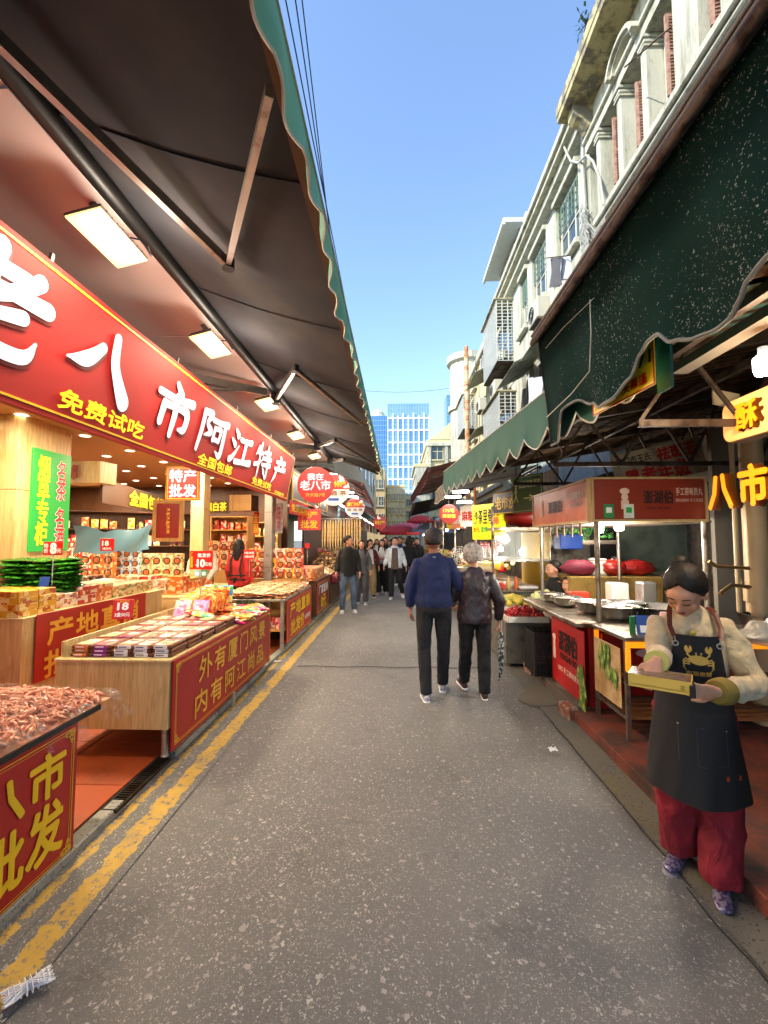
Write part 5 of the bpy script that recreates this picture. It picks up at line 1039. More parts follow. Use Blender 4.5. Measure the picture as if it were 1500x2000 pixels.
crate('upper black plastic crate of the pair beside the fruit stand', 1.73, 5.24, .355); crate('lower black plastic crate of the pair beside the fruit stand', 1.73, 5.24, .117)
# glass food stall beyond
fs2 = thing('glass_stall', 'glass fronted snack stall with sauce bottles past the fruit', 'stall', (0, 0, 0)); obj('counter', G().bx((1.45, 7.0, .115), (2.6, 8.6, .82), ch=.008), M('sage_panel', '#5c5f4c', .5, scale=2), fs2); obj('counter_top', G().bx((1.42, 6.95, .82), (2.65, 8.65, .85), ch=.005), STM, fs2)
for x, y in ((1.48, 7.02), (1.48, 8.55), (2.55, 7.02)): obj('post', G().tube([(x, y, .85), (x, y, 2.15)], .022, 10), STM, fs2)
obj('glass_pane', G().bx((1.50, 7.06, 1.05), (1.506, 8.5, 1.5)), glass('stall_glass'), fs2); obj('glass_pane', G().bx((1.52, 7.03, 1.3), (2.5, 7.036, 1.75)), glass('stall_glass'), fs2); obj('shelf', G().bx((1.5, 7.05, 1.28), (2.55, 8.5, 1.30)), STM, fs2); obj('top_panel', G().bx((1.5, 7.0, 1.78), (2.6, 8.6, 1.82)), STM, fs2)
def bottle(label, x, y, z, m, cap='#d8d0c0'):
    t = thing('sauce_bottle', label, 'bottle', (x, y, z)); obj('body', G().lathe((0, 0, 0), [(0, 0), (.03, 0), (.032, .13), (.026, .15), (0, .15)], 14), m, t, True); obj('cap', G().lathe((0, 0, .15), [(.026, 0), (.024, .02), (.01, .055), (0, .055)], 10), m, t, True)
bottle('pale yellow squeeze bottle on the snack stall counter', 1.72, 7.05, .852, M('mustard', '#c9b070', .4)); bottle('orange squeeze bottle on the snack stall counter', 1.84, 7.05, .852, M('orange_sauce', '#d0652a', .4))
tag(obj('napkin_box', G().box((0, 0, .05), (.18, .14, .1), ch=.02), M('red_plastic', '#c2361e', .4), loc=(1.58, 7.05, .852)), 'red plastic tub beside the squeeze bottles', 'tub'); tag(obj('foam_tray', G().box((0, 0, .02), (.28, .18, .04), ch=.015), WHT, loc=(2.0, 6.98, .874)), 'white foam tray at the corner of the counter', 'tray')
tag(obj('yellow_drum', G().lathe((0, 0, 0), [(0, 0), (.46, 0), (.46, .9), (.44, .92), (0, .92)], 32), M('yellow_drum', '#b08a1c', .4, bump=.05), None, True, loc=(2.72, 8.2, .85)), 'big yellow round drum inside the glass stall', 'drum')
g = G(); g.grid(lambda u, v: (.34*math.cos(u*6.283)*math.sin(math.pi*v)**.6, .25*math.sin(u*6.283)*math.sin(math.pi*v)**.6, .36*(v+.1*mn.noise(V((u*7, v*5, 2))))), 24, 12); tag(obj('red_sack', g, MATS['red_bag'], None, True, loc=(2.05, 7.3, 1.822)), 'big crumpled red plastic sack on top of the glass stall', 'sack')
tag(obj('black_box', G().box((0, 0, 0), (.62, .3, .14), ch=.01), BLKM, loc=(2.0, 7.6, 2.24)), 'black box lying behind the red sack', 'box')
# signs along the right
ev = sign('evacuation_sign', 'dark green hanging sign with a walking figure and an arrow', 'sign', tuple(A(1029, 964, Y=6.0)), R(-62), .56, .50, M('exit_green', '#17553a', .4, bump=0), [('应急疏散通道', .05, .13, .38, .10, M('pale_green_ink', '#c9dcae', .5, bump=0), dict(bold=.02)), ('→', .05, -.06, .2, .08, MATS['pale_green_ink'], dict(bold=.03))], d=.012)
g = G(); g.sph((-.20, -.006, .13), (.022, .003, .026), 10, 6); g.bar((-.20, -.005, .10), (-.205, -.005, .0), .03, .004); g.bar((-.2, -.005, 0), (-.235, -.005, -.11), .016, .004); g.bar((-.205, -.005, 0), (-.165, -.005, -.11), .016, .004); g.bar((-.2, -.005, .08), (-.245, -.005, .01), .012, .004); g.bar((-.2, -.005, .08), (-.155, -.005, .02), .012, .004); obj('walking_figure', g, MATS['pale_green_ink'], ev); obj('hanger', G().tube([(-.2, 0, .25), (-.2, 0, .6)], .006, 6).tube([(.2, 0, .25), (.2, 0, .6)], .006, 6), BLKM, ev); lines(ev, .56, .50, .02, .004, MATS['pale_green_ink'])
ys_ = sign('yellow_sign', 'bright yellow sign with black and red characters on the skewer stall', 'sign', tuple(A(949, 1019, Y=7.6)), R(-64), .78, .60, M('lemon_print', '#e9e21a', .4, bump=0, em='#e9e21a', es=.15), [('沙茶里脊', -.08, .09, .52, .26, BLK, dict(bold=.04)), ('肉\n串', .28, .08, .12, .28, M('orange_ink', '#e06a1c', .5), dict(bold=.04)), ('8元', -.26, -.13, .18, .1, REDP, dict(bold=.03)), ('现烤', -.05, -.13, .2, .1, M('green_ink', '#2a9a3a', .5), dict(bold=.03)), ('好吃不贵', 0, -.25, .5, .05, BLK, {})], d=.10)
sign('black_sign', 'black sign with yellow characters behind the green hanging sign', 'sign', tuple(A(993, 981, Y=7.0)), R(-66), .8, .34, BG, [('老市沙茶', 0, 0, .66, .2, YEL, dict(bold=.03))], line=(YEL, .012, .01), d=.05)
disc('round dark red sign with golden characters under the green awning', tuple(A(876.5, 1004, Y=8.1)), .175, M('dark_red_disc', '#8a221c', .4), None, [('175号', 0, .06, .20, .07, GLD, dict(bold=.02)), ('满煎糕', 0, -.04, .24, .07, GLD, dict(bold=.02))])
for i, (px, py, Y, w_, m, l, tx) in enumerate(((914, 1008, 9.0, .45, 3, 'white leaning signboard with red print past the yellow sign', '麻糍'), (895, 1015, 10.5, .42, 0, 'orange red signboard past the white one', '煎糕'), (882, 1018, 12, .4, 1, 'small yellow signboard farthest in the row', '花生'))):
    sign('signboard', l, 'sign', tuple(A(px, py, Y=Y)), R(-55), w_, .42, [SG[3], M('peach_sign', '#d98a6a', .5), SG[1]][[3, 0, 1].index(m)], [(tx, 0, 0, w_*.75, .2, REDP if m != 0 else WHT, dict(bold=.03))])
# skewers and fan
sk = thing('skewer_rack', 'rack of dark red sugar coated skewers by the yellow sign', 'skewers', tuple(A(950, 1100, Y=8.7))); g = G(); q = random.Random(4)
for i in range(14):
    a = q.uniform(-.5, .5); p0 = V((-.18+.028*i, 0, 0)); p1 = p0+V((a*.3, .05*q.random(), .42)); g.tube([p0, p1], .004, 4)
    for k in range(6): pt = p0.lerp(p1, .4+.1*k); g.sph(pt, .021, 8, 6)
obj('skewers', g, M('candied', '#7a0f14', .15, coat=1, bump=0), sk, True)['kind'] = 'stuff'; obj('block', G().box((0, 0, -.05), (.5, .2, .14), ch=.01), SG[1], sk)
fn = thing('fan', 'round wire cage fan on the far right stall', 'fan', tuple(A(896, 1087, Y=9.2)), R(12)); g = G(); T = Mx.Rotation(R(90), 4, 'X')
for r_ in (.06, .11, .16, .205): g.tube([(r_*math.cos(a/12*math.pi), -.04, r_*math.sin(a/12*math.pi)) for a in range(25)], .005, 4)
for k in range(16): a = k*math.pi/8; g.tube([(0, -.06, 0), (.2*math.cos(a), -.04, .2*math.sin(a))], .003, 4)
obj('cage', g, STEEL, fn)
for k in range(4): a = k*math.pi/2; obj('blade', G().add([(0, 0, 0), (.15*math.cos(a-.3), .02, .15*math.sin(a-.3)), (.17*math.cos(a), 0, .17*math.sin(a)), (.14*math.cos(a+.4), -.02, .14*math.sin(a+.4))], [(0, 1, 2, 3)]), BLKM, fn)
obj('pole', G().tube([(0, .03, -.2), (0, .03, -.9)], .015, 8), STEEL, fn)
tag(obj('cooking_pot', G().lathe((0, 0, 0), [(0, 0), (.17, 0), (.18, .2), (.19, .2), (.19, .21), (.17, .2), (.16, .02)], 20), STEEL, None, True, loc=(1.35, 8.9, .87)), 'steel pot below the fan', 'pot')
# far right stalls
for i in range(8):
    y = 9.9+i*3.1; t = thing('market_stall', 'right side market stall, %s beyond the wire fan' % ['first', 'second', 'third', 'fourth', 'fifth', 'sixth', 'seventh', 'last'][i], 'stall', (1.9, y, 0))
    obj('counter_box', G().box((0, 0, .45), (.9, 2.6, .86)), [STM, WAL, MATS['sage_panel']][i % 3], t); obj('post', G().tube([(-.4, -1.2, .88), (-.4, -1.2, 2.7)], .025, 8), M('post_orange', '#b5653a', .5) if i == 0 else STM, t); obj('back_panel', G().box((1.1, 0, 1.5), (.05, 3.0, 3)), BW, t)
    s_ = obj('signboard', G().box((-.3, .3, 2.25), (.05, 1.5, .4)), SG[[3, 0, 1, 0, 2, 4, 0, 1][i]], t); o = obj('lettering', put(G(), ['海鲜', '芒果', '卤味', '烧烤', '水产', '蔬菜', '鱼丸', '饼'][i], 0, 0, .9, .28, bold=.03), YEL if i in (1, 3, 6) else REDP, s_); o.location = (-.33, .3, 2.25); o.rotation_euler = (0, 0, R(-90))
    g = G(); 
    for k in range(60): g.sph((fr.uniform(-.4, .4), fr.uniform(-1.2, 1.2), .92+.25*fr.random()), fr.uniform(.04, .07), 7, 5, fr.randrange(5))
    q = obj('goods', g, [SB, MATS['mango_yellow'], MATS['guava_pale'], M('orange_fruit', '#c26a28', .4), PK[2]], t, True); q['kind'] = 'stuff'
    obj('lamp', G().sph((-.1, .4, 2.0), .05, 10, 6), BULB, t)
    if i < 5: l = bpy.data.lights.new('stall_light', 'POINT'); l.energy = 10; l.color = (1, .9, .75); l.shadow_soft_size = .1; lo = bpy.data.objects.new('stall_light', l); COL.objects.link(lo); lo.parent = t; lo.location = (-.1, .4, 1.9)

# more clutter in the food stall
q = random.Random(12)
for i in range(6): tag(obj('wood_tag', G().box((0, 0, 0), (.035, .012, .16), ch=.002), M('wood_tag', '#6a5038', .6), loc=(1.80, 4.45+.22*i, 1.74-.01*(i % 2)), rz=R(90)), 'small brown wooden tag hanging under the orange red sign panel', 'tag', 'wooden tags under the stall sign')
for i, (x, y, z, w_, d_, h_, m, l) in enumerate(((2.35, 5.1, .872, .34, .26, .07, STEEL, 'shallow steel tray on the food stall counter'), (2.62, 5.45, .872, .2, .2, .24, MATS['white_plastic'], 'white plastic tub at the back of the food stall'), (2.2, 5.55, .872, .22, .16, .12, MATS['red_plastic'], 'red plastic tub on the food stall'), (2.66, 4.9, .872, .16, .16, .3, STEEL, 'steel canister on the food stall'), (2.8, 6.15, .115, .5, .4, .5, MATS['maroon_cloth'], 'magenta plastic crate below the yellow counter'), (2.3, 6.1, 1.5, .3, .25, .2, MATS['stand_blue'], 'blue bucket hanging at the back of the stall'))):
    tag(obj('container', G().box((0, 0, h_/2), (w_, d_, h_), ch=.015), m, loc=(x, y, z)), l, 'container')
tag(obj('steel_splashback', G().bx((2.95, 6.95, 1.1), (2.35, 6.98, 2.0)), metal('old_splashback', '#8d8a80', .35, '#4a4034', .5)), 'stained steel splashback over the yellow counter', 'panel')
pl = thing('potted_greens', 'dark green leafy vegetables on the shelf behind the stall', 'vegetables', (2.75, 6.6, 1.62)); g = G()
for k in range(160):
    c = V((q.uniform(-.35, .35), q.uniform(-.12, .12), q.uniform(0, .22))); a = V((q.uniform(-1, 1), q.uniform(-1, 1), q.uniform(-.4, 1))).normalized()*.05; b = a.orthogonal().normalized()*.022; g.add([c, c+a+b, c+a*2, c+a-b], [(0, 1, 2, 3)])
obj('leaves', g, M('veg_leaf', '#2c5a24', .5), pl)['kind'] = 'stuff'; obj('basket', G().box((0, 0, -.03), (.75, .28, .06), ch=.01), STM, pl)
bulb('added warm bulb brightening the yellow counter at the back of the stall', V((2.7, 6.2, 1.95)), 14, (1, .88, .7))  # extra lamp added to brighten the stall interior
# ---------------------------------------------------------------- old houses on the right
def plaster(name, c1, c2, stain='#5c5a4a', amt=.6, peel=None):
    x = N(name); c = x.mix(x.noise(1.2, 6, .7), srgb(c1), srgb(c2))
    c = x.mix(x.math('MULTIPLY', x.ramp(x.noise(1.6, 6, .75, x.co(sc=(3, 3, .35))), amt-.06, amt+.12), .75), c, srgb(stain))
    c = x.mix(x.math('MULTIPLY', x.ramp(x.noise(9, 6, .75), .60, .70), .6), c, srgb(stain))
    if peel: c = x.mix(x.ramp(x.noise(2.4, 6, .7, x.co(loc=(3, 3, 3))), .50, .56), c, srgb(peel))
    x.col(c); x.set('Roughness', .9); x.bump(x.noise(14, 7, .75), .6, .02); return x.m
PL1 = plaster('cream_plaster', '#b0af9e', '#c9c8b6', '#77755f', .53); PL2 = plaster('blue_grey_plaster', '#8d9ca0', '#a3b0b0', '#6c7268', .55); PL3 = plaster('peeling_eave', '#a89c74', '#c4b88c', '#4e4838', .55, '#7a7466'); PL4 = plaster('yellowish_plaster', '#c2b486', '#d8cba0', '#7a6e4c', .62)
PANE = M('window_glass', '#3d4c52', .12, bump=0, var=.3, scale=1); FRMW = M('pale_window_frame', '#c9c8ba', .5); SHUT = M('pink_wood_shutter', '#b08a76', .6, c2='#8f6a58', scale=10)
XF = 4.1
b1 = thing('old_house', 'old cream house with pilasters, shutters and peeling eave at the upper right', 'building', (0, 0, 0))
obj('wall', G().bx((XF+.28, -2, 3.6), (9, 9.0, 10.6)), PL2, b1)
obj('lower_wall', G().bx((XF, -2, 3.6), (XF+.275, 9.0, 7.92)), PL1, b1)
obj('sill', G().bx((XF-.16, 4.4, 7.92), (XF+.2, 8.72, 8.06), ch=.02).bx((XF-.10, 4.4, 7.84), (XF+.1, 8.72, 7.918), ch=.02), PL1, b1)
obj('blue_panel', G().bx((XF-.03, 4.6, 7.1), (XF-.003, 8.5, 7.8)), PL2, b1)
for i, y in enumerate((8.55, 7.72, 6.92, 6.10, 5.2, 4.3)):
    w_ = .14 if i < 3 else .5
    p = obj('pilaster', G().bx((XF-.12, y-w_, 8.06), (XF+.278, y, 9.72), ch=.015), PL1, b1)
    obj('capital', G().bx((XF-.15, y-w_-.03, 9.60), (XF+.27, y+.03, 9.66), ch=.01).bx((XF-.18, y-w_-.05, 9.665), (XF+.27, y+.05, 9.74), ch=.012).bx((XF-.15, y-w_-.03, 9.54), (XF+.27, y+.03, 9.57)), PL1, p)
obj('entablature', G().bx((XF-.14, -2, 9.745), (XF+.275, 9.0, 9.93)).bx((XF-.20, -2, 9.935), (XF+.275, 9.0, 10.02), ch=.015).bx((XF-.08, -2, 10.02), (XF+.275, 9.0, 10.6)), PL1, b1)
# arched hood over the middle windows
for yc in (7.25, 5.6):
    g = G()
    for r_, d_, t_ in ((.46, .24, .08), (.38, .18, .06)):
        n = 14
        for k in range(n):
            a0, a1 = math.pi*k/n, math.pi*(k+1)/n; g.prism([(yc+r_*math.cos(a0), 9.93+r_*.7*math.sin(a0)), (yc+r_*math.cos(a1), 9.93+r_*.7*math.sin(a1)), (yc+(r_-t_)*math.cos(a1), 9.93+(r_-t_)*.7*math.sin(a1)), (yc+(r_-t_)*math.cos(a0), 9.93+(r_-t_)*.7*math.sin(a0))], 0, XF-.08-d_, XF-.082)
    obj('arch_hood', g, PL1, b1)

def window(parent, X, ya, yb, z0, z1, nv=2, nh=3, shutters=False, face=-1, depth=.06):
    "a window looking to -X (face -1) with frame, bars and panes"
    f = obj('window', G().bx((X, ya, z0), (X+depth, yb, z1)), PANE, parent); g = G(); t = .05
    g.bx((X-.03, ya, z0), (X-.002, ya+t, z1)); g.bx((X-.03, yb-t, z0), (X-.002, yb, z1)); g.bx((X-.03, ya+t, z1-t), (X-.002, yb-t, z1)); g.bx((X-.03, ya+t, z0), (X-.002, yb-t, z0+t))
    for k in range(1, nv): y = ya+(yb-ya)*k/nv; g.bx((X-.025, y-.02, z0+t), (X-.003, y+.02, z1-t))
    for k in range(1, nh): z = z0+(z1-z0)*k/nh; g.bx((X-.022, ya+t, z-.015), (X-.004, yb-t, z+.015))
    obj('window_frame', g, FRMW, f)
    return f
def shutter(parent, X, y, z0, z1, w, ang):
    s_ = obj('shutter', G().box((w/2, 0, (z1-z0)/2), (w, .03, z1-z0)), M('shutter_core', '#6d5144', .7), parent, loc=(X, y, z0)); s_.rotation_euler = (0, 0, ang); g = G(); h = z1-z0
    for x in (.02, w-.02): g.box((x, 0, h/2), (.045, .045, h))
    for z in (.025, h/2, h-.025): g.box((w/2, 0, z), (w-.09, .044, .05))
    n = int(h/.055)
    for k in range(n): g.box((w/2, 0, .05+k*(h-.08)/n), (w-.09, .05, .012))
    obj('louvres', g, SHUT, s_)
for i, (ya, yb_) in enumerate(((7.74, 8.40), (6.94, 7.56), (6.14, 6.76), (5.22, 5.58), (4.32, 4.68))):
    window(b1, XF+.20, ya, yb_, 8.06, 9.74, 2, 4)
    shutter(b1, XF+.14, ya+.03, 8.08, 9.2 if i % 2 else 9.35, .30, R(168 if i % 2 else 175))
obj('eave', G().bx((3.46, -2, 10.62), (9, 9.18, 10.74)), PL3, b1); obj('parapet', G().bx((3.44, -2, 10.745), (3.60, 9.2, 10.98), ch=.02), PL3, b1)
g = G(); pts = [(3.62, 10.615), (4.02, 10.615), (4.02, 10.12), (3.92, 10.14), (3.86, 10.22), (3.80, 10.30), (3.70, 10.34), (3.62, 10.42)]
for y in (8.9, 5.75): obj('eave_bracket', G().prism(pts, 1, y-.18, y+.10), PL3, b1)
g = G(); q = random.Random(8)
for k in range(60): y, x = q.uniform(2, 9), q.uniform(3.5, 4.0); g.sph((x, y, 10.62), (q.uniform(.05, .16), q.uniform(.06, .2), .02), 7, 4)
obj('plaster_blisters', g, PL3, b1, True)['kind'] = 'stuff'
tag(obj('iron_rod', G().tube([(3.55, 6.6, 9.0), (4.1, 6.0, 9.1)], .012, 6), TRS), 'thin rusty rod sticking out in front of the pilasters', 'rod')
g = G(); q = random.Random(2)
for k in range(50):
    c = V((3.45+q.uniform(-.1, .15), 7.75+q.uniform(-.15, .15), 11.15+q.uniform(-.1, .2))); a = V((q.uniform(-1, 1), q.uniform(-1, 1), q.uniform(-1, 1)))*.07; b = a.orthogonal().normalized()*.03; g.add([c, c+a+b, c+a*1.8, c+a-b], [(0, 1, 2, 3)])
rp = thing('roof_plant', 'small leafy plant hanging over the eave at the top', 'plant', (0, 0, 0)); obj('leaves', g, M('roof_leaf', '#2c4a1e', .6), rp)['kind'] = 'stuff'; obj('stem', G().tube([(3.55, 7.8, 10.98), (3.5, 7.75, 11.15), (3.42, 7.72, 11.3)], .012, 6), TRS, rp)
# pvc pipes, white, in front of the joint of two houses
pv = thing('conduit', 'white sagging conduit with a bundle of cables between the two old houses', 'conduit', (0, 0, 0)); WP = M('white_pvc', '#a9a89c', .5)
P_ = lambda x, y, X=3.95: tuple(A(x, y, X=X))
obj('pipe', G().tube([P_(1103, 222), P_(1098, 245), P_(1103, 290), P_(1115, 315), P_(1130, 318), P_(1145, 303), P_(1158, 315), P_(1172, 350), P_(1180, 400)], .024, 8), WP, pv, True)
obj('pipe', G().tube([P_(1139, 265, 4.02), P_(1138, 330, 4.02), P_(1144, 430, 4.02), P_(1150, 500, 4.02)], .045, 8), WP, pv, True)
g = G(); q = random.Random(6)
for k in range(16):
    pts = [V(P_(1140+q.uniform(-6, 8), 405+j*14+q.uniform(-3, 3), 3.98)) for j in range(8)]; pts = [p+V((0, .10*math.sin(j*1.3+k), .03*math.cos(j*2+k))) for j, p in enumerate(pts)]; g.tube(pts, .012, 4)
for k in range(7): g.tube([P_(1150+q.uniform(-3, 3), 440+q.uniform(-6, 6)), P_(1163, 455+q.uniform(-8, 10)), P_(1180, 432+q.uniform(-8, 8)), P_(1186, 450), P_(1172, 470)], .012, 4)
obj('cables', g, WP, pv)
# house 2
b2 = thing('old_house', 'old plaster house with three tall windows and a moulded parapet, middle right', 'building', (0, 0, 0))
obj('wall', G().bx((XF+.18, 9.02, 3.0), (9, 17.5, 11.0)), PL2, b2)
for z0, z1, dx in ((10.95, 11.08, .22), (11.085, 11.25, .30), (11.255, 11.5, .20), (10.75, 10.945, .08)): obj('cornice', G().bx((XF-dx, 9.06, z0), (XF+.6, 17.5, z1), ch=.01), PL1, b2)
obj('parapet_pier', G().bx((XF-.15, 9.9, 11.5), (XF+.2, 10.2, 11.75)).bx((XF-.15, 13.2, 11.5), (XF+.2, 13.5, 11.75)), PL1, b2)
wy = ((9.75, 11.1), (11.95, 13.2), (13.72, 14.45), (15.9, 16.9)); last = 9.1
for ya, yb_ in wy:
    obj('pier', G().bx((XF, last, 6.0), (XF+.175, ya-.03, 10.2)), PL1, b2); last = yb_+.03
    f = window(b2, XF+.14, ya, yb_, 8.42, 10.15, 3, 2)
    g = G()
    for k in range(9): y = ya+(yb_-ya)*k/8; g.tube([(XF+.06, y, 9.35), (XF+.06, y, 10.12)], .012, 4)
    for k in range(5): g.tube([(XF+.06, ya, 9.38+.18*k), (XF+.06, yb_, 9.38+.18*k)], .01, 4)
    obj('window_bars', g, M('green_bars', '#6c8578', .5), f)
    obj('sill', G().bx((XF-.16, ya-.15, 8.24), (XF+.10, yb_+.15, 8.38), ch=.015), PL1, b2); obj('lintel', G().bx((XF-.10, ya-.08, 10.2), (XF+.12, yb_+.08, 10.34), ch=.015), PL1, b2)
    f = window(b2, XF+.14, ya, yb_, 4.9, 6.9, 3, 2)
obj('pier', G().bx((XF, last, 3.0), (XF+.175, 17.4, 10.2)), PL1, b2); obj('band', G().bx((XF-.02, 9.1, 7.2), (XF+.17, 17.4, 8.2)), PL1, b2)
# rooftop shed
rs = thing('rooftop_shed', 'pale blue rooftop shed with an overhanging white slab roof', 'shed', (0, 0, 0)); obj('wall', G().bx((4.35, 15.3, 11.5), (7, 18.3, 12.75)), M('pale_blue_sheet', '#8fa7b3', .6, scale=3), rs); obj('roof', G().bx((3.7, 15.0, 12.76), (7.2, 18.6, 12.92)), M('white_sheet_roof', '#c9cbc4', .6), rs); obj('gutter', G().bx((3.66, 14.96, 12.65), (3.76, 18.6, 12.755)), FRMW, rs)
for y in (15.9, 16.9): window(rs, 4.32, y, y+.7, 11.9, 12.6, 2, 1)
# washing
wl = thing('washing_pole', 'thin pole sticking out of the middle house with washing on it', 'pole', (0, 0, 0)); obj('rod', G().tube([P_(1068, 504, 3.55), P_(1112, 499, 3.75)], .012, 6), TRS, wl)
def cloth(label, x0, x1, yt, yb, X, mat, seed, cat='clothing'):
    a, b, c_, d = A(x0, yt, X=X), A(x1, yt-3, X=X+.1), A(x1, yb-5, X=X+.1), A(x0, yb, X=X); g = G()
    def f(u, v): p = a.lerp(b, u).lerp(d.lerp(c_, u), v); return tuple(p+V((.05*math.sin(u*9+seed+v*2)*(.3+v), 0, .04*mn.noise(V((u*4, v*3, seed)))*v)))
    g.grid(f, 14, 10); g.grid(lambda u, v: tuple(V(f(u, v))+V((.012, .004, 0))), 14, 10); tag(obj('washing', g, mat, None, True), label, cat)
cloth('grey shorts hung out to dry on the pole of the middle house', 1074, 1100, 505, 562, 3.6, M('grey_shorts', '#55565a', .8), 1); cloth('white cloth hung beside the grey shorts', 1098, 1113, 503, 548, 3.72, M('white_laundry', '#c9ccd6', .8), 4); cloth('long white curtain hung low beside the green awning', 1030, 1062, 738, 800, 3.6, MATS['white_laundry'], 7)
# barred cages
def cage(label, y0, y1, z0, z1, x0=3.5):
    t = thing('window_cage', label, 'window cage', (0, 0, 0)); CG = M('cage_paint', '#c3c7c2', .5); g = G(); n = int((z1-z0)/.12)
    for k in range(n+1): z = z0+(z1-z0)*k/n; g.bar((x0, y0, z), (x0, y1, z), .02); g.bar((x0, y0, z), (XF, y0, z), .02)
    for k in range(int((y1-y0)/.14)+1): y = y0+.14*k; g.bar((x0, y, z0), (x0, y, z1), .02)
    for k in range(4): x = x0+(XF-x0)*k/3; g.bar((x, y0, z0), (x, y0, z1), .028)
    obj('bars', g, CG, t); corr2 = G().bx((x0-.1, y0-.05, z1+.02), (XF, y1+.05, z1+.06)); obj('lid', corr2, PL3, t); obj('floor', G().bx((x0, y0, z0-.05), (XF, y1, z0-.01)), TRS, t); window(t, XF-.01, y0+.1, y1-.2, z0+.3, z1-.2, 3, 2)
    g = G(); q = random.Random(int(y0*10))
    for k in range(10): g.box((q.uniform(x0+.15, XF-.15), q.uniform(y0+.2, y1-.2), z0+q.uniform(.1, .5)), (.2, .25, .3), q.randrange(3), rz=q.random())
    obj('clutter', g, [PL1, MATS['white_plastic'], M('clutter_blue', '#5f7f99', .6)], t)['kind'] = 'stuff'
cage('upper barred window cage jutting from the middle house', 15.4, 17.9, 7.95, 10.15); cage('lower barred window cage jutting from the far end of the middle house', 15.2, 18.0, 4.6, 6.75); cage('small far barred cage beyond the rusty pole', 23.5, 26, 7.6, 9.4)
# small tin hoods
for i, (y0, y1, z, l) in enumerate(((12.0, 14.3, 6.5, 'corrugated tin hood below the barred windows'), (18.2, 20.5, 8.6, 'greenish tin hood beside the rusty pole'), (18.2, 20.6, 6.2, 'lower tin hood beside the rusty pole'), (9.4, 11.5, 6.3, 'tin hood nearest the dark awning'))):
    corr('tin_hood', l, 'hood', 3.2, XF, y0, y1, z, z+.45, .12, .015, M('tin_hood', '#a9ab98', .5, .2, c2='#7e8670', scale=3), 'X')
def acunit(label, y, z, x=3.72):
    t = thing('air_conditioner', label, 'air conditioner', (x, y, z)); obj('casing', G().box((0, 0, .3), (.32, .8, .56), ch=.02), M('old_white_case', '#bcb9a8', .5, scale=4), t); g = G(); T = Mx.Translation((-.165, .1, .3)) @ Mx.Rotation(R(-90), 4, 'Y')
    for r_ in (.08, .14, .2): g.lathe((0, 0, 0), [(r_-.008, 0), (r_-.008, .012), (r_+.008, .012), (r_+.008, 0)], 20, 0, T)
    obj('grille', g, BLKM, t); obj('bracket', G().box((.1, 0, 0), (.5, .6, .03)), TRS, t)
acunit('old air conditioner box on the wall under the upper cage', 16.6, 7.0); acunit('air conditioner beside the rusty pole', 19.6, 7.3); acunit('air conditioner low on the far house', 24.5, 5.8); acunit('air conditioner below the middle windows', 11.5, 7.3)
# rusty flue
rf = thing('rusty_flue', 'tall rusty orange flue pipe rising between the old houses', 'pipe', (3.45, 22, 0)); x = N('rust_orange'); x.col(x.mix(x.ramp(x.noise(3, 6, .75), .42, .58), srgb('#b5683a'), srgb('#d9c3a0'))); x.set('Roughness', .8); x.bump(x.noise(20, 4), .3, .01); RUST = x.m
obj('pipe', G().lathe((0, 0, 0), [(.11, 3), (.11, 11.4), (.09, 11.42)], 16), RUST, rf, True); g = G()
for z in (4.2, 6, 7.8, 9.4, 10.9): g.lathe((0, 0, z), [(.11, 0), (.13, .01), (.13, .06), (.11, .07)], 16)
obj('collar', g, RUST, rf, True)
# houses 3, 4, 5
def house(label, x0, x1, y0, y1, z1, mat, rows, cols_, ww=.9, wh=1.4, z0=4.2, dz=2.7, trim=PL1, face='X'):
    t = thing('old_house', label, 'building', (0, 0, 0)); obj('wall', G().bx((x0, y0, 0), (x1, y1, z1)), mat, t); obj('parapet', G().bx((x0-.18, y0-.05, z1+.003), (x1, y1+.05, z1+.35), ch=.03), trim, t)
    obj('band', G().bx((x0-.08, y0-.04, z1-.9), (x0-.003, y1, z1-.7)), trim, t); obj('band', G().bx((x0-.1, y0-.04, z0-.5), (x0-.003, y1, z0-.3)), trim, t)
    for r_ in range(rows):
        for c_ in range(cols_):
            z = z0+r_*dz
            if face == 'X':
                y = y0+(y1-y0)*(c_+.5)/cols_; window(t, x0-.06, y-ww/2, y+ww/2, z, z+wh, 2, 2, depth=.05); obj('sill', G().bx((x0-.2, y-ww/2-.1, z-.12), (x0-.003, y+ww/2+.1, z-.02)), trim, t)
            else:
                x = x0+(x1-x0)*(c_+.5)/cols_; f = obj('window', G().bx((x-ww/2, y0-.06, z), (x+ww/2, y0-.003, z+wh)), PANE, t); g = G()
                for q in (-1, 0, 1): g.bx((x+q*ww/2-.03, y0-.10, z), (x+q*ww/2+.03, y0-.062, z+wh))
                g.bx((x-ww/2-.06, y0-.11, z+wh), (x+ww/2+.06, y0-.062, z+wh+.08)); g.bx((x-ww/2, y0-.10, z+wh*.5-.03), (x+ww/2, y0-.063, z+wh*.5+.03)); obj('window_frame', g, trim, f); obj('sill', G().bx((x-ww/2-.12, y0-.22, z-.14), (x+ww/2+.12, y0-.003, z-.02)), trim, t)
    return t
h3 = house('cluttered cream house beyond the cages', XF+.05, 9, 17.6, 26.9, 10.6, PL4, 3, 4, z0=4.3)
h4 = house('narrow whitish house past the rusty pole', XF-.1, 9, 27, 32.5, 12.6, plaster('white_grey_plaster', '#b9b8ac', '#d2d0c2', '#6e6a5c', .55), 3, 3, .7, 1.7, 4.4, 2.9)
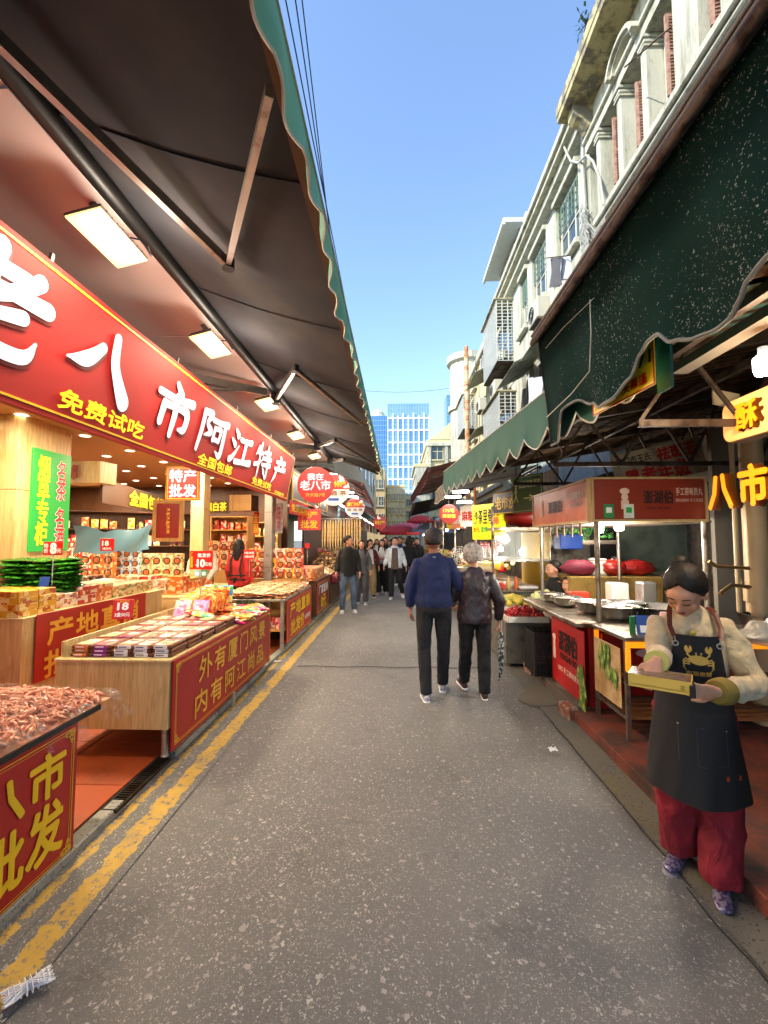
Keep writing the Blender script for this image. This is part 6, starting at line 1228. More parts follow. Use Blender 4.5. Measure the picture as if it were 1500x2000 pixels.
g = G(); g.lathe((XF+.35, 27.6, 0), [(1.15, 3), (1.15, 9.6), (1.3, 9.65), (1.3, 9.95), (1.15, 10), (1.15, 12.6), (1.35, 12.7), (1.35, 13.1), (0, 13.1)], 24); obj('corner_turret', g, MATS.get('x') or PL1, h4, True, 30)
h5 = house('yellow gabled house closing the view on the right', 3.2, 9, 47, 60, 12.0, PL4, 4, 3, 1.2, 1.7, 2.4, 2.6, PL4, 'Y')
obj('gable', G().prism([(3.3, 12.35), (8.9, 12.35), (7.6, 13.3), (6.0, 14.6), (4.6, 13.3)], 1, 46.9, 47.6), PL4, h5); obj('cornice', G().bx((3.0, 46.6, 11.6), (9.1, 46.96, 11.95), ch=.03), PL1, h5)
for x in (3.3, 5.1, 7.0, 8.8): obj('pilaster', G().bx((x-.15, 46.7, 2), (x+.15, 46.95, 11.6)), PL1, h5)
house('low cream house in the middle distance left of the towers', -1.6, 1.0, 62, 72, 9.0, PL1, 3, 4, .5, .9, 3.4, 1.9, PL4, 'Y'); house('pale yellow house behind the red umbrellas', 1.05, 3.6, 66, 76, 8.2, PL4, 3, 3, .6, .9, 3.2, 1.8, PL1, 'Y'); house('ochre house behind the left awnings', -5.5, -1.7, 56, 70, 10.5, plaster('ochre_plaster', '#a8946c', '#bfa981', '#6a5a3c'), 3, 4, .6, 1.1, 3.8, 2.2, PL1, 'Y')
house('house standing in front of the yellow gable', 1.7, 3.15, 44, 52, 8.9, PL1, 2, 2, .4, .9, 4.2, 2.3, PL4, 'Y')
house('long block hidden behind the crowd at the end of the lane', -14, 14, 95, 105, 6.5, PL1, 2, 12, 1.2, 1.2, 2.4, 2.2, PL4, 'Y')
# ---------------------------------------------------------------- glass towers
def tglass(name, a, b):
    x = N(name); r = x.n('ObjectInfo').outputs['Random']; x.col(x.mix(x.math('MULTIPLY', x.math('ADD', r, x.noise(.12, 3)), .5), srgb(a), srgb(b))); x.set('Metallic', .55); x.set('Roughness', .1); MATS[name] = x.m; return x.m
GT = tglass('tower_glass', '#3f6e92', '#9dbdd2'); GT_ = M('tower_glass_plain', '#6f9cba', .08, .55, var=.25, scale=.15, bump=0); GT2 = M('tower_glass_dark', '#4c7ba2', .08, .6, var=.2, scale=.1, bump=0); TW = M('tower_white', '#d9dde0', .6, bump=0)
def tower(label, px0, px1, py, Y, dep, cols_, bands, crown, split=None, mat=GT, white=True):
    p0, p1 = A(px0, py, Y=Y), A(px1, py, Y=Y); w = p1.x-p0.x; z1 = p0.z; t = thing('glass_tower', label, 'skyscraper', (p0.x, Y, 0))
    obj('core', G().bx((0, .4, 0), (w, dep, z1)), mat, t); zc = z1-crown*z1; fw_ = w; bh = (zc-8)/bands; cw = fw_/cols_
    pm = G().box((0, 0, 0), (cw*.62, .3, bh*.86)).mesh('pane', mat)
    ln = G()
    for b in range(bands):
        for c_ in range(cols_):
            if white: link('pane', pm, t, ((c_+.5)*cw, .2, 8+(b+.5)*bh))
    if white:
        for b in range(bands+1): obj('band', G().bx((0, -.45, 8+b*bh-bh*.06), (w, .35, 8+b*bh+bh*.06)), TW, t)
        for c_ in range(cols_+1): obj('pier', G().bx((max(0, c_*cw-cw*.13), -.5, 8), (min(w, c_*cw+cw*.13), .34, zc+(3 if c_ % 2 else 1.5))), TW, t)
        for b in range(bands):
            for k in (1, 2): ln.bx((0, .0, 8+b*bh+bh*k/3-.12), (w, .03, 8+b*bh+bh*k/3+.12))
        obj('floor_line', ln, GT2, t)['kind'] = 'stuff'
    g = G(); n = int(crown*z1/2.2) if white else int(z1/3.4); z = z1
    for k in range(n): g.bx((-.02, .32, z1-(k+1)*(crown*z1/n if white else 3.4)), (w+.06, dep+.05, z1-(k+1)*(crown*z1/n if white else 3.4)+.25))
    for k in range(cols_*2+1): g.bx((w*k/cols_/2-.1, .30, zc if white else 0), (w*k/cols_/2+.1, .39, z1))
    obj('mullions', g, M('tower_mullion', '#8fb0c6', .4, bump=0), t)['kind'] = 'stuff'
    g = G()
    for k in range(int(z1/3.2)): g.bx((w, .5, k*3.2), (w+.08, dep, k*3.2+.5))
    obj('side_bands', g, GT2, t)['kind'] = 'stuff'; return t
tower('tall office tower with a white window grid and blue glass crown', 757, 838, 788, 250, 34, 8, 9, .11)
t2 = tower('rounded blue glass tower left of the white gridded one', 716, 756, 812, 300, 26, 6, 10, .1, mat=GT2, white=False)
w_ = A(756, 812, Y=300).x-A(716, 812, Y=300).x; z_ = A(716, 812, Y=300).z; obj('crown', G().lathe((w_*.5, 12, z_), [(w_*.42, 0), (w_*.42, 2), (w_*.36, 3), (w_*.34, 5), (w_*.2, 7), (w_*.1, 7.6), (0, 7.8)], 14), M('tower_crown', '#c4c4ae', .6), t2)
tower('distant small glass block right of the gridded tower', 872, 893, 771, 360, 20, 4, 9, .1, mat=GT, white=False)
# ---------------------------------------------------------------- umbrellas and canopies over the crowd
def umbrella(label, x, y, r_, z, mat, grp='market umbrellas'):
    t = thing('umbrella', label, 'umbrella', (x, y, 0), random.random()*.6, grp); n = 8; g = G()
    vs = [(0, 0, z+.42)]+[(r_*math.cos(a*math.pi/4), r_*math.sin(a*math.pi/4), z) for a in range(8)]+[(r_*.55*math.cos(a*math.pi/4), r_*.55*math.sin(a*math.pi/4), z+.30) for a in range(8)]+[(r_*math.cos(a*math.pi/4), r_*math.sin(a*math.pi/4), z-.14) for a in range(8)]
    fs = []
    for a in range(8): b = (a+1) % 8; fs += [(0, 9+a, 9+b), (9+a, 1+a, 1+b, 9+b), (1+a, 17+a, 17+b, 1+b)]
    g.add(vs, fs); obj('canopy', g, mat, t); obj('pole', G().tube([(0, 0, 0), (0, 0, z+.45)], .025, 8), STEEL, t)
UR = M('umbrella_red', '#c22a2e', .7, bump=0); UP = M('umbrella_pink', '#d85a72', .7, bump=0); UW = M('umbrella_white', '#d9d6de', .7, bump=0); UB = M('umbrella_blue', '#8f9cc8', .7, bump=0)
for l, x, y, r_, z, m in (('pinkish red umbrella above the crowd in the middle of the lane', .55, 29, 1.5, 2.35, UP), ('bright red umbrella just below the pink one', .1, 24, 1.15, 2.05, UR), ('red umbrella right of the pink one', 1.5, 30, 1.0, 2.9, UR), ('white and lilac canopy on the right over the crowd', 2.0, 23, 1.4, 2.15, UB), ('big pale pink canopy behind the round dark red sign', 3.6, 30, 1.9, 2.6, UP), ('white tent top behind the pink canopy', 5.0, 34, 2.4, 3.2, UW), ('far red umbrella at the end of the left awnings', -.6, 36, 1.2, 2.4, UR)): umbrella(l, x, y, r_, z, m)
# overhead wires
WIRE = M('wire', '#1c2a4a', .6, bump=0)
for i, (xt, l) in enumerate(((558, 'overhead wire nearest the left awning edge'), (577, 'middle overhead wire of the three above the awning'), (590, 'overhead wire farthest right of the three'))):
    a = A(xt, 0, Z=9.0+.25*i); b = A(645+i*2-2, (430, 455, 480)[i], Z=8.4+.25*i); d = (b-a); tag(obj('overhead_wire', G().tube([a-d*1.0, a, a+d*.5-V((0, 0, .04)), b, b+d*1.5], .011, 5), WIRE), l, 'wire', 'wires over the lane')
for y, z, l in ((21, 9.0, 'thin sagging wire crossing the sky above the towers'), (26, 6.4, 'lower thin wire crossing in front of the towers')):
    tag(obj('overhead_wire', G().tube([(-3+7.2*k/12, y, z-.35*math.sin(math.pi*k/12)+.2*k/12) for k in range(13)], .009, 4), WIRE), l, 'wire')
# litter
g = G()
for k in range(26):
    a = k*.55; g.tube([(.13*math.cos(j*.3)*.55*math.cos(a)*.9, .11*(j/10-.5)*2+.01*math.sin(k*3), .028+.026*math.sin(j*.31)*math.sin(a)) for j in range(11)], .0032, 4)
for j in range(8): g.tube([(.07*math.cos(q*.6)*(1-.4*abs(j-3.5)/4), -.09+.026*j, .03+.026*math.sin(q*.6)) for q in range(11)], .003, 4)
NET = tag(obj('foam_net', g, M('white_foam', '#dfe0e4', .6, bump=0), loc=tuple(A(55, 1935, Z=.012)), rot=(0, 0, R(-42))), 'crumpled white foam fruit net lying by the yellow line', 'litter'); NET.scale = (.62, .62, .62)
g = G(); g.grid(lambda u, v: ((u-.5)*.06+.01*mn.noise(V((u*5, v*5, 0))), (v-.5)*.05, .022+.022*mn.noise(V((u*4, v*4, 7)))), 8, 8); tag(obj('paper_scrap', g, MATS['white_foam'], loc=tuple(A(1080, 1469, Z=.015))), 'small crumpled white paper scrap on the right of the road', 'litter')
g = G(); g.grid(lambda u, v: ((u-.5)*.09, (v-.5)*.05, .02+.02*mn.noise(V((u*4, v*4, 3)))), 8, 8); tag(obj('paper_scrap', g, MATS['white_foam'], loc=(-1.60, 5.9, .01)), 'white tissue scrap beyond the long red banner', 'litter')
# ---------------------------------------------------------------- people
SKIN = N('skin'); SKIN.col(SKIN.mix(SKIN.noise(9, 4), srgb('#b98266'), srgb('#cf9c7e'))); SKIN.set('Roughness', .5); SKIN.set('Subsurface Weight', .08); SKIN.set('Subsurface Radius', (.02, .008, .004)); SKIN.bump(SKIN.noise(120, 2), .05, .002); SKIN = SKIN.m
SKIND = M('tanned_skin', '#8f5d42', .5, var=.1, bump=.05)
HAIRB = N('black_hair'); HAIRB.col(HAIRB.mix(HAIRB.noise(40, 3, .6, HAIRB.co(sc=(6, 1, 1))), (.004, .003, .003), (.02, .015, .013))); HAIRB.set('Roughness', .55); HAIRB.set('Specular IOR Level', .25); HAIRB.bump(HAIRB.noise(60, 4, .7, HAIRB.co(sc=(5, 1, 1))), .45, .003); HAIRB = HAIRB.m; HAIRG = M('grey_hair', '#b8b0a6', .8, scale=30, c2='#857d75', bump=.9, bs=60, bd=.02)
LIP = M('lips', '#8e3f3a', .4, bump=0); EYEW = M('eye_white', '#d8d2cc', .3, bump=0)
def cloth_mat(name, c, c2=None, sc=7, st=.5, sheen=.0, rough=.85):
    x = N(name); b = srgb(c); x.col(x.mix(x.ramp(x.noise(5, 4), .35, .65), tuple(v*.8 for v in b), srgb(c2) if c2 else tuple(min(1, v*1.2) for v in b))); x.set('Roughness', rough); x.set('Sheen Weight', sheen)
    f = x.noise(sc, 3, .5, x.co(sc=(1.3, 1.3, .75)), 1.6); x.bump(x.mix(.12, x.ramp(f, .3, .7), x.noise(220, 2)), st, .022); MATS[name] = x.m; return x.m
def rmesh(g, name, mats, vox, smooth=4, amp=0, fr=(9, 9, 5), seed=0):
    m = g.mesh(name, mats); o = bpy.data.objects.new(name, m); COL.objects.link(o)
    r = o.modifiers.new('r', 'REMESH'); r.mode = 'VOXEL'; r.voxel_size = vox; s = o.modifiers.new('s', 'SMOOTH'); s.iterations = smooth; s.factor = .5
    e = bpy.data.meshes.new_from_object(o.evaluated_get(bpy.context.evaluated_depsgraph_get())); bpy.data.objects.remove(o)
    e.materials.clear(); e.materials.append(mats); e.polygons.foreach_set('use_smooth', [True]*len(e.polygons))
    if amp:
        for v, n in zip(e.vertices, [q.vector.copy() for q in e.vertex_normals]):
            p = v.co; a = mn.noise(V((p.x*fr[0]+seed, p.y*fr[1], p.z*fr[2]+p.x*4))); b = mn.noise(V((p.x*fr[0]*2.3, p.y*fr[1]*2.3+seed, p.z*fr[2]*2.1-p.y*5))); v.co = p+n*amp*((1-abs(a)*2.2)*.7+b*.5)
    e.name = name; e.update(); return e
def hand(g, w, d, n, side, s=1.0, curl=.35, spread=1.0):
    "w wrist, d hand direction, n palm normal, side: +1 thumb along +(d x n)"
    d = d.normalized(); n = (n-d*n.dot(d)).normalized(); sv = d.cross(n)*side
    g.tube([w-d*.02, w, w+d*.03*s, w+d*.06*s, w+d*.088*s], [(.020*s, .024*s), (.018*s, .026*s), (.016*s, .036*s), (.015*s, .040*s), (.011*s, .036*s)], 12, up=n)
    for k, (o, L) in enumerate(((.030, .070), (.010, .078), (-.010, .073), (-.029, .058))):
        b = w+d*.08*s+sv*o*s*spread; p = [b-d*.02]; a = curl*.5; dd = d.copy()
        p.append(b)
        for j, f in enumerate((.45, .32, .23)):
            q = Mx.Rotation(a*side*(1 if True else 0), 3, sv*side); dd = (d*math.cos(a)+n*math.sin(a)); p.append(p[-1]+dd*L*f*s); a += curl
        g.tube(p, [.009*s, .0092*s, .0085*s, .0078*s, .006*s], 7)
    b = w+d*.02*s+sv*.026*s; t1 = (d*.65+sv*.75+n*.25).normalized(); t2 = (d*.9+sv*.25+n*.45).normalized(); g.tube([b-t1*.01, b+t1*.035*s, b+t1*.035*s+t2*.03*s, b+t1*.035*s+t2*.052*s], [.013*s, .0115*s, .010*s, .0075*s], 8)
def shoe(parent, a, fwd, s, mat, sole, name='shoe', hgt=1.0):
    "a: ankle point, fwd: unit direction of the toes"
    f = V(fwd).normalized(); dn = V((0, 0, -1)); dn = (dn-f*dn.dot(f)).normalized(); b = a+dn*.055*s
    g = G(); g.tube([b-f*.065*s, b-f*.045*s, b, b+f*.06*s, b+f*.12*s, b+f*.165*s, b+f*.185*s], [(.02*s, .022*s), (.036*s, .032*s), (.042*s, .036*s), (.034*s, .041*s), (.024*s, .044*s), (.018*s, .036*s), (.008*s, .018*s)], 12, up=-dn)
    g.tube([a+dn*.04*s, a-dn*.01*s*hgt], [.038*s, .040*s], 12); m = rmesh(g, name, mat, .007*s, 3); o = link(name, m, parent)
    g = G(); c = b+dn*.03*s; g.tube([c-f*.075*s, c-f*.05*s, c, c+f*.07*s, c+f*.13*s, c+f*.175*s, c+f*.195*s], [(.010*s, .022*s), (.015*s, .036*s), (.014*s, .036*s), (.012*s, .043*s), (.012*s, .046*s), (.011*s, .036*s), (.006*s, .016*s)], 12, up=-dn); obj('sole', g, sole, o, True)
    return o
DEF = dict(sh=.158, el=((.225, .03, 1.11), (.225, .03, 1.11)), wr=((.24, -.06, .87), (.24, -.06, .87)), kn=((.105, -.02, .48), (.105, -.02, .48)), an=((.11, .02, .085), (.11, .02, .085)), toe=((.12, -1, 0), (.12, -1, 0)), head=(0, 0, 0), lean=0)
def person(label, loc, rz, H, top, low, shoes=None, hair='short', skin=None, vox=.013, pose=None, fem=False, slim=1.0, topn='jacket', hem=.80, sleeve=1.0, leg=1.0, wr_world=None, el_world=None, inner=None, face=True, hairm=None, hands=True, curl=.5, amp=.011, sole=None, group=None, build_body=True, waist=.140, handdir=None, palm=None, hscale=1.10):
    p = dict(DEF); p.update(pose or {}); k = H/1.70; t = thing('person', label, 'person', loc, rz, group); skin = skin or SKIN
    inv = (Mx.Translation(V(loc)) @ Mx.Rotation(rz, 4, 'Z')).inverted()
    LN = Mx.Translation((0, 0, .93*k)) @ Mx.Rotation(p['lean'], 4, 'X') @ Mx.Translation((0, 0, -.93*k))
    def U(q): return LN @ (V(q)*k)
    sx = (-1, 1); SHD = [U((s*p['sh']*slim, .0, 1.365)) for s in sx]
    EL = [inv @ V(el_world[i]) if el_world and el_world[i] else U((s*p['el'][i][0], *p['el'][i][1:])) for i, s in enumerate(sx)]
    WR = [inv @ V(wr_world[i]) if wr_world and wr_world[i] else U((s*p['wr'][i][0], *p['wr'][i][1:])) for i, s in enumerate(sx)]
    HP = [V((s*.092, 0, .89))*k for s in sx]; KN = [V((s*p['kn'][i][0], *p['kn'][i][1:]))*k for i, s in enumerate(sx)]; AN = [V((s*p['an'][i][0], *p['an'][i][1:]))*k for i, s in enumerate(sx)]
    nb = U((0, .01, 1.45)); HM = Mx.Translation(nb) @ Mx.Rotation(p['head'][2], 4, 'Y') @ Mx.Rotation(p['head'][1], 4, 'Z') @ Mx.Rotation(p['head'][0], 4, 'X') @ Mx.Scale(k*hscale, 4) @ Mx.Translation((0, -.01, -1.474))
    g = G()
    g.tube([U((0, 0, .86)), U((0, 0, 1.0)), U((0, -.01, 1.15)), U((0, -.005, 1.3)), U((0, .005, 1.40)), U((0, .01, 1.44))], [(.10*k, .15*k), (.09*k, .125*k), (.095*k, .13*k), (.095*k, .14*k), (.07*k, .13*k), (.05*k, .06*k)], 14, up=(0, 1, 0))
    g.tube([U((0, .015, 1.42)), nb+V((0, 0, .02*k)), HM @ V((0, .01, 1.53))], [.056*k, .050*k, .048*k], 12)
    def hs(c, r): g.sph(c, r, 16, 12, 0, HM)
    hs((0, .015, 1.605), (.076, .092, .096)); hs((0, -.018, 1.555), (.060, .068, .072)); hs((0, -.05, 1.502), (.026, .026, .022)); hs((0, -.045, 1.60), (.062, .048, .05)); hs((-.035, -.055, 1.555), (.026, .024, .026)); hs((.035, -.055, 1.555), (.026, .024, .026))
    g.tube([HM @ V(q) for q in ((0, -.085, 1.60), (0, -.098, 1.575), (0, -.108, 1.558), (0, -.092, 1.548))], [.007*k, .010*k, .014*k, .010*k], 8); hs((-.012, -.093, 1.555), (.008, .009, .007)); hs((.012, -.093, 1.555), (.008, .009, .007)); hs((0, -.078, 1.528), (.024, .012, .012))
    for s in sx: hs((s*.079, .008, 1.575), (.010, .020, .031))
    for i, s in enumerate(sx):
        g.tube([SHD[i]+V((-s*.03, 0, -.01)), SHD[i], SHD[i].lerp(EL[i], .5), EL[i], EL[i].lerp(WR[i], .35), WR[i]], [.045*k, .05*k, .044*k, .036*k, .036*k, .024*k], 10)
        if hands:
            d = (handdir[i] and inv.to_3x3() @ V(handdir[i])) if handdir and handdir[i] else (WR[i]-EL[i]).normalized()+V((0, -.1, -.4)); n = (inv.to_3x3() @ V(palm[i])) if palm and palm[i] else V((-s, 0, 0))
            hand(g, WR[i], V(d), n, s, k*1.02, curl)
        g.tube([HP[i], HP[i].lerp(KN[i], .5), KN[i], KN[i].lerp(AN[i], .4), AN[i], AN[i]+V((0, 0, -.03))], [.08*k, .065*k, .05*k, .05*k, .033*k, .033*k], 10); g.tube([AN[i]+V((0, .0, -.045)), AN[i]+V((s*p['toe'][i][0], p['toe'][i][1], 0)).normalized()*.10+V((0, 0, -.055))], [(.02*k, .028*k)]*2, 8)
    body = link('body', rmesh(g, 'body', skin, (.0072 if vox < .0115 else .0115) if vox < .017 else .015, 2), t)
    if face:
        g = G()
        for s in sx: g.sph((s*.031, -.0855, 1.592), (.0135, .008, .0065), 10, 6, 0, HM); g.sph((s*.031, -.0925, 1.592), (.0055, .003, .0055), 8, 6, 1, HM)
        obj('eyes', g, [EYEW, BLK], body, True); g = G()
        for s in sx: g.tube([HM @ V((s*.014, -.094, 1.613)), HM @ V((s*.032, -.094, 1.618)), HM @ V((s*.050, -.080, 1.611))], [.003*k, .004*k, .002*k], 5)
        obj('eyebrows', g, HAIRB, body); g = G(); g.sph((0, -.0875, 1.5325), (.021, .006, .0045), 10, 6, 0, HM); g.sph((0, -.0865, 1.5245), (.017, .007, .005), 10, 6, 0, HM); obj('lips', g, LIP, body, True)
    # hair
    hm = hairm or HAIRB; g = G(); q = random.Random(len(label))
    def hp(u, v):
        a = 2*math.pi*u; b = math.pi*v; dx, dy, dz = math.sin(b)*math.sin(a), -math.sin(b)*math.cos(a), math.cos(b)
        front = -dy; line = {'short': -.55 if front < -.1 else (-.25 if front < .45 else .42), 'long': -.75 if front < .3 else .45, 'curly': -.62 if front < .1 else .35, 'bun': -.55 if front < .0 else (-.12 if front < .42 else .50), 'cap': -.6 if front < .0 else .2}[hair]
        # smooth hairline
        f0 = {'short': (-.62, .50), 'long': (-.8, .52), 'curly': (-.7, .45), 'bun': (-.66, .47), 'cap': (-.62, .2)}[hair]; tt = max(0, min(1, (front+.35)/1.05)); line = f0[0]+(f0[1]-f0[0])*tt**1.3
        if hair == 'bun': line -= .62*abs(dx)*tt-.10*tt
        r_ = 1.0 if dz > line else max(.72, 1-(line-dz)*3)
        nz = mn.noise(V((dx*5, dy*5, dz*5)))*.03+(mn.noise(V((dx*22, dy*22, dz*10)))*.02); big_ = {'curly': 1.32, 'long': 1.05, 'bun': 1.075, 'short': 1.05, 'cap': .98}[hair]
        if hair == 'curly': nz = mn.noise(V((dx*7, dy*7, dz*7)))*.08+mn.noise(V((dx*20, dy*20, dz*20)))*.05
        return HM @ V((0+dx*.084*big_*r_*(1+nz), .022+dy*.094*big_*r_*(1+nz), 1.612+dz*.100*big_*r_*(1+nz)))
    g.grid(hp, 40, 28); hr = obj('hair', g, hm, t, True)
    if hair == 'long':
        g = G()
        for s in (-1, 1): g.tube([HM @ V((s*.055, .02, 1.66)), HM @ V((s*.082, .015, 1.58)), HM @ V((s*.085, -.0, 1.48)), U((s*.10, -.05, 1.36)), U((s*.10, -.07, 1.24))], [(.03*k, .02*k), (.04*k, .022*k), (.042*k, .026*k), (.04*k, .026*k), (.018*k, .012*k)], 10)
        g.tube([HM @ V((0, .07, 1.66)), HM @ V((0, .10, 1.56)), HM @ V((0, .085, 1.45)), U((0, .10, 1.30))], [(.03*k, .07*k), (.03*k, .085*k), (.03*k, .08*k), (.015*k, .05*k)], 12, up=(0, 1, 0)); obj('hair_length', g, hm, hr, True)
    if hair == 'bun':
        g = G(); c = HM @ V((-.028, .085, 1.69)); g.grid(lambda u, v: tuple(c+V((.040*math.cos(6.283*u)*math.sin(3.1416*v)*(1+.16*mn.noise(V((u*6, v*12, 1)))), .036*math.sin(6.283*u)*math.sin(3.1416*v)*(1+.16*mn.noise(V((u*6, v*12, 4)))), .036*math.cos(3.1416*v)))), 24, 14); obj('hair_bun', g, hm, hr, True)
    if hair == 'cap':
        g = G(); CP = M('black_cap', '#231d1e', .7, bump=.2, bs=120)
        def cp(u, v): a = 6.2832*u; b = 1.62*v; return HM @ V((.089*math.sin(b)*math.sin(a), .02-.101*math.sin(b)*math.cos(a), 1.622+.092*math.cos(b)-(.028*(v**3) if math.cos(a) < 0 else .0)))
        g.grid(cp, 32, 12); c_ = obj('cap', g, CP, t, True); g = G(); g.grid(lambda u, v: HM @ V(((u-.5)*.15*(1-.3*v*v), -.085-.085*v*(1-(2*u-1)**2*.5), 1.632-.012*v-.02*(2*u-1)**2)), 12, 6); obj('cap_brim', g, CP, c_, True)
        g = G(); g.tube([HM @ V((.04*math.cos(a), .118-.014*abs(math.cos(a)), 1.585+.034*math.sin(a))) for a in [math.pi*j/10 for j in range(11)]], .004*k, 5); obj('cap_opening', g, M('cap_gap', '#7a5a4a', .6), c_, True); g = G(); g.tube([HM @ V((-.055, .098, 1.578)), HM @ V((0, .123, 1.574)), HM @ V((.055, .098, 1.578))], [(.008*k, .003*k)]*3, 6); obj('cap_strap', g, CP, c_, True)
    # top
    g = G(); w = waist; g.tube([U((0, .0, hem)), U((0, 0, hem+.06)), U((0, -.005, 1.05)), U((0, -.01, 1.22)), U((0, 0, 1.34)), U((0, .005, 1.415)), U((0, .01, 1.455))], [((.115)*k*slim, (w+.02)*k), (.125*k*slim, (w+.03)*k), (.115*k*slim, (w+.01)*k), (.125*k*slim, (w+.02)*k), (.105*k*slim, (w+.014)*k), (.080*k*slim, .105*k), (.060*k, .066*k)], 18, up=(0, 1, 0))
    for i, s in enumerate(sx):
        e = WR[i].lerp(EL[i], .10)
        g.tube([SHD[i]+V((-s*.06, 0, -.02))*k, SHD[i]+V((-s*.005, 0, -.012))*k, SHD[i].lerp(EL[i], .5), EL[i], EL[i].lerp(e, .5), e], [.056*k*sleeve**.5, .060*k*sleeve**.5, .058*k*sleeve, .055*k*sleeve, .050*k*sleeve, .038*k*sleeve], 12)
    tp_ = link(topn, rmesh(g, topn, top, vox, 4, amp, seed=H*9), t)
    if inner:
        g = G(); g.grid(lambda u, v: tuple(U((((u-.5)*2)*.095*(1.15-.35*v), -(.141*slim)*math.sqrt(max(0, 1-(((u-.5)*2)*.10/(w+.03))**2))+.012*(v > .8)*(v-.8)*8-.002, hem-.02+(1.43-hem)*v))), 8, 14); obj('shirt', g, inner, t, True)
    # trousers
    g = G(); g.tube([V((0, 0, 1.02))*k, V((0, 0, .95))*k, V((0, 0, .86))*k, V((0, 0, .80))*k], [(.10*k, .145*k), (.115*k, .165*k), (.115*k, .17*k), (.07*k, .12*k)], 16, up=(0, 1, 0))
    for i, s in enumerate(sx): g.tube([HP[i]+V((0, 0, .02)), HP[i].lerp(KN[i], .45), KN[i], KN[i].lerp(AN[i], .5), AN[i]+V((0, 0, .015)), AN[i]+V((0, 0, -.02))], [.094*k, (.083+.012*(leg-1))*k*leg**.3, .066*k*leg, .062*k*leg, .056*k*leg, .056*k*leg], 12)
    link('trousers', rmesh(g, 'trousers', low, vox, 4, amp, (11, 11, 6), seed=H*3), t)
    for i, s in enumerate(sx): shoe(t, AN[i], (s*p['toe'][i][0], p['toe'][i][1], p['toe'][i][2]), k*1.02, shoes or WHT, sole or MATS['white_foam'])
    t['_'] = 0; del t['_']; return t, U, HM, k, inv, tp_, body
NAVY = cloth_mat('navy_fleece', '#17254f'); CHAR = cloth_mat('charcoal_trousers', '#17191f'); BLKC = cloth_mat('black_cloth', '#0f0f12')
WS = M('white_trainer', '#d4d6da', .5, bump=.05); GS = M('grey_white_trainer', '#b9bcc2', .5, scale=30, c2='#7d818a', bump=.1)
# man in the cap, seen from behind (faces +Y)
mx, my = .37, 4.72
m_, U_, HM_, k_, inv_, tp_, bd_ = person('man seen from behind in navy sweatshirt and dark cap', (mx, my, 0), R(180), 1.74, NAVY, CHAR, GS, 'cap', SKIND, .010, dict(kn=((.10, -.03, .49), (.10, .0, .48)), an=((.10, -.16, .10), (.09, .10, .085)), toe=((.1, -1, -.0), (.08, -1, 0))), topn='sweatshirt', hem=.90, sleeve=1.08, leg=1.02, waist=.165, el_world=((mx+.28, my+.02, 1.13), (mx-.25, my+.01, 1.12)), wr_world=((mx+.36, my+.18, 1.00), (mx-.245, my+.06, .90)), curl=.6, face=False, amp=.006)
g = G(); put(g, 'W', 0, 0, .035, .022); 
o = obj('emblem', g, M('pale_emblem', '#a8b0d0', .5), m_); o.location = (0, .108, 1.408*k_); o.rotation_euler = (R(-40), 0, R(180))
ring = G(); ring.tube([U_((.155*math.sin(a), -.12*math.cos(a), .905)) for a in [6.2832*j/24 for j in range(25)]], (.022, .016), 6, cap=False); 
# old woman in the quilted jacket
QJ = N('quilted_brown_jacket'); QJ.col(QJ.mix(QJ.noise(6, 3), srgb('#20161c'), srgb('#32252d'))); QJ.set('Roughness', .42)
def zig(x):
    c = x.n('SeparateXYZ', i_0=x.co()); tri = x.math('PINGPONG', c.outputs[0], .05); zz = x.math('SUBTRACT', c.outputs[2], x.math('MULTIPLY', tri, 1.3))
    a = x.math('PINGPONG', zz, .045); h = x.ramp(a, .0, .02); b = x.math('PINGPONG', x.math('ADD', c.outputs[0], x.math('MULTIPLY', c.outputs[2], .0)), .05); return x.math('MINIMUM', h, x.ramp(b, 0, .006, (.5,)*3))
QJ.bump(zig(QJ), .30, .008); QJ = QJ.m
ex, ey = .80, 4.75
e_, Ue, HMe, ke, inve, tpe, bde = person('old woman with curly grey hair and quilted brown jacket, seen from behind', (ex, ey, 0), R(180), 1.56, QJ, BLKC, M('brown_leather', '#3b1e18', .35), 'curly', None, .010, dict(kn=((.10, .0, .48), (.10, -.05, .49)), an=((.09, .06, .085), (.10, -.20, .12)), toe=((.1, -1, 0), (.2, -1, .1)), head=(R(14), R(6), 0), lean=R(3)), topn='jacket', hem=.82, sleeve=1.18, leg=1.12, waist=.170, slim=1.12, hairm=HAIRG, face=False, el_world=((ex+.26, ey+.0, .98), (ex-.23, ey+.06, 1.00)), wr_world=((ex+.26, ey+.04, .76), (ex-.20, ey+.22, .92)), amp=.010, curl=1.0, hscale=1.08)
fu = thing('folded_umbrella', 'folded striped umbrella hanging from the hand of the old woman', 'umbrella', (ex+.27, ey+.0, .36)); UC = M('striped_umbrella', '#22343a', .5, scale=30, c2='#b9bcb8', lo=.5, hi=.54); obj('canopy', G().tube([(0, 0, .30), (0, 0, .22), (.0, 0, .05), (-.01, 0, -.12), (-.03, 0, -.20)], [.016, .034, .030, .018, .006], 10), UC, fu, True); obj('handle', G().tube([(0, 0, .28), (.01, .02, .42)], .012, 8), STEEL, fu)
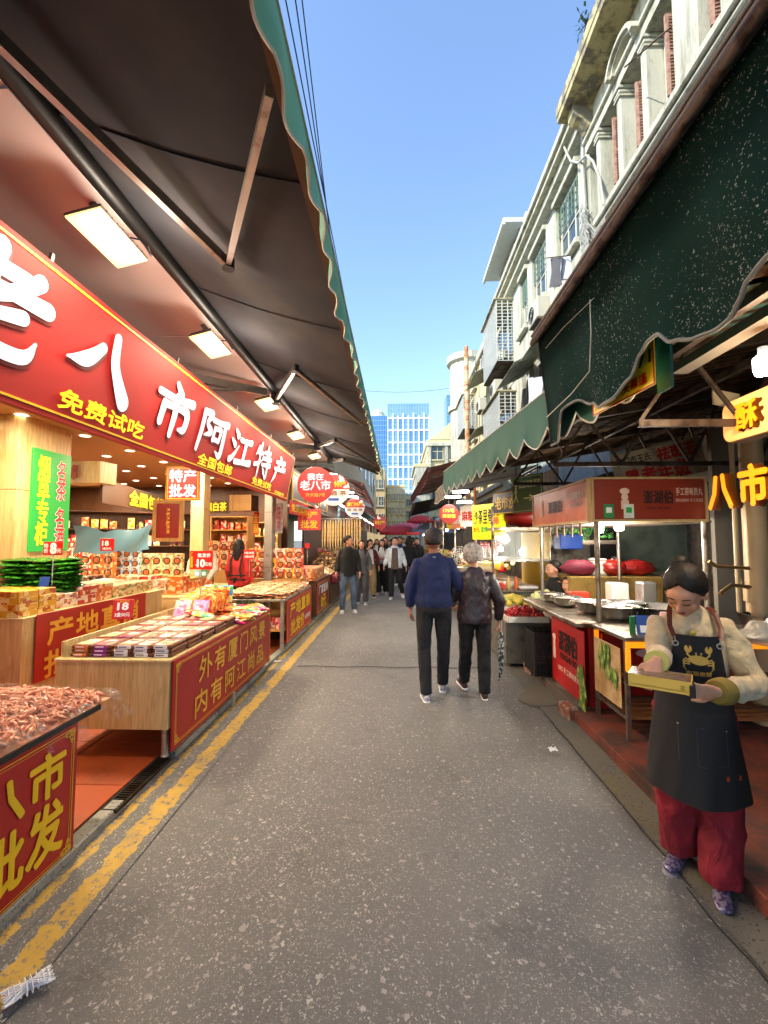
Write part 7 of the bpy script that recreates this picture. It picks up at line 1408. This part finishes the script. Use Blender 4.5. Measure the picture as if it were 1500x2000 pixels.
# street people facing the camera
JEAN = cloth_mat('blue_jeans', '#35465c', '#5f7389'); KHA = cloth_mat('khaki_trousers', '#8d7556'); WJ = cloth_mat('white_jacket', '#c3ccd2'); BRT = M('brown_shirt', '#554742', .8); MRN = cloth_mat('maroon_cardigan', '#541420'); CRM = cloth_mat('cream_sweater', '#c9c2b6'); GRC = M('grey_coat', '#4a4a4e', .85)
def street(label, px, py, H, rz, **k): c = A(px, py, Z=0); return person(label, (c.x, c.y, 0), R(rz), H, **k)
street('man in open black jacket and jeans looking back over the goods on the left', 680, 1196, 1.72, 8, top=BLKC, low=JEAN, shoes=WS, vox=.012, pose=dict(head=(0, R(62), 0), kn=((.12, -.03, .48), (.11, -.02, .48)), an=((.13, -.02, .085), (.14, .04, .085)), wr=((.27, -.04, .88), (.25, -.08, .88))), hem=.83, sleeve=1.15, leg=1.05, inner=M('black_tee', '#08080a', .9), waist=.165)
street('woman in grey coat half hidden behind the man in the black jacket', 706, 1180, 1.62, 0, top=GRC, low=M('grey_trousers', '#45464a', .85), shoes=GS, hair='long', vox=.015, leg=1.25, hem=.80)
street('woman in maroon cardigan and wide khaki trousers touching her face', 722, 1166, 1.64, 10, top=MRN, low=KHA, shoes=BLKC, hair='long', vox=.013, leg=1.45, hem=1.0, inner=M('white_top', '#c8c8c8', .8), pose=dict(head=(R(12), R(15), 0), el=((.24, -.10, 1.16), (.235, .03, 1.12)), wr=((.08, -.17, 1.44), (.27, -.04, .88))))
street('young woman in cream sweater and black skirt walking beside the man in white', 746, 1160, 1.64, -6, top=CRM, low=BLKC, shoes=GS, hair='long', vox=.013, leg=1.6, hem=.95, pose=dict(el=((.24, -.05, 1.12), (.22, -.06, 1.14)), wr=((.10, -.20, 1.16), (.10, -.20, 1.14)), an=((.10, -.08, .085), (.12, .08, .085))))
street('smiling man in a white jacket over a brown shirt striding towards the camera', 772, 1169, 1.70, -5, top=WJ, low=BLKC, shoes=WS, vox=.012, leg=1.15, hem=.84, sleeve=1.2, inner=BRT, waist=.175, pose=dict(kn=((.10, -.06, .48), (.13, -.05, .50)), an=((.10, -.10, .085), (.19, .12, .16)), toe=((.1, -1, 0), (.3, -1, -.3)), wr=((.30, -.06, .90), (.30, .02, .88))))
street('man with glasses in black seen over the shoulder of the man in the cap', 815, 1140, 1.70, 4, top=BLKC, low=CHAR, vox=.016, pose=dict(head=(0, R(-10), 0)))
for i, (px, H_, l, tm_, lm_, hr_, X_, Y_) in enumerate(((700, 1.66, 'far woman in a pale grey coat at the left of the crowd', CRM, GRC, 'long', -1.15, 13.0), (738, 1.72, 'far man in a dark coat behind the young woman', BLKC, CHAR, 'short', -.45, 15.2), (752, 1.70, 'far man in a pale jacket behind the white jacket', WJ, CHAR, 'short', -.15, 17.0), (790, 1.75, 'tall far figure in a long black coat', BLKC, BLKC, 'long', .35, 14.5), (778, 1.74, 'far man in navy in the middle of the crowd', NAVY, CHAR, 'short', .05, 16.0), (765, 1.6, 'far woman in maroon deep in the crowd', MRN, JEAN, 'long', -.4, 20.0))):
    person(l, (X_, Y_, 0), R(180 if i in (3,) else 10-7*i), H_, tm_, lm_, hair=hr_, vox=.02, amp=0, hands=False)
far_src = [o for o in COL.objects if o.name.startswith('person') and 'far ' in o.get('label', '')]
places = [(-.9, 18.5), (.6, 18.2), (.25, 21.5), (-.7, 22.5), (.85, 21), (-1.1, 24), (.1, 25.5), (.7, 26), (-.4, 27), (1.0, 29), (-.9, 30), (.4, 31), (-.2, 33.5), (.9, 34)]
for i, (x, y) in enumerate(places):
    sp = ['left of the lane', 'right of the lane', 'middle of the lane'][0 if x < -.3 else (1 if x > .5 else 2)]
    dup(far_src[i % len(far_src)], (x, y, 0), R(random.choice([0, 180])+random.uniform(-20, 20)), 'distant %s walker, %s, %s rank of the crowd' % (['pale coated', 'dark coated', 'pale jacketed', 'black coated', 'navy', 'maroon'][i % 6], sp, ['front', 'second', 'third', 'rear'][min(3, i//4)]), 'distant walkers')
# shopkeepers
p0 = A(395, 1100, Y=7.9); person('shop man in a cream top bending over the goods', (p0.x, 7.95, .05), R(20), 1.66, CRM, CHAR, vox=.014, pose=dict(head=(R(40), 0, 0), lean=R(10)), el_world=(None, (p0.x+.30, 7.75, 1.12)), wr_world=(None, (p0.x+.28, 7.45, .93)))
REDJ = cloth_mat('red_jacket', '#a8201c'); p1 = A(459, 1100, Y=7.7); w_ = person('shop woman seen from behind in a red top with a black apron harness', (p1.x, 7.9, .05), R(170), 1.58, REDJ, BLKC, hair='long', vox=.014, face=False, waist=.18)
g = G()
for s in (-1, 1): g.tube([w_[1]((s*.10, .05, 1.42)), w_[1]((s*.11, .125, 1.30)), w_[1]((s*.10, .148, 1.12)), w_[1]((s*.13, .145, .98))], (.004, .018), 6)
for z in (1.02, .94): g.tube([w_[1]((.19*math.sin(a), .150*math.cos(a), z)) for a in [-1.4+.28*j for j in range(11)]], (.012, .006), 6)
obj('apron_straps', g, BLKC, w_[0])
SEAT = dict(kn=((.12, -.42, .50), (.12, -.42, .50)), an=((.12, -.40, .09), (.12, -.40, .09)))
q0 = A(1083, 1128, Y=6.55); person('man in black sitting behind the food stall looking left', (q0.x, 6.6, -.34), R(-70), 1.66, BLKC, CHAR, vox=.015, pose=dict(SEAT, head=(0, R(-10), 0)))
q1 = A(1118, 1142, Y=6.2); person('woman with short black hair sitting behind the steel bowls', (q1.x, 6.35, -.45), R(-50), 1.56, M('dark_red_top', '#4a1820', .8), CHAR, vox=.015, pose=dict(SEAT, head=(0, 0, 0)))
# ---- the woman packing a box, right foreground
JK = N('cream_quilted_fleece'); JK.col(JK.mix(JK.noise(16, 5, .7), srgb('#b29a74'), srgb('#cdbb98'))); JK.set('Roughness', .85); JK.set('Sheen Weight', .3); vv = JK.n('TexVoronoi', i_Vector=JK.co(), i_Scale=26.0, feature='SMOOTH_F1').outputs[0]; JK.bump(JK.mix(.45, vv, JK.noise(22, 5, .7)), 1.0, .022); JK = JK.m
RT = cloth_mat('dark_red_corduroy', '#7c1022'); SIL = M('silver_purple_trainer', '#8f8aa0', .3, .35, scale=60, c2='#4d3f66', lo=.48, hi=.52)
wx_, wy_ = 1.455, 2.30; Wr = R(-22)
elw = (tuple(A(1290, 1280, Y=2.25)), tuple(A(1478, 1342, Y=2.12))); wrw = (tuple(A(1282, 1292, Y=1.98)), tuple(A(1398, 1352, Y=1.90)))
wm, UW_, HW, kw, iw, tpw, bdw = person('woman in cream fleece and black crab apron packing a small yellow box', (wx_, wy_, 0), Wr, 1.50, JK, RT, SIL, 'bun', None, .0085,
    dict(head=(R(36), R(-26), R(4)), kn=((.10, -.02, .48), (.11, -.02, .48)), an=((.075, .10, .085), (.07, -.10, .085)), toe=((.5, -1, 0), (-.15, -1, 0)), lean=R(3)), topn='fleece', hem=.80, sleeve=1.06, leg=1.55, waist=.145, el_world=elw, wr_world=wrw,
    handdir=((-.30, -.22, -.55), (-.9, -.25, .10)), palm=((-.2, .3, -1), (.1, .9, .2)), curl=.55, amp=.015, face=False, hands=True, hscale=1.17, sole=M('grey_sole', '#8d8a92', .5))
# face: lowered lids, brows, lips
g = G()
for s in (-1, 1): g.tube([HW @ V((s*.017, -.0935, 1.588)), HW @ V((s*.026, -.0955, 1.5845)), HW @ V((s*.036, -.0925, 1.585)), HW @ V((s*.046, -.084, 1.589))], [.0016, .0026, .0027, .0014], 5)
obj('eyelashes', g, HAIRB, bdw); g = G()
for s in (-1, 1): g.tube([HW @ V((s*.014, -.0935, 1.609)), HW @ V((s*.030, -.094, 1.615)), HW @ V((s*.048, -.082, 1.610))], [.0022, .0030, .0015], 5)
obj('eyebrows', g, M('soft_brow', '#2a1b18', .8), bdw); g = G(); g.sph((0, -.0885, 1.5335), (.021, .0062, .0048), 12, 6, 0, HW); g.sph((0, -.0875, 1.5255), (.017, .0075, .0058), 12, 6, 0, HW); obj('lips', g, LIP, bdw, True)
# cuffs
CUF = M('olive_cuff', '#7d6a2c', .9, bump=.3, bs=120); g = G()
Wl = iw @ V(wrw[1]); El = iw @ V(elw[1]); dl = (El-Wl).normalized(); g.tube([Wl+dl*.008, Wl+dl*.02, Wl+dl*.075, Wl+dl*.085], [.044, .052, .056, .050], 20); obj('cuff', g, CUF, tpw, True)
Wq = iw @ V(wrw[0]); Eq = iw @ V(elw[0]); dq = (Eq-Wq).normalized(); g = G(); g.tube([Wq+dq*.01, Wq+dq*.015, Wq+dq*.05], [.040, .045, .046], 20); obj('cuff', g, CUF, tpw, True); g = G(); g.tube([Wq+dq*.0, Wq+dq*.012], [.046, .047], 20); obj('cuff_trim', g, M('lime_trim', '#c4bd62', .7), tpw, True)
# apron
k_ = kw
def ap_r(z):
    t_ = max(0, min(1, (1.0-z)/.55)); return (.160+.008*math.sin(min(1, max(0, (z-1.0)/.2))*1.5)+.060*t_)*k_*1.10, (.152+.045*t_)*k_*1.12
def ap_pt(a, z, off=0):
    rx, ry = ap_r(z); f = 1+(.06*math.sin(a*5+z*4)+.03*math.sin(a*11-z*9))*max(0, (1.0-z)); p = V((rx*math.sin(a)*f, -ry*math.cos(a)*f-off, z*k_)); 
    if z > .93: p = (Mx.Translation((0, 0, .93*k_)) @ Mx.Rotation(R(3), 4, 'X') @ Mx.Translation((0, 0, -.93*k_))) @ p
    return p
def half(z): return 2.0 if z < .96 else (2.0-(z-.96)*14 if z < 1.04 else max(.62, .88-(z-1.04)*1.1))
AZ0, AZ1 = .50, 1.34
AP = M('black_apron', '#141317', .8, var=.2, bump=.15, bs=200); g = G()
def apf(u, v, o=0):
    z = AZ0+(AZ1-AZ0)*v; h_ = half(z); z2 = z-.03*math.cos((u-.5)*4)*(1-v)*1.2; return tuple(ap_pt((u-.5)*2*h_, z2 if v < .5 else z, .006+o))
g.grid(apf, 50, 60); g.grid(lambda u, v: apf(u, v, -.004), 50, 60); ap = obj('apron', g, AP, wm, True)
def onap(g0, off=.010):
    out = G(); out.f = g0.f; out.mi = g0.mi
    for x, y, z in g0.v:
        zz = z/k_; rx, ry = ap_r(zz); a = math.asin(max(-.99, min(.99, x/rx))); p = ap_pt(a, zz, off-y); out.v.append(tuple(p))
    return out
CG_ = M('gold_crab', '#c9a24c', .7, bump=.1); g = G(); cz = 1.215*k_
def disc2(g, cx, cz_, rx, rz_, a=0, n=24):
    vs = [(cx, 0, cz_)]+[(cx+rx*math.cos(q)*math.cos(a)-rz_*math.sin(q)*math.sin(a), 0, cz_+rx*math.cos(q)*math.sin(a)+rz_*math.sin(q)*math.cos(a)) for q in [6.2832*j/n for j in range(n)]]; g.add(vs, [(0, 1+j, 1+(j+1) % n) for j in range(n)])
def arc2(g, pts, w):
    m = len(pts); vs = []
    for j, (x, z) in enumerate(pts):
        x0, z0 = pts[max(0, j-1)]; x1, z1 = pts[min(m-1, j+1)]; dx, dz = x1-x0, z1-z0; L = math.hypot(dx, dz) or 1; ww = w[j]; vs += [(x-dz/L*ww, -.0004, z+dx/L*ww), (x+dz/L*ww, -.0004, z-dx/L*ww)]
    g.add(vs, [(2*j, 2*j+1, 2*j+3, 2*j+2) for j in range(m-1)])
disc2(g, 0, cz, .040, .022, -.12)
for s in (-1, 1):
    for j in range(3): arc2(g, [(s*.034, cz-.004-.008*j), (s*(.050+.002*j), cz+.004-.012*j), (s*(.060), cz-.008-.014*j), (s*(.058-.006*j), cz-.022-.015*j)], [.0035, .0032, .0026, .001])
    arc2(g, [(s*.030, cz+.012), (s*.043, cz+.024), (s*.042, cz+.036)], [.004, .004, .005]); c_ = (s*.040, cz+.050); n = 16
    pts = [(c_[0]+.015*math.cos(q), 0, c_[1]+.018*math.sin(q)) for q in [R(s*0+(110 if s > 0 else 110)+j*(320/n)) for j in range(n+1)]]; g.add([(c_[0]-s*.002, 0, c_[1]-.002)]+pts, [(0, 1+j, 2+j) for j in range(n)])
    arc2(g, [(s*.009, cz+.018), (s*.010, cz+.029)], [.0016, .0016]); disc2(g, s*.010, cz+.031, .0042, .0042)
obj('crab_print', onap(g), CG_, ap); g = G(); put(g, '市现做蟹', 0, 1.145*k_, .10, .020, 0, .03); obj('lettering', onap(g), CG_, ap)
g = G(); put(g, '━', .12, .62*k_, .062, .020, 0); obj('leather_tag', onap(g), M('orange_leather', '#a8401c', .5), ap)
SEAM = M('grey_seam', '#3a393f', .8)
def seam(pts, w=.0014): g = G(); arc2(g, pts, [w]*len(pts)); return g
g = G(); zt = .86*k_; zb = .68*k_
arc2(g, [(-.09, zt), (-.09, zb), (0, zb-.012), (.10, zb)], [.0014]*4); arc2(g, [(.10, zb), (.10, zt-.01), (.0, zt-.004), (-.09, zt)], [.0014]*4); arc2(g, [(-.02+.0, zt-.004), (-.02, zb-.01)], [.001]*2); obj('pocket_seam', onap(g, .009), SEAM, ap)
g = G()
for x, z in ((-.09, zt), (.10, zt-.01)): disc2(g, x, z, .004, .004)
obj('rivets', onap(g, .011), STEEL, ap)
LE = M('brown_leather_strap', '#5e2a1c', .45)
for s in (-1, 1):
    a_, z_ = s*.56, 1.292; c0 = ap_pt(a_, z_, .012); st_ = obj('strap', G().tube([c0+V((s*.004, -.002, .030)), UW_((s*.115, -.11, 1.375)), UW_((s*.105, -.05, 1.445)), UW_((s*.09, .02, 1.46))], (.003, .013), 6), LE, ap)
    g = G(); g.tube([c0+V((.011*math.cos(q), -.002, .011*math.sin(q))) for q in [6.2832*j/16 for j in range(17)]], .0035, 6); g.tube([c0+V((0, -.004, .008)), c0+V((s*.003, -.004, .034))], .003, 6); obj('ring', g, STEEL, st_, True)
tag(link('brooch', None), None) if False else None
g = G(); T = Mx.Translation(UW_((-.012, -.128, 1.345))) @ Mx.Rotation(R(90), 4, 'X'); g.lathe((0, 0, 0), [(0, .006), (.008, .005), (.013, .002), (.013, 0)], 16, 0, T); obj('badge', g, M('yellow_badge', '#b8a23a', .5), wm, True)
# box in her hands
bxp = thing('food_box', 'small yellow cardboard box with a clear lid held by the woman in the apron', 'box', tuple(A(1290, 1336, Y=1.93)), R(-34)); YC = M('yellow_card', '#dcb54e', .6, scale=3, bump=.05)
g = G(); g.box((0, 0, .002), (.22, .13, .004)); [g.box((s*.109, 0, .016), (.003, .13, .050)).box((0, s*.0635, .016), (.215, .003, .050)) for s in (-1, 1)]; obj('box_body', g, YC, bxp)
obj('lid_film', G().box((0, 0, .0425), (.216, .126, .0015)), glass('dark_lid', '#8a7668', .35, .12), bxp); obj('contents', G().box((0, 0, .018), (.20, .11, .034), ch=.004), M('box_contents', '#4a2e22', .5, scale=60, c2='#8a5a3a'), bxp); g = G(); put(g, '金', .06, 0, .018, .020); o = obj('stamp', g, M('stamp_ink', '#8a5a1c', .6), bxp); o.location = (.02, -.0655, .018)
# glove film on the working hand
GL = glass('glove_film', '#e8e0e4', .25, .2)
# fleece zipper side of the black phone in her left hand
tag(obj('phone', G().box((0, 0, 0), (.02, .075, .05), ch=.004), BLKM, loc=tuple(A(1352, 1347, Y=1.84)), rz=R(-30)), 'small black object gripped with the box in her left hand', 'phone')
